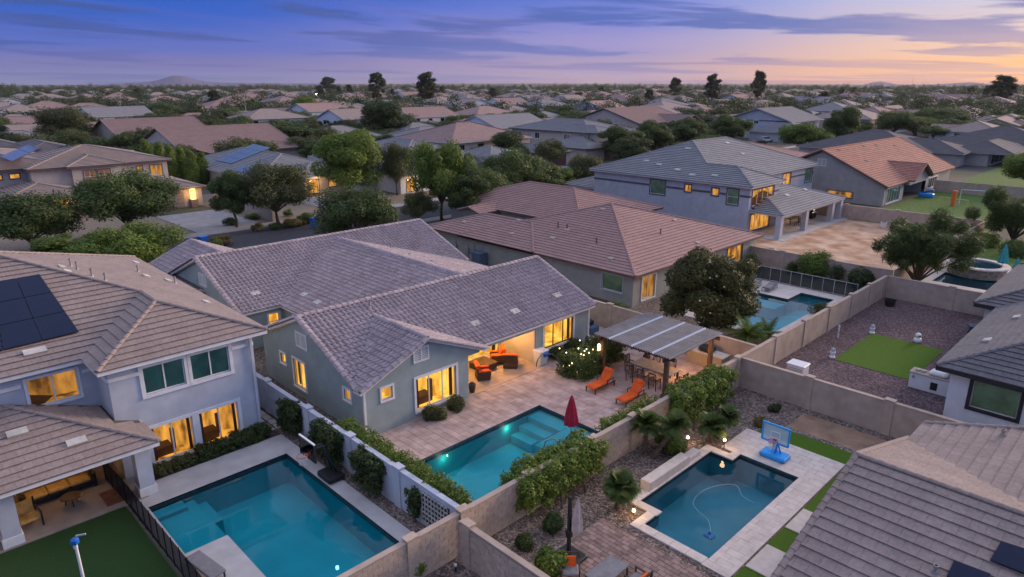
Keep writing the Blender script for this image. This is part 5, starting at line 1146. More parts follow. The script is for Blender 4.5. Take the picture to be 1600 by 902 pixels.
def screen(name, col, op):
    m = bpy.data.materials.new(name); m.use_nodes = True; n = m.node_tree.nodes; l = m.node_tree.links; n.clear(); d = n.new('ShaderNodeBsdfDiffuse'); d.inputs[0].default_value = (*col, 1); tr = n.new('ShaderNodeBsdfTransparent'); mx = n.new('ShaderNodeMixShader'); mx.inputs[0].default_value = op; l.new(tr.outputs[0], mx.inputs[1]); l.new(d.outputs[0], mx.inputs[2]); o = n.new('ShaderNodeOutputMaterial'); l.new(mx.outputs[0], o.inputs[0]); return m
# ------------------------------------------------------------------ furniture and yard things
def rotz(a): return Matrix.Rotation(a, 3, 'Z')
def chaise(label, loc, rz, cm, fm, group, back=.95, arms=True):
    t = thing('chaise_longue', label, 'lounger', loc, rz, group)      # local +y is the head end
    for x in (-.33, .33):
        f = MB().bar((x, -.95, .28), (x, .95, .28), .05); f.build('side_rail', fm, t)
        for y in (-.9, .85): MB().bar((x, y, 0), (x, y, .30), .05).build('leg', fm, t)
    m = MB(); m.bbox(-.31, -1.0, .30, .31, .28, .42, .04); m.build('seat_cushion', cm, t, smooth=False)
    M = Matrix.Rotation(R(52), 3, 'X') if back > .5 else Matrix.Rotation(R(4), 3, 'X')
    b = MB(); L_ = .82; c = Vector((0, .30, .36)) + M @ Vector((0, L_ / 2, .0)); b.obox(c, (.62, L_, .12), M); b.obox(c + M @ Vector((0, L_ / 2 - .1, .07)), (.5, .2, .08), M); b.build('back_cushion', cm, t)
    if arms:
        for x in (-.36, .36): MB().bar((x, .12, .55), (x, .72, .55), .06, .035).bar((x, .15, .28), (x, .15, .55), .04).bar((x, .68, .2), (x, .68, .55), .04).build('armrest', fm, t)
    return t
chaise('orange cushioned lounger nearer the flower bed', (-22.15, 28.95, .03), 0, M_ORNG, M_BRONZE, 'orange loungers'); chaise('orange cushioned lounger nearer the block wall', (-19.95, 28.85, .03), 0, M_ORNG, M_BRONZE, 'orange loungers')
chaise('grey flat lounger on the deck inside the mesh fence, left one', (-25.6, 54.3, .03), .1, M_GREYC, M_GREYM, 'grey loungers by fence', 0, False); chaise('grey flat lounger on the deck inside the mesh fence, right one', (-24.3, 54.6, .03), .1, M_GREYC, M_GREYM, 'grey loungers by fence', 0, False)
# pergola
pg = thing('pergola', 'dark timber pergola with corrugated roof and three clear strips', 'pergola', (-20.9, 32.5, 0), world=True)
c4 = [(-23.75, 30.15, 2.55), (-18.4, 30.05, 2.55), (-18.0, 35.0, 2.85), (-23.3, 35.0, 2.85)]
for x, y in ((-23.35, 30.6), (-18.85, 30.5), (-18.5, 34.6), (-22.9, 34.6)): MB().bbox(x - .12, y - .12, 0, x + .12, y + .12, 2.5, .015).bbox(x - .18, y - .18, 0, x + .18, y + .18, .25, .02).build('post', M_WOOD, pg)
for a, b in (((-23.75, 30.6, 2.43), (-18.35, 30.5, 2.43)), ((-23.4, 34.6, 2.68), (-18.0, 34.6, 2.68)), ((-23.35, 30.1, 2.41), (-22.9, 35.0, 2.70)), ((-18.8, 30.0, 2.41), (-18.4, 35.0, 2.70))): MB().bar(a, b, .10, .22).build('beam', M_WOOD, pg)
for i in range(9): x = -23.2 + i * .55; MB().bar((x, 30.1, 2.50), (x + .4, 34.95, 2.78), .06, .1).build('rafter', M_WOOD, pg)
nst = 30; strips = {6, 15, 23}
for i in range(nst):
    a, b = i / nst, (i + 1) / nst; lerp = lambda p, q, k: Vector(p).lerp(Vector(q), k); A, B_2, C_, D_ = lerp(c4[0], c4[1], a), lerp(c4[0], c4[1], b), lerp(c4[3], c4[2], b), lerp(c4[3], c4[2], a); m = MB(); up = Vector((0, 0, .075)); prev = None
    for k, hh in ((0, 0), (.12, .9), (.45, .9), (.57, 0), (1, 0)):
        p, q = A.lerp(B_2, k) + up * hh + Vector((0, 0, .05)), D_.lerp(C_, k) + up * hh + Vector((0, 0, .05))
        if prev: m.poly([prev[0], p, q, prev[1]])
        prev = (p, q)
    m.build('roof_sheet', M_CLEARP if i in strips else M_CORR, pg)
MB().bar((-21.5, 36.6, 2.2), (-18.6, 36.6, 2.2), .05).build('light_bar', M_BRONZE, pg) if False else None
MB().lathe((-19.6, 33.6, 2.2), [(.05, .16), (.16, 0)], 12).build('pendant_lamp', emis('lamp_pergola', (1, .55, .18), 20), pg)
# dining set
tb = thing('dining_table', 'stone-topped dining table under the pergola', 'table', (-20.6, 32.1, .03)); MB().bbox(-1.35, -.65, .80, 1.35, .65, .90, .03).build('tabletop', mat('table_stone', (.26, .22, .19), .5, .12, 4), tb)
for x in (-1.2, 1.2):
    for y in (-.52, .52): MB().bar((x, y, 0), (x, y, .8), .09).build('leg', M_BRONZE, tb)
MB().lathe((.5, .1, .9), [(.09, 0), (.16, .05), (.17, .12), (.14, .12)], 12).build('bowl', M_FLAG, None, loc=(-20.1, 32.2, .93), label='small bowl on the pergola dining table', cat='bowl') if False else None
def dchair(label, loc, rz):
    t = thing('dining_chair', label, 'chair', loc, rz, 'pergola dining chairs')
    MB().bbox(-.25, -.25, .42, .25, .25, .50, .03).build('seat', mat('seat_tan', (.42, .26, .17), .85), t)
    for x in (-.23, .23):
        MB().bar((x, -.23, 0), (x, -.23, .62), .04).build('leg', M_BRONZE, t); MB().bar((x, .23, 0), (x, .30, 1.05), .04).build('leg', M_BRONZE, t); MB().bar((x, -.25, .64), (x, .27, .64), .05, .03).build('armrest', M_BRONZE, t)
    MB().bar((-.23, .30, 1.03), (.23, .30, 1.03), .04, .07).build('top_rail', M_BRONZE, t)
    for k in range(4): MB().bar((-.14 + k * .095, .25, .5), (-.14 + k * .095, .30, 1.0), .02).build('slat', M_BRONZE, t)
for i, (x, y, a, lb) in enumerate(((-21.5, 31.05, 3.14, 'dining chair at table front, left of three facing the pool'), (-20.7, 31.05, 3.14, 'dining chair at table front, middle of three facing the pool'), (-19.9, 31.05, 3.14, 'dining chair at table front, right of three facing the pool'), (-21.4, 33.2, 0, 'dining chair behind the table, left one'), (-20.3, 33.2, 0, 'dining chair behind the table, right one'), (-22.35, 32.1, 1.57, 'dining chair at the left table end'), (-18.85, 32.1, -1.57, 'dining chair at the right table end'))): dchair(lb, (x, y, .03), a)
gr = thing('barbecue_counter', 'stone barbecue counter with dark grill under the back of the pergola', 'counter', (-19.6, 36.3, 0)); MB().bbox(-1.2, -.4, 0, 1.2, .4, .9, .02).build('base', M_STTAN, gr); MB().bbox(-1.3, -.48, .9, 1.3, .48, .97, .02).build('worktop', M_FLAG, gr); MB().bbox(-.5, -.36, .97, .4, .36, 1.3, .08).build('grill', M_BLK, gr)
cov = thing('covered_heater', 'rounded pale covered object beside the creeper under the pergola', 'cover', (-17.9, 34.3, 0)); MB().lathe((0, 0, 0), [(.55, 0), (.58, .5), (.5, .85), (.3, 1.05), (.05, 1.12)], 18).build('cover', M_GREYF, cov, smooth=True)
# patio seating in the open room
def club(label, loc, rz, w=.85, group='orange club seats'):
    t = thing('club_chair', label, 'chair', loc, rz, group)        # faces local -y
    MB().bbox(-w / 2, -.4, .05, w / 2, .42, .36, .05).build('base', M_WICK, t); MB().bbox(-w / 2 + .12, -.42, .36, w / 2 - .12, .25, .50, .05).build('seat_cushion', M_ORNG, t)
    M = Matrix.Rotation(R(-14), 3, 'X'); MB().obox((0, .38, .64), (w, .10, .62), M).build('backrest', M_WICK, t); MB().obox((0, .37, .90), (w + .02, .20, .22), M).build('back_roll', M_ORNG, t); MB().obox((0, .25, .70), (w - .26, .16, .52), M).build('back_cushion', M_ORNG, t)
    for x in (-1, 1): MB().bbox(x * (w / 2 - .06) - .07, -.42, .3, x * (w / 2 - .06) + .07, .38, .56, .04).build('arm_panel', M_WICK, t); MB().bbox(x * (w / 2 - .06) - .08, -.43, .56, x * (w / 2 - .06) + .08, .38, .66, .04).build('armrest', M_ORNG, t)
    for x in (-1, 1):
        for y in (-.34, .36): MB().box(x * (w / 2 - .1) - .03, y - .03, 0, x * (w / 2 - .1) + .03, y + .03, .06).build('foot', M_WICK, t)
    return t
club('orange armchair with its back to the pool at the patio edge', (-27.9, 25.0, .035), 2.6); club('orange armchair at the right of the low patio table', (-28.0, 27.4, .035), -2.4 + 3.14 * 0, .9); club('orange armchair behind the right one near the glass door', (-29.1, 27.3, .035), -.6); club('orange sofa against the left patio wall', (-29.6, 24.1, .035), 1.0, 1.5)
ct = thing('coffee_table', 'low square wicker coffee table between the orange seats', 'table', (-29.0, 26.0, .035)); MB().bbox(-.62, -.62, .05, .62, .62, .40, .04).build('base', M_WICK, ct); MB().bbox(-.66, -.66, .40, .66, .66, .46, .02).build('tabletop', M_WOOD, ct)
pl_ = thing('flower_pot', 'dark planter pot at the patio wall corner', 'pot', (-26.95, 23.3, .03)); MB().lathe((0, 0, 0), [(.14, 0), (.2, .3), (.22, .5), (.19, .52), (.17, .45)], 14).build('pot', M_WICK, pl_, smooth=True); MB().lathe((0, 0, .5), [(.17, 0), (.10, .12)], 10).build('soil', M_MULCH, pl_)
bn = thing('storage_bin', 'white outdoor bin with blue bag beside the lit patio', 'bin', (-27.0, 29.05, .03)); MB().faces([(-.25, -.3, 0), (.25, -.3, 0), (.25, .3, 0), (-.25, .3, 0), (-.32, -.36, .85), (.32, -.36, .85), (.32, .36, .85), (-.32, .36, .85)], [(0, 3, 2, 1), (4, 5, 6, 7), (0, 1, 5, 4), (1, 2, 6, 5), (2, 3, 7, 6), (3, 0, 4, 7)]).build('body', M_WPL, bn); MB().bbox(-.35, -.39, .85, .35, .39, .97, .03).build('lid', M_WPL, bn); MB().bbox(.25, -.1, .55, .42, .38, .9, .05).build('bag', M_BLUE, bn)
# wall lanterns and string of lights on the pergola post
MB().bbox(-23.6, 30.35, 1.55, -23.47, 30.5, 1.95, .02).build('post_lantern', emis('lantern', (1, .55, .18), 7), loc=(-23.5, 30.4, 1.6), label='glowing lantern on the left pergola post', cat='lantern')
# umbrellas
def closed_umbrella(label, loc, h, r, fm, pm, base=None):
    t = thing('umbrella', label, 'umbrella', loc); MB().tube([(0, 0, 0), (0, 0, h)], .025, 8).build('pole', pm, t); mb = MB(); n = 16; prof = [(.30, .78), (.34, 1.0), (.20, 0)]
    rings = [(h * .42, r), (h * .48, r * 1.02), (h * .7, r * .72), (h * .9, r * .35), (h * 1.0, .03)]; vs = []; fs = []
    for z, rr in rings:
        for k in range(n): a = 2 * math.pi * k / n; q = rr * (1 if k % 2 else .62); vs.append((q * math.cos(a), q * math.sin(a), z))
    for i in range(len(rings) - 1):
        for k in range(n): fs.append((i * n + k, i * n + (k + 1) % n, (i + 1) * n + (k + 1) % n, (i + 1) * n + k))
    mb.faces(vs, fs); mb.build('canopy', fm, t); MB().lathe((0, 0, h * .97), [(.03, 0), (.035, .06), (.01, .12)], 8).build('finial', pm, t)
    if base: MB().lathe((0, 0, 0), [(.28, 0), (.28, .05), (.06, .10)], 14).build('base', pm, t)
    return t
closed_umbrella('closed red umbrella standing in the shelf of the teal pool', (-19.55, 23.3, -.35), 2.75, .38, M_REDF, M_GREYM, True)
closed_umbrella('closed teal umbrella beside the round spa, left one', G(1562, 432), 3.0, .42, M_TEAL, M_GREYM, True); closed_umbrella('closed teal umbrella beside the spa pool, right one', G(1582, 446), 2.5, .36, M_TEAL, M_GREYM, True)
cu = thing('cantilever_umbrella', 'closed taupe cantilever umbrella on a square black base', 'umbrella', (-13.75, 16.45, .05))
MB().bbox(-.52, -.52, 0, .52, .52, .17, .05).build('base', M_BLK, cu); MB().bbox(-.06, -.06, .17, .06, .06, 2.65, .01).build('mast', M_BLK, cu); MB().lathe((0, 0, .17), [(.13, 0), (.10, .1), (.075, .12)], 12).build('collar', M_BLK, cu); MB().bbox(-.1, -.1, .95, .1, .1, 1.25, .02).bar((-.14, 0, 1.0), (-.14, 0, 1.2), .05).build('crank_box', M_BLK, cu)
MB().bar((.05, .02, 1.2), (.28, .12, 2.55), .035).build('arm', M_BLK, cu); mb = MB(); n = 14; vs = []; fs = []; rings = [(1.15, .16), (1.3, .21), (1.8, .19), (2.3, .11), (2.65, .03)]
for z, rr in rings:
    for k in range(n): a = 2 * math.pi * k / n; q = rr * (1 if k % 2 else .6); vs.append((.27 + q * math.cos(a), .12 + q * math.sin(a), z))
for i in range(4):
    for k in range(n): fs.append((i * n + k, i * n + (k + 1) % n, (i + 1) * n + (k + 1) % n, (i + 1) * n + k))
mb.faces(vs, fs); mb.build('canopy', M_GREYF, cu)
# seats at the bottom edge
fs_ = thing('coffee_table', 'grey-topped metal table on the pavers at the bottom edge', 'table', (-12.05, 16.55, .05), .02); MB().bbox(-.42, -.75, .38, .42, .75, .44, .015).build('tabletop', M_GREYC, fs_)
for x in (-.38, .38):
    for y in (-.7, .7): MB().bar((x, y, 0), (x, y, .38), .05).build('leg', M_BRONZE, fs_)
def pchair(label, loc, rz):
    t = thing('patio_chair', label, 'chair', loc, rz, 'paver patio chairs'); MB().bbox(-.3, -.3, .34, .3, .3, .46, .04).build('seat_cushion', M_GREYC, t); MB().bar((-.32, .32, .3), (-.32, .38, .85), .05).bar((.32, .32, .3), (.32, .38, .85), .05).bar((-.32, .38, .83), (.32, .38, .83), .05).build('back_frame', M_BRONZE, t)
    MB().obox((0, .22, .58), (.42, .14, .36), Matrix.Rotation(R(-18), 3, 'X')).build('pillow', M_ORNG, t)
    for x in (-.32, .32):
        MB().bar((x, -.3, 0), (x, -.3, .6), .05).build('leg', M_BRONZE, t); MB().bar((x, .32, 0), (x, .32, .6), .05).build('leg', M_BRONZE, t); MB().bar((x, -.34, .61), (x, .36, .61), .06, .035).build('armrest', M_BRONZE, t)
pchair('patio chair with orange pillow left of the grey table', (-13.0, 15.65, .05), .75); pchair('patio chair with orange pillow right of the grey table', (-11.0, 16.9, .05), -1.57)
# basketball hoops
hp = thing('basketball_hoop', 'blue poolside basketball hoop on the travertine deck', 'basketball hoop', (-11.65, 28.75, .05), .0)
MB().bbox(-.62, -.35, 0, .62, .45, .22, .06).build('base', M_BLUEL, hp); MB().bar((0, .15, .2), (0, -.05, 1.0), .12).bar((-.2, .2, .2), (-.05, 0, .9), .06).bar((.2, .2, .2), (.05, 0, .9), .06).build('mast', M_BLUEL, hp)
bbm = MB(); bbm.box(-.62, -.14, .85, .62, -.10, 1.7); bk = bbm.build('backboard', screen('hoop_board', (.50, .66, .80), .55), hp)
MB().box(-.66, -.17, .80, .66, -.08, .87).box(-.66, -.17, 1.68, .66, -.08, 1.74).box(-.66, -.168, .87, -.60, -.082, 1.68).box(.60, -.168, .87, .66, -.082, 1.68).build('board_frame', M_BLUEL, hp)
MB().box(-.24, -.155, 1.05, .24, -.142, 1.09).box(-.24, -.155, 1.36, .24, -.142, 1.40).box(-.24, -.154, 1.09, -.20, -.141, 1.36).box(.20, -.154, 1.09, .24, -.141, 1.36).build('board_square', M_WPL, hp)
ring = lambda r_, z, cy, n=18: [(r_ * math.cos(2 * math.pi * k / n), cy + r_ * math.sin(2 * math.pi * k / n), z) for k in range(n + 1)]
MB().tube(ring(.2, 1.0, -.38), .014, 6).bar((0, -.14, .98), (0, -.2, .98), .14, .08).build('rim', mat('hoop_red', (.55, .03, .05), .5), hp)
def net(t, r_, z, cy, m):
    mb = MB()
    for k in range(12):
        for s_ in (-1, 1): a = 2 * math.pi * k / 12; b = a + s_ * .5; mb.tube([(r_ * math.cos(a), cy + r_ * math.sin(a), z), (r_ * .75 * math.cos(a + s_ * .25), cy + r_ * .75 * math.sin(a + s_ * .25), z - .2), (r_ * .6 * math.cos(b), cy + r_ * .6 * math.sin(b), z - .4)], .008, 4, cap=False)
    mb.build('net', m, t)
net(hp, .2, 1.0, -.38, M_WPL)
hb = thing('basketball_hoop', 'black portable basketball hoop with glass board at the left pool', 'basketball hoop', (-24.75, 13.05, .05), 0)
MB().bbox(-.55, -.45, 0, .55, .35, .28, .05).build('base', M_BLK, hb); MB().bar((-.2, .1, .25), (-.1, -.35, 1.75), .07).bar((.2, .1, .25), (.1, -.35, 1.75), .07).bar((-.1, -.35, 1.75), (-.1, -1.02, 1.75), .06).bar((.1, -.35, 1.75), (.1, -1.02, 1.75), .06).build('mast', M_BLK, hb)
MB().bar((-.45, .2, .28), (-.15, -.15, 1.0), .05).bar((.45, .2, .28), (.15, -.15, 1.0), .05).bar((-.5, .1, .5), (.5, .1, .5), .05).build('brace', M_BLK, hb)
MB().box(-.62, -1.06, 1.45, .62, -1.02, 2.25).build('backboard', glassmat('hoop_glass', (.80, .88, .92)), hb); MB().box(-.66, -1.08, 2.25, .66, -1.0, 2.30).build('board_top', M_WPL, hb); MB().box(-.66, -1.08, 1.40, .66, -1.0, 1.46).box(-.66, -1.08, 1.46, -.62, -1.0, 2.25).box(.62, -1.08, 1.46, .66, -1.0, 2.25).build('board_frame', M_BLK, hb)
MB().tube(ring(.22, 1.6, -1.32), .016, 6).bar((0, -1.06, 1.58), (0, -1.14, 1.58), .14, .08).build('rim', mat('hoop_orange', (.6, .10, .04), .5), hb); net(hb, .22, 1.6, -1.32, M_WPL)
# lattice panel on the pale wall
lt = thing('wall_lattice', 'dark square lattice panel mounted on the pale wall', 'lattice', (-18.35, 13.86, 0)); MB().box(-.85, .025, .2, .85, .035, 1.55).build('backing', M_BLK, lt)
for i in range(9): MB().box(-.85 + i * .2, -.03, .2, -.81 + i * .2, .022, 1.55).build('bar', M_FLAG, lt)
for j in range(7): MB().box(-.85, -.026, .22 + j * .215, .79, .018, .26 + j * .215).build('bar', M_FLAG, lt)
# mesh pool fences
def mesh_fence(label, p0, p1, h, n, fm, pm, rail=False):
    a, b = Vector((*p0, 0)), Vector((*p1, 0)); t = thing('mesh_fence', label, 'fence', (a + b) / 2, world=True)
    for i in range(n + 1): q = a.lerp(b, i / n); MB().tube([q, q + Vector((0, 0, h + .03))], .022, 7).build('post', pm, t)
    for i in range(n):
        q, r_ = a.lerp(b, i / n), a.lerp(b, (i + 1) / n); MB().poly([q + Vector((0, 0, .03)), r_ + Vector((0, 0, .03)), r_ + Vector((0, 0, h)), q + Vector((0, 0, h))]).build('mesh_panel', fm, t)
        if rail: MB().bar(q + Vector((0, 0, h)), r_ + Vector((0, 0, h)), .03).build('rail', pm, t); MB().bar(q + Vector((0, 0, .05)), r_ + Vector((0, 0, .05)), .03).build('rail', pm, t)
    return t
M_SCR = screen('fence_mesh_black', (.02, .02, .024), .9); M_SCRG = screen('fence_mesh_green', (.03, .05, .045), .8)
mesh_fence('black mesh fence between the dark turf and the left pool deck', (-29.0, 5.85), (-19.0, 5.95), 1.2, 13, M_SCR, M_BLK); mesh_fence('black mesh fence end across the left patio opening', (-31.6, 5.75), (-29.0, 5.85), 1.2, 3, M_SCR, M_BLK)
mesh_fence('green mesh pool fence with pale posts, short side by the brown house', (-26.4, 47.5), (-26.5, 57.3), 1.2, 8, M_SCRG, M_FLAG, True); mesh_fence('green mesh pool fence with pale posts, long side under the bushes', (-26.5, 57.3), (-18.2, 57.3), 1.2, 9, M_SCRG, M_FLAG, True)
lg = thing('pool_bench', 'low dark slatted lounger on the left pool deck at bottom', 'bench', G(322, 893, .05), .15); MB().bbox(-.9, -.3, .24, .9, .3, .34, .03).build('seat', M_GREYC, lg)
for x in (-.8, .8): MB().bar((x, -.25, 0), (x, -.25, .24), .05).bar((x, .25, 0), (x, .25, .24), .05).build('leg', M_BLK, lg)
# white pole with blue head on the dark turf
p = G(136, 930); sp = thing('sports_pole', 'white pole with blue and white head standing on the dark turf', 'pole', p); MB().tube([(0, 0, -.1), (-.05, 0, 1.2), (-.1, 0, 2.05)], [.06, .05, .05], 9).build('pole', M_WPL, sp); MB().lathe((-.1, 0, 2.0), [(.06, 0), (.13, .06), (.13, .2), (.06, .26)], 10).build('joint', M_BLUE, sp); MB().bbox(-.3, -.06, 1.75, -.17, .07, 2.12, .04).build('handle', M_WPL, sp)
mb = MB()
for k in range(4): mb.bar((-.1 + .03 * k, .05, 2.3 + .03 * k), (.12 + .03 * k, .3, 2.36 + .03 * k), .02)
mb.build('tines', M_WPL, sp)
# left patio furniture
ch = thing('patio_armchair', 'dark armchair with amber cushions under the left patio roof', 'chair', (-30.1, 2.6, .05), .1)
MB().bbox(-.36, -.36, .3, .36, .36, .44, .04).build('seat_cushion', mat('amber_cushion', (.48, .30, .10), .85), ch); MB().obox((-.38, 0, .66), (.14, .66, .5), Matrix.Rotation(R(-12), 3, 'Y')).build('back_cushion', mat('amber_cushion', (.48, .30, .10), .85), ch)
for y in (-.4, .4): MB().bar((-.4, y, 0), (-.45, y, .95), .06).bar((.38, y, 0), (.38, y, .6), .06).bar((-.42, y, .6), (.4, y, .6), .07, .04).build('side_frame', M_BLK, ch)
so = thing('sofa', 'long dark sofa with pale amber cushions against the left patio wall', 'sofa', (-31.8, 4.0, .05)); MB().bbox(-.45, -1.3, .1, .45, 1.3, .3, .03).build('base', M_BLK, so)
for k in range(3): MB().bbox(-.4, -1.2 + k * .8, .3, .42, -.42 + k * .8, .46, .05).build('seat_cushion', mat('amber_cushion', (.48, .30, .10), .85), so); MB().bbox(-.45, -1.2 + k * .8, .46, -.25, -.42 + k * .8, .85, .05).build('back_cushion', mat('amber_cushion', (.48, .30, .10), .85), so)
for y in (-1.32, 1.32): MB().bbox(-.45, y - .06, 0, .45, y + .06, .65, .03).build('armrest', M_BLK, so)
lt2 = thing('side_table', 'small dark table with candle before the left patio sofa', 'table', (-30.5, 4.2, .05)); MB().lathe((0, 0, .38), [(.38, 0), (.38, .05)], 20).build('tabletop', M_WOOD, lt2)
for k in range(3): MB().bar((.25 * math.cos(k * 2.1), .25 * math.sin(k * 2.1), 0), (.2 * math.cos(k * 2.1), .2 * math.sin(k * 2.1), .38), .04).build('leg', M_BLK, lt2)
MB().lathe((0, 0, 0), [(.04, 0), (.045, .06), (.02, .08)], 10).build('candle', emis('candle', (1, .6, .25), 10), loc=(-30.5, 4.2, .48), label='lit candle on the small dark table of the left patio', cat='candle')
MB().bbox(-30.6, 5.2, .052, -29.3, 6.3, .066, .004).build('door_rug', mat('rug_rust', (.16, .07, .04), .95, .2, 4), loc=(-30, 5.7, .052), label='rust coloured rug on the left patio slab', cat='rug')
MB().lathe((0, 0, 0), [(.25, 0), (.35, .5), (.3, 1.1), (.15, 1.3)], 12).build('covered_grill', M_BLK, loc=(-31.9, 6.0, .05), label='black covered grill in the corner of the left patio', cat='grill')
# purple gravel yard things
def lantern_post(label, px, py, h=.55, blue=False):
    t = thing('garden_ornament', label, 'ornament', G(px, py), 0, 'pale garden ornaments'); MB().lathe((0, 0, 0), [(.17, 0), (.19, .08), (.13, .14), (.14, .32), (.18, .36), (.16, .44)], 12).build('base', M_WPL, t); MB().lathe((0, 0, .44), [(.12, 0), (.15, .08), (.10, .2), (.03, .24)], 12).build('cap', mat('ornament_grey', (.38, .42, .46), .6), t)
lantern_post('pale stone ornament at the near left corner of the turf square', 1300, 559); lantern_post('pale stone ornament at the far left corner of the turf square', 1362, 521)
t = thing('garden_ornament', 'white rounded ornament with dark face behind the turf square', 'ornament', G(1433, 535)); MB().lathe((0, 0, 0), [(.22, 0), (.27, .15), (.22, .3), (.13, .34)], 14).build('body', M_WPL, t, smooth=True); MB().lathe((0, 0, .34), [(.1, 0), (.2, .1), (.18, .26), (.06, .34)], 14).build('head', M_WPL, t, smooth=True); MB().lathe((.1, -.1, .5), [(.03, -.07), (.12, 0), (.03, .07)], 10).build('face', M_BLK, t)
t = thing('garden_post', 'slim white post in purple gravel by the tan wall', 'post', G(1309, 528)); MB().tube([(0, 0, 0), (0, 0, .85)], .05, 9).lathe((0, 0, .85), [(.07, 0), (.05, .08), (.01, .1)], 9).build('post', M_WPL, t); MB().lathe((0, 0, .4), [(.06, 0), (.06, .06)], 9).build('collar', M_GREYM, t)
t = thing('air_conditioner', 'white ground air-conditioning box behind the tan stucco wall', 'air conditioner', (-14.9, 38.6, 0)); MB().bbox(-.5, -.42, 0, .5, .42, .85, .04).build('cabinet', M_WPL, t); MB().bbox(-.55, -.47, .85, .55, .47, .93, .03).build('top', M_WPL, t)
for k in range(6): MB().box(-.45, -.44, .12 + k * .11, .45, -.425, .16 + k * .11).build('louvre', M_GREYM, t)
bq = thing('outdoor_kitchen', 'white stucco outdoor kitchen with silver grill beside the white house', 'counter', (-8.75, 42.3, 0)); MB().bbox(-1.05, -.4, 0, 1.1, .4, .92, .02).build('base', M_STW, bq); MB().bbox(-1.1, -.45, .92, 1.15, .45, .99, .02).build('worktop', M_STTAN, bq); MB().bbox(-.15, -.34, .99, .75, .36, 1.26, .09).build('grill', M_WPL, bq); MB().box(.05, -.42, .2, .4, -.403, .65).build('access_door', M_BLK, bq); MB().box(-.92, -.42, .62, -.78, -.403, .78).build('outlet_box', M_GREYM, bq)
for x in (-.75, -.45): MB().bbox(x - .12, -.15, .99, x + .12, .1, 1.12, .03).build('stone', M_FLAG, bq)
t = thing('flower_pot', 'small round grey pot in front of the outdoor kitchen', 'pot', G(1469, 612)); MB().lathe((0, 0, 0), [(.12, 0), (.2, .12), (.18, .26), (.14, .26)], 12).build('pot', M_GREYM, t, smooth=True); MB().lathe((0, 0, .24), [(.14, 0), (.02, .1)], 8).build('soil', M_MULCH, t)
t = thing('covered_drum', 'pale capped drum standing against the back wall of the purple gravel yard', 'drum', G(1414, 468)); MB().lathe((0, 0, 0), [(.33, 0), (.33, .8)], 16).build('drum', M_STC, t); MB().lathe((0, 0, .8), [(.37, 0), (.37, .1), (.25, .14)], 16).build('lid', M_BLK, t)
t = thing('bucket', 'black bucket in the far corner of the purple gravel yard', 'bucket', G(1390, 478)); MB().lathe((0, 0, 0), [(.33, 0), (.42, .5), (.40, .5), (.32, .08)], 16).build('bucket', M_BLK, t); MB().tube(ring(.42, .5, 0), .02, 5).build('rim', M_BLK, t)
MB().lathe((0, 0, 0), [(.4, 0), (.35, .06), (.1, .09)], 12).build('flat_stone', M_FLAG, loc=G(1430, 475), label='flat pale stone on the purple gravel by the back wall', cat='stone')
t = thing('wheelbarrow', 'dark blue tilted cart beside the charcoal roof', 'cart', G(1528, 525), .4); MB().faces([(-.5, -.35, .25), (.4, -.35, .25), (.4, .35, .25), (-.5, .35, .25), (-.7, -.45, .75), (.6, -.45, .75), (.6, .45, .75), (-.7, .45, .75)], [(0, 3, 2, 1), (0, 1, 5, 4), (1, 2, 6, 5), (2, 3, 7, 6), (3, 0, 4, 7), (4, 5, 6, 7)]).build('tray', mat('navy', (.05, .07, .14), .5), t)
for x in (-.45, .45): MB().tube([(x, -.1, .2), (x, .1, .2)], .2, 12).build('wheel', M_BLK, t)
# garden lights
def glight(label, px, py, h=.5, s=14):
    t = thing('garden_light', label, 'garden light', G(px, py), 0, 'warm garden lights'); MB().tube([(0, 0, 0), (0, 0, h)], .02, 6).build('stake', M_BRONZE, t); MB().lathe((0, 0, h), [(.05, 0), (.07, .05), (.03, .12)], 9).build('lamp', emis('garden_lamp', (1, .6, .24), s), t)
    l_ = bpy.data.lights.new('garden_lamp_light', 'POINT'); l_.energy = 7; l_.color = (1, .62, .3); l_.shadow_soft_size = .12; o = bpy.data.objects.new('garden_lamp_light', l_); COL.objects.link(o); o.parent = t; o.location = (.0, 0, h + .25)
glight('lit garden light behind the drooping palm', 979, 778, .75); glight('lit garden light in the pebbles by the pool corner', 990, 806, .2); glight('lit garden spotlight above the raised pool ledge', 1074, 692, .25); glight('lit garden light right of the bushy palm', 1131, 702, .45)
for px, py in ((712, 892),):
    t = thing('garden_spotlight', 'small black and white spotlight in dark gravel at bottom centre', 'garden light', G(px, py)); MB().tube([(0, 0, 0), (0, 0, .2)], .04, 8).build('body', M_BLK, t); MB().lathe((0, 0, .2), [(.05, 0), (.06, .08), (.02, .1)], 9).build('head', M_WPL, t)
def plamp(name, loc, e, col=(1, .6, .26), size=.2, parent=None):
    l_ = bpy.data.lights.new(name, 'POINT'); l_.energy = e; l_.color = col; l_.shadow_soft_size = size; o = bpy.data.objects.new(name, l_); COL.objects.link(o); o.location = loc
    if parent: o.parent = parent; o.location = Vector(loc) - ORG.get(parent.name, Vector((0, 0, 0)))
plamp('patio_lamp_light', (-28.9, 24.4, 2.3), 115, (1, .54, .18), parent=MH.root); plamp('patio_lamp_light', (-28.9, 27.4, 2.3), 140, (1, .54, .18), parent=MH.root); plamp('pergola_lamp_light', (-19.6, 33.6, 2.0), 90, (1, .5, .16), parent=pg)
plamp('patio_lamp_light', (-31.5, 4.0, 2.2), 13, parent=LH.root); plamp('patio_lamp_light', (-31.5, -1.5, 2.2), 10, parent=LH.root); plamp('patio_lamp_light', (-36.5, 83, 2.1), 25, parent=GH.root)
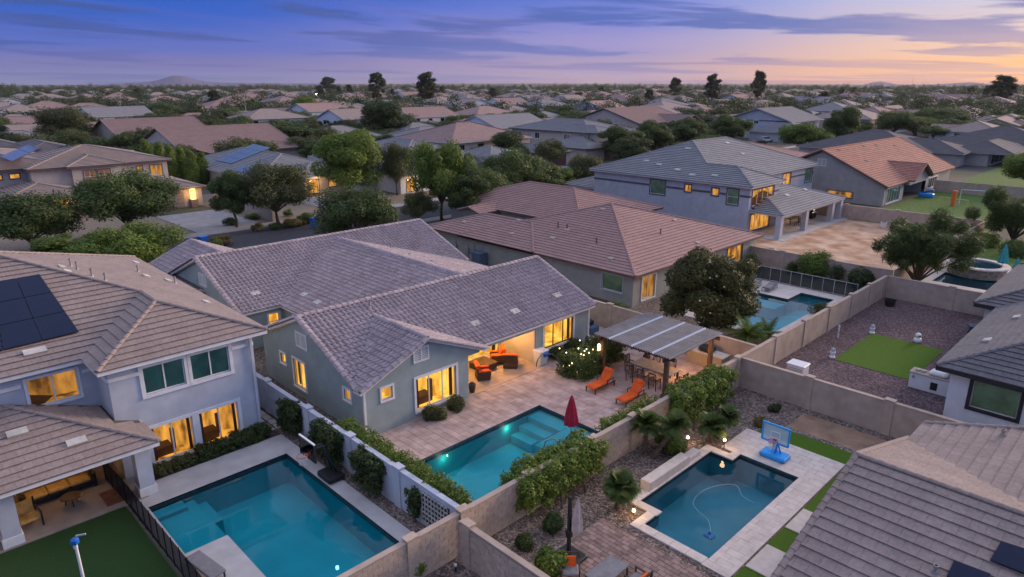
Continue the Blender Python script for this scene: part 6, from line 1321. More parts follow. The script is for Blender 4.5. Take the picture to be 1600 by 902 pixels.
# hose and cleaner in the lower right pool
pts = [G(x, y, -.42) for x, y in ((1180, 787), (1160, 775), (1152, 760), (1135, 757), (1110, 762), (1092, 772), (1083, 786), (1092, 800), (1106, 812), (1110, 828), (1109, 842))]
def smooth_path(P, k=6):
    o = []
    for i in range(len(P) - 1):
        a, b, c, d = P[max(i - 1, 0)], P[i], P[i + 1], P[min(i + 2, len(P) - 1)]
        for j in range(k): t = j / k; o.append(((b * 2) + (c - a) * t + (a * 2 - b * 5 + c * 4 - d) * t * t + (b * 3 - a - c * 3 + d) * t ** 3) * .5)
    return o + [P[-1]]
MB().tube(smooth_path(pts), .020, 6).build('pool_hose', M_WPL, loc=pts[4], label='pale cleaner hose lying in the lower right pool', cat='hose', smooth=True)
p = G(1108, 840, -.55); t = thing('pool_cleaner', 'blue pool cleaner head at the near end of the lower right pool', 'pool cleaner', p); MB().bbox(-.2, -.15, 0, .2, .15, .16, .04).build('body', M_BLUEL, t); MB().lathe((0, 0, .16), [(.07, 0), (.05, .1)], 9).build('neck', M_BLUE, t)
pts = [G(850, 699, -.1), G(852, 690, .35), G(862, 685, .5), G(873, 690, .3)]; MB().tube(pts, .03, 7).build('grab_rail', M_GREYM, loc=pts[0], label='curved grab rail in the teal pool near the red umbrella', cat='rail', smooth=True)
# spa
sg = G(1525, 428); sp = thing('spa', 'round raised stone spa beside the small far pool', 'spa', sg); MB().lathe((0, 0, 0), [(2.3, 0), (2.3, .85)], 30).build('wall', mat('spa_stone', (.22, .18, .16), .9, .3, 3, .6, 8), sp); mb = MB()
for k in range(30):
    a, b = 2 * math.pi * k / 30, 2 * math.pi * (k + .94) / 30; P_ = [(r_ * math.cos(q), r_ * math.sin(q)) for r_, q in ((1.85, a), (2.5, a), (2.5, b), (1.85, b))]; m = MB(); m.faces([(*q, .85) for q in P_] + [(*q, .98) for q in P_], [(0, 3, 2, 1), (4, 5, 6, 7), (0, 1, 5, 4), (1, 2, 6, 5), (2, 3, 7, 6), (3, 0, 4, 7)]); m.build('coping_stone', M_TRAV, sp)
MB().lathe((0, 0, .80), [(1.88, 0), (1.88, .09)], 30).build('water', mat('spa_water', (.015, .05, .08), .05, .05, spec=.6), sp)
# play goal and climbing frame on the lawn
p = G(1520, 322); t = thing('football_goal', 'white football goal on the lawn below the terracotta house', 'goal', p, .3); MB().tube([(-1.7, 0, 0), (-1.7, 0, 2.2), (1.7, 0, 2.2), (1.7, 0, 0)], .05, 7).build('frame', M_WPL, t); MB().tube([(-1.7, 0, 2.2), (-1.7, 1.1, 0)], .03, 6).tube([(1.7, 0, 2.2), (1.7, 1.1, 0)], .03, 6).build('stay', M_WPL, t)
p = G(1488, 322); t = thing('climbing_toy', 'orange upright toy with yellow bars on the lawn', 'toy', p); MB().bbox(-.25, -.25, 0, .25, .25, 2.2, .05).build('tower', mat('toy_orange', (.75, .16, .03), .5), t); MB().bar((-1.8, 0, 1.1), (1.8, 0, 1.0), .07).bar((-1.8, 0, 0), (-1.8, 0, 1.1), .07).bar((1.8, 0, 0), (1.8, 0, 1.0), .07).build('bar', mat('toy_yellow', (.7, .5, .12), .5), t)
p = G(1447, 308); t = thing('play_slide', 'blue toy heap in the patio opening of the terracotta house', 'toy', p); MB().bbox(-1, -.6, 0, 1, .6, .6, .1).build('body', M_BLUEL, t); MB().bar((-.9, 0, .5), (.9, 0, 1.1), .3).build('slide', M_BLUE, t)
p = G(1380, 356); t = thing('flower_pot', 'pale bucket by the wall of the bare dirt yard', 'pot', p); MB().lathe((0, 0, 0), [(.3, 0), (.38, .7), (.34, .7), (.28, .1)], 12).build('pot', M_WPL, t); MB().lathe((0, 0, .66), [(.34, 0), (.05, .1)], 10).build('soil', M_MULCH, t)
t = thing('air_conditioner', 'grey condenser unit at the corner between brown and grey houses', 'air conditioner', (-29.0, 64.2, 0)); MB().bbox(-.5, -.5, 0, .5, .5, 1.1, .05).build('cabinet', M_GREYM, t); MB().lathe((0, 0, 1.1), [(.42, 0), (.42, .06), (.1, .08)], 16).build('fan_guard', M_BLK, t)
p = (-28.6, 35.6, 0); t = thing('storage_heap', 'blue covered storage box in the passage right of the main house', 'box', p); MB().bbox(-.7, -.45, 0, .7, .45, .6, .05).build('box', mat('steel_blue', (.07, .13, .22), .6), t); MB().bbox(-.4, -.35, .6, .35, .35, .95, .1).build('bundle', M_BLK, t)
for i, (x, y) in enumerate(((-25.4, 35.2), (-24.4, 36.4))): MB().bbox(x - .5, y - .25, 0, x + .5, y + .25, .3, .05).build('planter_box', M_GREYM, loc=(x, y, 0), label=['grey planter box in the passage behind the flower bed', 'grey planter box against the wall behind the pergola'][i], cat='planter')
# bins by the kerb
def bin_(label, p, m):
    t = thing('wheelie_bin', label, 'bin', p, .2, 'bins at the kerb'); MB().faces([(-.28, -.32, .1), (.28, -.32, .1), (.28, .32, .1), (-.28, .32, .1), (-.36, -.42, 1.15), (.36, -.42, 1.15), (.36, .42, 1.15), (-.36, .42, 1.15)], [(0, 3, 2, 1), (4, 5, 6, 7), (0, 1, 5, 4), (1, 2, 6, 5), (2, 3, 7, 6), (3, 0, 4, 7)]).build('body', m, t); MB().bbox(-.39, -.46, 1.15, .39, .46, 1.26, .04).build('lid', m, t)
    for x in (-.3, .3): MB().tube([(x - .05, .38, .13), (x + .05, .38, .13)], .13, 10).build('wheel', M_BLK, t)
bin_('blue wheelie bin at the near kerb left of the main roof', G(319, 387), M_BLUE); bin_('blue wheelie bin at the far kerb below the grey-green tree', G(492, 356), M_BLUE); bin_('blue wheelie bin by the garage of the far grey house', G(868, 258), M_BLUE); bin_('second blue bin by the garage of the far grey house', G(876, 258), M_BLUE)

plamp('flower_bed_light', (-24.4, 29.6, 1.9), 14, (1, .66, .3), .15, parent=pg)

t = thing('dining_table', 'dark outdoor table under the porch of the grey two-storey house', 'table', (-35.5, 83.5, .04)); MB().bbox(-.6, -1.3, .7, .6, 1.3, .78, .03).build('tabletop', M_WOOD, t)
for x in (-.5, .5):
    for y in (-1.15, 1.15): MB().bar((x, y, 0), (x, y, .7), .08).build('leg', M_WOOD, t)
for i, (x, y) in enumerate(((-34.2, 82.6), (-34.2, 84.4), (-36.8, 82.6), (-36.8, 84.4))):
    c = thing('porch_chair', ['porch chair nearest the yard at the left of the dark porch table', 'porch chair nearest the yard at the right of the dark porch table', 'porch chair on the house side at the left of the dark porch table', 'porch chair on the house side at the right of the dark porch table'][i], 'chair', (x, y, .04), -1.57 if i < 2 else 1.57, 'porch chairs')
    MB().bbox(-.27, -.27, .4, .27, .27, .5, .03).build('seat', M_WICK, c); MB().obox((0, .27, .75), (.54, .07, .55), Matrix.Rotation(R(-8), 3, 'X')).build('backrest', M_WICK, c)
    for a in (-.23, .23):
        for b in (-.23, .23): MB().bar((a, b, 0), (a, b, .4), .05).build('leg', M_WICK, c)
t = thing('covered_grill', 'black covered grill at the end of the grey house porch', 'grill', (-35.2, 88.8, .04)); MB().bbox(-.45, -.7, 0, .45, .7, .85, .08).build('cover', M_BLK, t); MB().bbox(-.4, -.5, .85, .4, .5, 1.2, .15).build('hood', M_BLK, t)
# ------------------------------------------------------------------ houses across the street (each surveyed)
def simple_house(label, wm, rm, hips, gables, walls, wins=(), fascia=None, course=True, name='house', patches=()):
    x = sum((a[0] + a[1]) / 2 for a in (hips + gables)) / len(hips + gables); y = sum((a[2] + a[3]) / 2 for a in (hips + gables)) / len(hips + gables)
    h = House(name, label, (x, y, 0), wm)
    for a in hips: h.hip(*a)
    for a in gables: h.gable(*a)
    for (x0, x1, y0, y1, zt) in walls:
        sides = {'E': ((x1, y0), (x1, y1)), 'S': ((x0, y0), (x1, y0)), 'N': ((x1, y1), (x0, y1)), 'W': ((x0, y1), (x0, y0))}
        for k, (p, q) in sides.items():
            ws = [w[2:] for w in wins if w[0] == k and abs(w[1] - (x1 if k == 'E' else y0 if k == 'S' else -999)) < .01]
            pk = None
            for g_ in gables:
                if g_[0] - 1 < x0 and x1 < g_[1] + 1 and g_[2] - 1 < y0 and y1 < g_[3] + 1:
                    ze = g_[4]; 
                    if g_[6] == 'y' and k in 'NS': pk = ((x1 - x0) / 2, ze + g_[5] * (g_[1] - g_[0]) / 2 - .25)
                    if g_[6] == 'x' and k in 'EW': pk = ((y1 - y0) / 2, ze + g_[5] * (g_[3] - g_[2]) / 2 - .25)
            h.wall(p, q, 0, zt, ws, peak=pk)
    h.finish(); h.roof(rm, 'course', 1.6, .48, fascia or M_FASC, pieces=0, capr=.16, capobj=False, course=course, caps=course)
    return h
def gdoor(h, x, y0, y1, m, z=2.2):
    p = MB(); p.box(x + .01, y0, 0, x + .06, y1, z).build('garage_door', m, h.root)
    for k in range(4): MB().box(x + .06, y0 + .1, .1 + k * z / 4, x + .085, y1 - .1, (k + 1) * z / 4 - .06).build('door_panel', m, h.root)
M_GDT = mat('garage_door_tan', (.33, .28, .24), .7); M_GDB = mat('garage_door_brown', (.10, .05, .05), .6)
lw = lambda *a, **k: (*a, k)
H8 = simple_house('tan two-storey house with lit entry and garage lamp beyond the street at left', M_STC, M_FTG,
    [(-128, -110.4, 18, 36.4, 5.7, .24), (-142, -112.6, 8, 24, 5.7, .2), (-113, -99.6, 26.5, 37, 2.75, .27), (-116, -102.5, 13, 24, 2.75, .25), (-119, -109.8, 22.5, 30, 5.7, .3)], [],
    [(-127.5, -111, 18.5, 35.9, 5.6), (-141.5, -113.2, 8.5, 23.5, 5.6), (-112, -100.2, 27, 36.5, 2.65), (-115, -105.5, 14, 23.5, 2.65), (-118, -110.4, 23.2, 29.4, 5.6)],
    [lw('E', -110.4, 1.4, 2.9, 3.3, 5.0, room=M_ROOM1, hm=1, tm=M_BAND), lw('E', -110.4, 3.2, 4.7, 3.3, 5.0, room=M_ROOM1, hm=1, tm=M_BAND), lw('E', -111, 13.2, 13.9, 4.3, 5.0, room=M_ROOM1, mull=0, tm=M_BAND), lw('E', -111, 15.0, 16.6, 3.4, 5.0, room=M_ROOM3, tm=M_BAND), lw('E', -113.2, 6.0, 7.1, 4.4, 5.0, room=M_ROOM1, mull=0, tm=M_BAND), lw('E', -113.2, 8.0, 9.1, 4.4, 5.0, room=M_ROOM1, mull=0, tm=M_BAND), lw('E', -105.5, 5.4, 7.2, .1, 2.5, room=M_ROOM2, mull=0, tm=M_BAND)], M_FASCB)
gdoor(H8, -100.2, 29, 34, M_GDT); MB().box(-100.1, 34.6, 0, -99.2, 35.5, 1.1).build('porch_column', mat('column_stone', (.3, .2, .15), .9, .2, 4), H8.root); MB().bbox(-99.95, 34.75, 1.1, -99.35, 35.35, 2.6, .05).build('glowing_pier', emis('pier_glow', (1, .50, .12), 2.2), H8.root)  # pier glows by itself; the sconce light is put into its emission
solar(H8, [(-20, 268), (30, 243), (62, 232), (2, 250)][:0] or [(0, 247), (18, 254), (64, 232), (46, 226)], 3, 2, 6.5, M_SOLARL)
plamp('porch_lamp_light', (-104.2, 20.5, 2.3), 60, parent=H8.root); plamp('porch_lamp_light', (-98.6, 35, 2.2), 50, parent=H8.root)
H9 = simple_house('house with long blue solar array on its grey hip roof beyond the street', M_STC, M_FG, [(-133, -100.5, 44.8, 62, 2.75, .31), (-108, -97.5, 50, 60, 2.76, .3)], [], [(-132.5, -101, 45.3, 61.5, 2.65), (-107, -98, 50.5, 59.5, 2.66)], [lw('E', -98, 1.5, 3.2, .2, 2.2, room=M_ROOM1, mull=0, tm=M_BAND), lw('E', -98, 5.0, 6.3, .9, 2.1, room=M_ROOM1, tm=M_BAND)])
solar(H9, [(337, 252), (362, 257), (424, 232), (396, 226)], 3, 4, 4.5, M_SOLARL); solar(H9, [(368, 268), (390, 274), (404, 264), (380, 259)], 2, 1, 3.6, M_SOLARL)
plamp('entry_lamp_light', (-96.8, 53, 2.0), 60, parent=H9.root)
simple_house('long mauve-roofed gabled house behind the cypress hedge', M_STC, M_FMV, [], [(-176, -145, 50.5, 76, 2.8, .29, 'y'), (-160, -143.5, 47, 55, 2.9, .35, 'x')], [(-175, -146, 51, 75.5, 2.7), (-158, -144.2, 47.6, 54.4, 2.75)], [lw('S', 51, 12, 14, 1, 2.2)], M_FASCB)
simple_house('mauve-roofed house with small front gable at the left behind the hedge', M_STC, M_FMV, [], [(-222, -192, 52, 76, 2.8, .3, 'y'), (-200, -190, 56, 65, 2.9, .38, 'x')], [(-221, -193, 52.6, 75.4, 2.7), (-199, -190.8, 56.7, 64.3, 2.75)], [lw('E', -190.8, 2.2, 5.4, .5, 2.3)], M_FASCB)
simple_house('grey-roofed house cut by the left edge above the tan two-storey roof', M_STC, M_FDG, [(-205, -160, 10, 34, 2.8, .3), (-180, -150, 20, 40, 2.8, .28)], [], [(-204, -161, 11, 33, 2.7), (-179, -151, 21, 39, 2.7)])
H11 = simple_house('white house with chimney tower and pale grey roofs beyond the street', M_STW, M_FG, [(-124, -94, 66, 90, 2.9, .30), (-104, -88, 62, 76, 2.9, .32), (-100, -91, 84, 92, 4.0, .35), (-116, -95, 58, 70, 2.85, .3)], [], [(-123.4, -94.6, 66.6, 89.4, 2.8), (-103, -88.6, 62.6, 75.4, 2.8), (-99.4, -91.6, 84.6, 91.4, 3.9), (-115.4, -95.6, 58.6, 69.4, 2.75)], [lw('E', -88.6, 1.2, 3.0, .3, 2.2, room=M_ROOM1, tm=M_BAND), lw('E', -88.6, 3.8, 5.4, .6, 2.2, room=M_ROOM1, tm=M_BAND), lw('E', -88.6, 9, 10.2, .8, 2.2), lw('E', -91.6, 4, 5, 2.6, 3.5, mull=0)])
MB().bbox(-90.8, 87.5, 0, -89.2, 89, 4.6, .05).bbox(-91.1, 87.2, 4.3, -88.9, 89.3, 5.0, .1).build('chimney', M_STW, H11.root); plamp('entry_lamp_light', (-87.4, 65, 2.0), 60, parent=H11.root)
H12 = simple_house('grey two-storey house with brown garage door far behind the chimney tower', M_STC, M_FG, [(-127, -101, 123.6, 141, 5.7, .27), (-114, -98.5, 124, 133, 5.72, .3), (-110, -96.4, 117.6, 131, 2.8, .34), (-116, -95.5, 103.5, 112, 2.8, .3), (-108, -95, 130, 141, 4.6, .3)], [], [(-126.4, -101.6, 124.2, 140.4, 5.6), (-113.4, -99.2, 124.6, 132.4, 5.6), (-109.4, -97, 118.2, 130.4, 2.7), (-115, -96, 104, 111.5, 2.7), (-107.4, -95.6, 130.6, 140.4, 4.5)], [lw('S', 124.2, 8, 9.5, 3.6, 5.0), lw('S', 124.2, 2.5, 3.2, 4.2, 5.0, mull=0), lw('S', 124.2, 17.5, 19.5, 3.6, 5.0)], M_FASCB)
gdoor(H12, -96, 105.2, 110.3, M_GDB); gdoor(H12, -97, 124.6, 129.4, M_GDB)
simple_house('charcoal hip-roofed house behind the terracotta roof', M_STT, M_FDG, [(-68, -41.5, 158, 182, 2.8, .30), (-58, -36, 164, 178, 2.85, .3)], [], [(-67.4, -42.1, 158.6, 181.4, 2.7), (-57, -37, 164.6, 177.4, 2.7)], [lw('E', -42.1, 1, 4, .8, 2.3, blind=M_GSH)])
simple_house('charcoal hip-roofed house with deep open patio at the right', M_STT, M_FDG, [(-41, -28.5, 170, 192, 2.8, .32), (-50, -22, 186, 212, 2.9, .3)], [], [(-40.4, -33, 170.6, 191.4, 2.7), (-49.4, -23, 186.6, 211.4, 2.8)], [lw('E', -33, 3, 15, .1, 2.3, mull=2)])
simple_house('dark-gabled grey house at the right edge with pale solar tubes', M_STT, M_FDG, [(-34, -14, 214, 236, 3.0, .3)], [(-30, -6, 206, 228, 3.2, .36, 'y')], [(-33, -15, 214.6, 235, 2.9), (-29, -7, 206.6, 227.4, 3.1)], (), M_FASCB)
simple_house('big terracotta gabled house above the trees behind the grey two-storey house', M_STC, M_FMV, [], [(-152, -124, 176, 205, 4.6, .30, 'y'), (-132, -118, 190, 203, 4.4, .36, 'x')], [(-151, -125, 176.6, 204, 4.5), (-131, -119, 190.6, 202.4, 4.3)], [lw('S', 176.6, 17, 18.5, 2.6, 4.2, mull=0)], M_FASCB)
simple_house('grey gabled two-storey house with garage behind the parked cars', M_STG, M_FG, [(-100, -82, 196, 216, 2.8, .3)], [(-112, -90, 204, 228, 5.4, .33, 'y')], [(-111, -91, 204.6, 227, 5.3), (-99, -83, 196.6, 215.4, 2.7)], [lw('S', 204.6, 9, 10.5, 4.4, 5.6), lw('S', 204.6, 5, 6.2, 4.6, 5.6, mull=0)])
simple_house('low brown-roofed garage wing beside the terracotta house', M_STT, M_FBR, [(-78, -54, 118, 140, 2.7, .26)], [], [(-77.4, -54.6, 118.6, 139.4, 2.6)], (), M_FASCB)

# ------------------------------------------------------------------ cars, street lights
M_CARW = mat('car_paint_white', (.70, .71, .73), .25, .02, spec=.6); M_CARD = mat('car_paint_dark', (.03, .035, .045), .25, .02, spec=.6); M_CARS = mat('car_paint_silver', (.42, .43, .45), .25, .02, spec=.6); M_CGL = mat('car_glass', (.015, .018, .022), .08, .02, spec=.7)
def car(label, loc, rz, m):
    t = thing('parked_car', label, 'car', loc, rz, 'cars parked beyond the terracotta roof'); pr = [(-2.25, .35), (-2.25, .85), (-1.7, .98), (-1.0, 1.02), (1.15, .98), (2.1, .82), (2.25, .6), (2.25, .35)]; b = MB(); n = len(pr)
    b.faces([(x, -.9, z) for x, z in pr] + [(x, .9, z) for x, z in pr], [tuple(range(n)), tuple(range(2 * n - 1, n - 1, -1))] + [(i + n, (i + 1) % n + n, (i + 1) % n, i) for i in range(n)]); b.build('body', m, t)
    g = MB(); A = [(-1.75, -.82, .97), (1.15, -.82, .97), (1.15, .82, .97), (-1.75, .82, .97)]; T = [(-1.2, -.66, 1.5), (.35, -.66, 1.5), (.35, .66, 1.5), (-1.2, .66, 1.5)]; g.faces(A + T, [(0, 1, 5, 4), (1, 2, 6, 5), (2, 3, 7, 6), (3, 0, 4, 7)]); g.build('windows', M_CGL, t); MB().bbox(-1.25, -.68, 1.49, .4, .68, 1.55, .03).build('car_roof', m, t)
    for x in (-1.4, 1.4):
        for y in (-.92, .92): w = MB().tube([(x, y - .1, .33), (x, y + .1, .33)], .33, 14).build('wheel', M_BLK, t); MB().tube([(x, y - .11, .33), (x, y + .11, .33)], .17, 10).build('rim', M_GREYM, w)
    for y in (-.6, .6): MB().bbox(2.2, y - .2, .6, 2.27, y + .2, .75, .02).build('headlight', M_WPL, t); MB().bbox(-2.28, y - .2, .65, -2.2, y + .2, .8, .02).build('tail_light', mat('tail_light', (.3, .01, .01), .4), t)
car('white car parked left of the feathery tree, beyond the grey two-storey roof', G(1196, 222), 1.2, M_CARW); car('dark car parked beside the white one beyond the grey two-storey roof', G(1186, 226), 1.2, M_CARD); car('silver car parked right of the feathery tree above the terracotta ridge', G(1302, 219), 1.57, M_CARS); car('dark car behind the silver one above the terracotta ridge', G(1306, 213), 1.57, M_CARD); car('pale car half hidden by trees above the terracotta ridge', G(1380, 205), 1.57, M_CARW)
def street_light(label, px, py, top, lit=False):
    p = G(px, py); lo, hi = 1, 30
    for _ in range(30):
        m_ = (lo + hi) / 2
        if PJ((p.x, p.y, m_))[1] > top: lo = m_
        else: hi = m_
    t = thing('street_light', label, 'street light', p, 0, 'street lights'); MB().tube([(0, 0, 0), (0, 0, m_)], [.12, .07], 8).build('pole', M_GREYM, t); MB().tube([(0, 0, m_ - .1), (.5, .5, m_ + .15), (1.1, 1.1, m_ + .1)], .05, 6).build('arm', M_GREYM, t); MB().bbox(.85, .95, m_ - .08, 1.5, 1.4, m_ + .08, .04).build('lamp_head', emis('street_lamp_orange', (1, .45, .12), 60) if lit else M_WPL, t)
street_light('tall white street light left of the upright bright tree', 388, 210, 146); street_light('thin street light at far left by the pale roof', 62, 205, 165); street_light('curved street light pole behind the yellow-green tree', 150, 200, 175); street_light('glowing orange street light in the distance', 492, 172, 147, True); street_light('distant lamp post between the far roofs right of centre', 1420, 165, 121)

# ------------------------------------------------------------------ the far town
USED = []
for o in COL.objects:
    if o.parent is None and o.name.startswith('house'): USED.append((o.location.x, o.location.y, 21))
    if o.parent is None and o.name.startswith('tree'): USED.append((o.location.x, o.location.y, 3))
rnd = random.Random(42)
FAR_R = [M_FBR, M_FTG, M_FG, M_FTG, M_FBR, M_FDG]
for m in ('roof_far_mauve', 'roof_far_grey', 'roof_far_taupe'): pass
FRM = [mat('roof_far_mauve', (.27, .185, .17), .9, .08, 3, .2, 20, dirt=.1), mat('roof_far_grey', (.21, .205, .215), .9, .08, 3, .2, 20, dirt=.1), mat('roof_far_taupe', (.28, .225, .205), .9, .08, 3, .2, 20, dirt=.1), mat('roof_far_rose', (.31, .21, .19), .9, .08, 3, .2, 20, dirt=.1)]
FNM = ['mauve', 'grey', 'taupe', 'rose-brown']
def far_proto(k, ri):
    r_ = random.Random(k); t = []; hip = []; W_, D_ = r_.uniform(16, 20), r_.uniform(19, 24); z = 2.8 if k % 3 else 5.4; pt = .33
    w = MB(); w.box(-W_ / 2 + .5, -D_ / 2 + .5, 0, W_ / 2 - .5, D_ / 2 - .5, z - .08); q = r_.uniform(-4, 4); w.box(W_ / 2 - 2, q - 3.5, 0, W_ / 2 + 3.5, q + 3.5, 2.7)
    fake = House.__new__(House); fake.planes = []; fake.caps = []; fake.rakes = []
    if k % 4 == 1: fake.gable(-W_ / 2, W_ / 2, -D_ / 2, D_ / 2, z, pt, 'y'); w.poly([(-W_ / 2 + .5, -D_ / 2 + .5, z - .1), (W_ / 2 - .5, -D_ / 2 + .5, z - .1), (0, -D_ / 2 + .5, z + pt * W_ / 2 - .2)]); w.poly([(W_ / 2 - .5, D_ / 2 - .5, z - .1), (-W_ / 2 + .5, D_ / 2 - .5, z - .1), (0, D_ / 2 - .5, z + pt * W_ / 2 - .2)])
    else: fake.hip(-W_ / 2, W_ / 2, -D_ / 2, D_ / 2, z, pt)
    if k % 2: fake.hip(-2, W_ / 2 + 4, q - 4, q + 4, 2.8, .36)
    else: fake.gable(-2, W_ / 2 + 4, q - 4, q + 4, 2.8, .36, 'x'); w.poly([(W_ / 2 + 3.5, q - 3.5, 2.7), (W_ / 2 + 3.5, q + 3.5, 2.7), (W_ / 2 + 3.5, q, 4.0)])
    if k % 3 == 2: fake.hip(-W_ / 2 - 3, 2, -D_ / 2 + 2, D_ / 2 - 3, z - .1, .36); w.box(-W_ / 2 - 2.5, -D_ / 2 + 2.5, 0, 1, D_ / 2 - 3.5, z - .2)
    d = MB()
    for pl, g in fake.planes:
        top = [Vector(p) for p in pl]; bot = [Vector(p) - Vector((0, 0, .2)) for p in pl]; d.poly(top, 0); d.poly(bot[::-1], 1)
        for i in range(len(pl)): d.poly([bot[i], bot[(i + 1) % len(pl)], top[(i + 1) % len(pl)], top[i]], 1)
    cap = MB()
    for a, b, g in fake.caps: cap.bar(Vector(a) + Vector((0, 0, .03)), Vector(b) + Vector((0, 0, .03)), .3, .14)
    win = MB().box(-.8, -.03, 0, .8, .03, 1.3).mesh('window', M_CGL); 
    wins = []
    for sx in (-1, 1):
        for i in range(3): wins.append(Matrix.Translation((sx * (W_ / 2 - .5), -D_ / 2 + 3 + i * 5.2, z - 1.9)) @ Matrix.Rotation(R(90), 4, 'Z'))
        for i in range(2): wins.append(Matrix.Translation((-3.5 + i * 6.5, sx * (D_ / 2 - .5), z - 1.9)))
    gd = MB().box(W_ / 2 + 3.5, q - 2.4, 0, W_ / 2 + 3.56, q + 2.4, 2.2).mesh('garage_door', M_GDT if k % 2 else M_GDB)
    wm = [M_STC, M_STTAN, M_STT, M_STG, M_STW][k % 5]
    return w.mesh('wall', wm), d.mesh('roof', [FRM[ri], M_FASC]), cap.mesh('ridge_cap', FRM[ri]), win, wins, gd
PROTO = {}
LMK = [(60, 'at the left edge'), (170, 'above the tan house'), (330, 'above the cypress hedge'), (430, 'left of the upright tree'), (560, 'above the solar roof'), (660, 'above the dome-shaped tree'), (780, 'above the white chimney house'), (900, 'right of the chimney house'), (1030, 'left of the grey two-storey'), (1180, 'above the grey two-storey'), (1290, 'left of the terracotta roof'), (1400, 'above the terracotta roof'), (1510, 'above the charcoal roofs'), (9999, 'near the right edge')]
ORD = ['first', 'second', 'third', 'fourth', 'fifth', 'sixth', 'seventh', 'eighth', 'ninth', 'tenth', 'eleventh', 'twelfth']
def far_labels(items):
    """items: (phrase, px, distance, object) -> label by place: landmark, depth band, order from the left"""
    by = {}
    for ph, px, d, o in items:
        lm = next(n for x, n in LMK if px < x); bd = 'in the nearer rows' if d < 230 else 'in the middle rows' if d < 380 else 'towards the horizon'
        by.setdefault((ph, bd, lm), []).append((px, o))
    for (ph, bd, lm), l in by.items():
        l.sort(key=lambda q: q[0])
        for k, (px, o) in enumerate(l): o['label'] = f"{ph} {bd} {lm}" + ('' if len(l) == 1 else f", {ORD[min(k, 11)]} from left")
FARL = []
def far_house(x, y, rot, k, ri, detail, px):
    if (k, ri) not in PROTO: PROTO[k, ri] = far_proto(k, ri)
    w, d, cap, win, wins, gd = PROTO[k, ri]
    lb = f"{'two-storey' if k % 3 == 0 else 'low'} {FNM[ri]}-roofed house"
    t = thing('house', lb, 'house', (x, y, 0), rot, 'houses of the distant suburb'); FARL.append((lb, px, math.hypot(x, y), t))
    link('wall', w, t); r_ = link('roof', d, t); link('ridge_cap', cap, r_)
    if detail:
        for m in wins: link('window', win, t, m)
        link('garage_door', gd, t)
lots = []
for ci in range(-40, 14):
    x = -103 - ci * 0 if False else None
cols = []
xx = -186 + 24; X0 = [-45, -8, 30]
x = -103
for base in range(0, 24): X0.append(-141 - base * 62 - 0 + 0); X0.append(-165 - base * 62)
X0 += [-78, -112, -56, -22]
for x in X0:
    y = -150 + rnd.uniform(0, 10)
    while y < 1250:
        y += rnd.uniform(22, 27)
        xj, yj = x + rnd.uniform(-3, 3), y
        xj += 26 * math.sin(y / 170 + x / 300) if (y > 150 or x < -230) else 0
        pj = PJ((xj, yj, 4))
        if not pj or not (-40 < pj[0] < 1640): continue
        dist = math.hypot(xj, yj)
        if dist < 150 or dist > 1150: continue
        if pj[1] > 236: continue
        if any(abs(xj - u) < s_ + 1 and abs(yj - v) < s_ for u, v, s_ in USED): continue
        if rnd.random() < (.12 if dist < 400 else .35 if dist < 700 else .65): continue
        if -96 < xj < -50 and yj < 236: continue
        if xj > -50 and yj < 238: continue
        if -100 < xj < -60 and x > -50 and yj < 330: continue
        lots.append((dist, xj, yj, pj[0])); USED.append((xj, yj, 11))
lots.sort(); FARSTUFF = {i: MB() for i in range(4)}; FARW = MB()
for n_, (dist, x, y, px) in enumerate(lots):
    k, ri = rnd.randrange(12), rnd.choice((0, 1, 2, 2, 3, 0)); rot = rnd.choice((0, math.pi, math.pi / 2 if dist > 300 else 0)) + rnd.uniform(-.12, .12) * (dist > 250)
    if n_ < 240: far_house(x, y, rot, k, ri, dist < 330, px)
    else:
        s_ = rnd.uniform(6.5, 9); r2 = rnd.uniform(8, 11); z = 2.8 if rnd.random() < .7 else 5.2; c, sn = math.cos(rot), math.sin(rot); T = lambda a, b, zz: (x + a * c - b * sn, y + a * sn + b * c, zz)
        B = [T(-s_, -r2, z), T(s_, -r2, z), T(s_, r2, z), T(-s_, r2, z)]; a, b = T(0, -r2 + s_, z + .34 * s_), T(0, r2 - s_, z + .34 * s_); m = FARSTUFF[ri]; m.poly([B[0], B[1], a]); m.poly([B[1], B[2], b, a]); m.poly([B[2], B[3], b]); m.poly([B[3], B[0], a, b])
        s3, r3 = s_ - .5, r2 - .5; C_ = [T(-s3, -r3, 0), T(s3, -r3, 0), T(s3, r3, 0), T(-s3, r3, 0)]
        for i in range(4): p, q = C_[i], C_[(i + 1) % 4]; FARW.poly([p, q, (q[0], q[1], z), (p[0], p[1], z)])
fh = MB(); 
for i in range(4): fh.faces(FARSTUFF[i].v, FARSTUFF[i].f, i)
fh.faces(FARW.v, FARW.f, 4)
if fh.v: fh.build('far_houses', FRM + [M_STC], None, kind='stuff', label='mass of tiny far house roofs near the horizon', cat='houses')
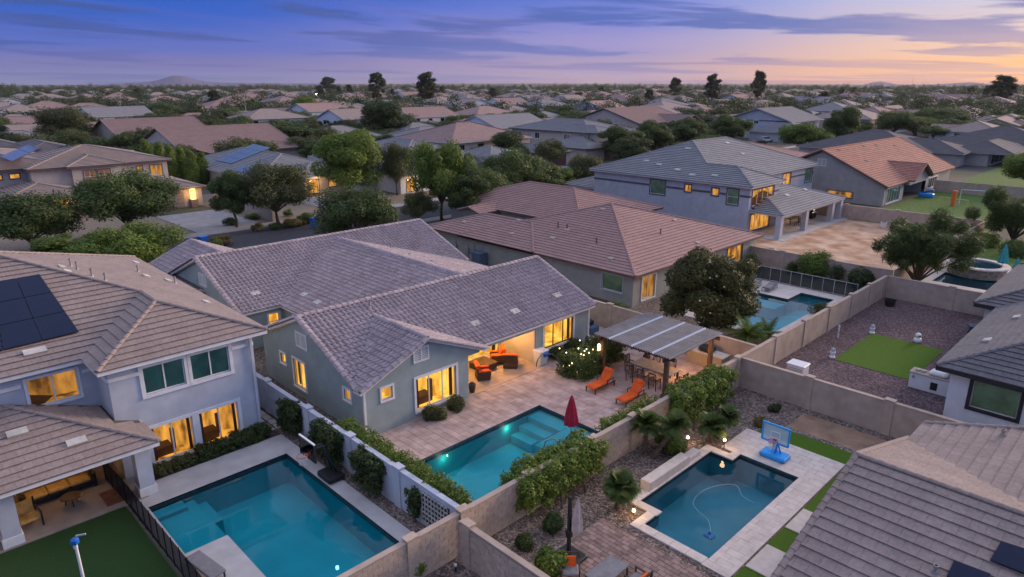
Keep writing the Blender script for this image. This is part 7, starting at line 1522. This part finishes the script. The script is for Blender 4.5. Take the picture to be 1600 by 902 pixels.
# trees of the far town
spots = []
for _ in range(8000):
    px = rnd.uniform(-30, 1630); d_ = 140 * (1800 / 140) ** (rnd.random() ** .8); a_ = YAW - math.atan((px - 800) / 1115.0); x, y = -math.sin(a_) * d_, math.cos(a_) * d_
    if d_ < 420 and any(abs(x - u) < s_ * .72 and abs(y - v) < s_ * .82 for u, v, s_ in USED): continue
    if -80.5 < x < -68.5 and y < 400: continue
    if x > -36 and y < 210: continue
    if d_ < 190 and px < 1100 and rnd.random() < .75: continue
    if d_ < 245 and px > 1150: continue
    if d_ < 420 and px > 1100 and rnd.random() < .5: continue
    spots.append((d_, x, y, px))
spots.sort(); FT = MB(); fk = ('f1', 'f2', 'f3', 'f4', 'f5'); nind = 0; kept = []
for d_, x, y, px in spots:
    if d_ < 900:
        q_ = 5.5 if d_ < 520 else 9
        if any(abs(x - u) < q_ and abs(y - v) < q_ for u, v in kept): continue
        kept.append((x, y))
    w, h = rnd.uniform(6.5, 12), rnd.uniform(4.2, 7.2)
    if nind < 300:
        nind += 1; k = rnd.choice(fk); ph = dict(f1='rounded mid-green tree', f2='dense dark tree', f3='olive green tree', f4='broad mid-green tree', f5='dense bright green tree')[k]
        FARL.append((ph, px, d_, tree(k, (x, y, 0), w, h, ph, group='trees of the distant suburb')))
    else:
        h *= rnd.choice((1, 1, 1.1, 1.25, 1.5)) * (1.1 if d_ < 1000 else 1.45); n_ = 110 if d_ < 700 else 60 if d_ < 1100 else 36
        bl = [((x + rnd.uniform(-.3, .3) * w, y + rnd.uniform(-.3, .3) * w, h * rnd.uniform(.35, .78)), w * .30, h / w * .9) for _ in range(5)]
        leafcloud(FT, rnd, bl, int(n_ * 3.4), w * (.042 if d_ < 700 else .055), shell=.6, mi=rnd.choice((0, 0, 1, 2)), narrow=.6)
for px in (212, 330, 498, 528, 545, 612, 690, 770, 905, 940, 1016, 1290, 1318, 1335, 1520, 1545, 1585):
    d_ = rnd.uniform(420, 800); a_ = YAW - math.atan((px - 800) / 1115.0); FARL.append(('tall ragged skyline tree', px, d_, tree(rnd.choice(('tall1', 'tall2')), (-math.sin(a_) * d_, math.cos(a_) * d_, 0), rnd.uniform(6, 9.5), rnd.uniform(9.5, 14), 'tall ragged skyline tree', group='trees of the distant suburb')))
far_labels(FARL)
FT.build('far_trees', [M_LF6, M_LF3, M_LF6], None, kind='stuff', label='mass of far trees reaching to the horizon', cat='trees')
# hills on the horizon
def hill(name, x0, x1, top, dist, seed, prof):
    mb = MB(); n = 40; r_ = random.Random(seed); rows = []
    for i in range(n + 1):
        f = i / n; px = x0 + (x1 - x0) * f; a_ = YAW - math.atan((px - 800) / 1115.0); hh = max(.02, prof(f) + .05 * math.sin(f * 37 + seed) * prof(f)) * top
        dirv = Vector((-math.sin(a_), math.cos(a_), 0)); rows.append([dirv * (dist - 300) + Vector((0, 0, -3)), dirv * (dist - 100) + Vector((0, 0, hh * .55)), dirv * dist + Vector((0, 0, hh)), dirv * (dist + 300) + Vector((0, 0, -3))])
    for i in range(n):
        for k in range(3): mb.poly([rows[i][k], rows[i + 1][k], rows[i + 1][k + 1], rows[i][k + 1]])
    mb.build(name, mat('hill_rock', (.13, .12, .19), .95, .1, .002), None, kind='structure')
hill('hills', 150, 560, 30, 3300, 3, lambda f: .25 * math.exp(-((f - .75) / .2) ** 2) + 1.0 * math.exp(-((f - .32) / .085) ** 2) + .38 * math.exp(-((f - .2) / .16) ** 2) + .3 * math.exp(-((f - .5) / .12) ** 2))
hill('hills', 1300, 1600, 14, 3300, 5, lambda f: 1.0 * math.exp(-((f - .25) / .07) ** 2) + .8 * math.exp(-((f - .72) / .12) ** 2) + .3 * math.exp(-((f - .5) / .2) ** 2))

# ------------------------------------------------------------------ evening haze
hz = MB().box(-4000, -4000, -6, 4000, 4000, 60).build('haze', mat('haze_shell', (1, 1, 1)), None, kind='stuff', label='thin evening haze over the whole suburb', cat='haze')
hm = bpy.data.materials.new('haze_air'); hm.use_nodes = True; hn = hm.node_tree; hn.nodes.clear(); pv = hn.nodes.new('ShaderNodeVolumePrincipled'); pv.inputs['Color'].default_value = (.80, .82, .92, 1); pv.inputs['Density'].default_value = .00005; pv.inputs['Anisotropy'].default_value = .2
ho = hn.nodes.new('ShaderNodeOutputMaterial'); hn.links.new(pv.outputs[0], ho.inputs['Volume']); hz.data.materials.clear(); hz.data.materials.append(hm)
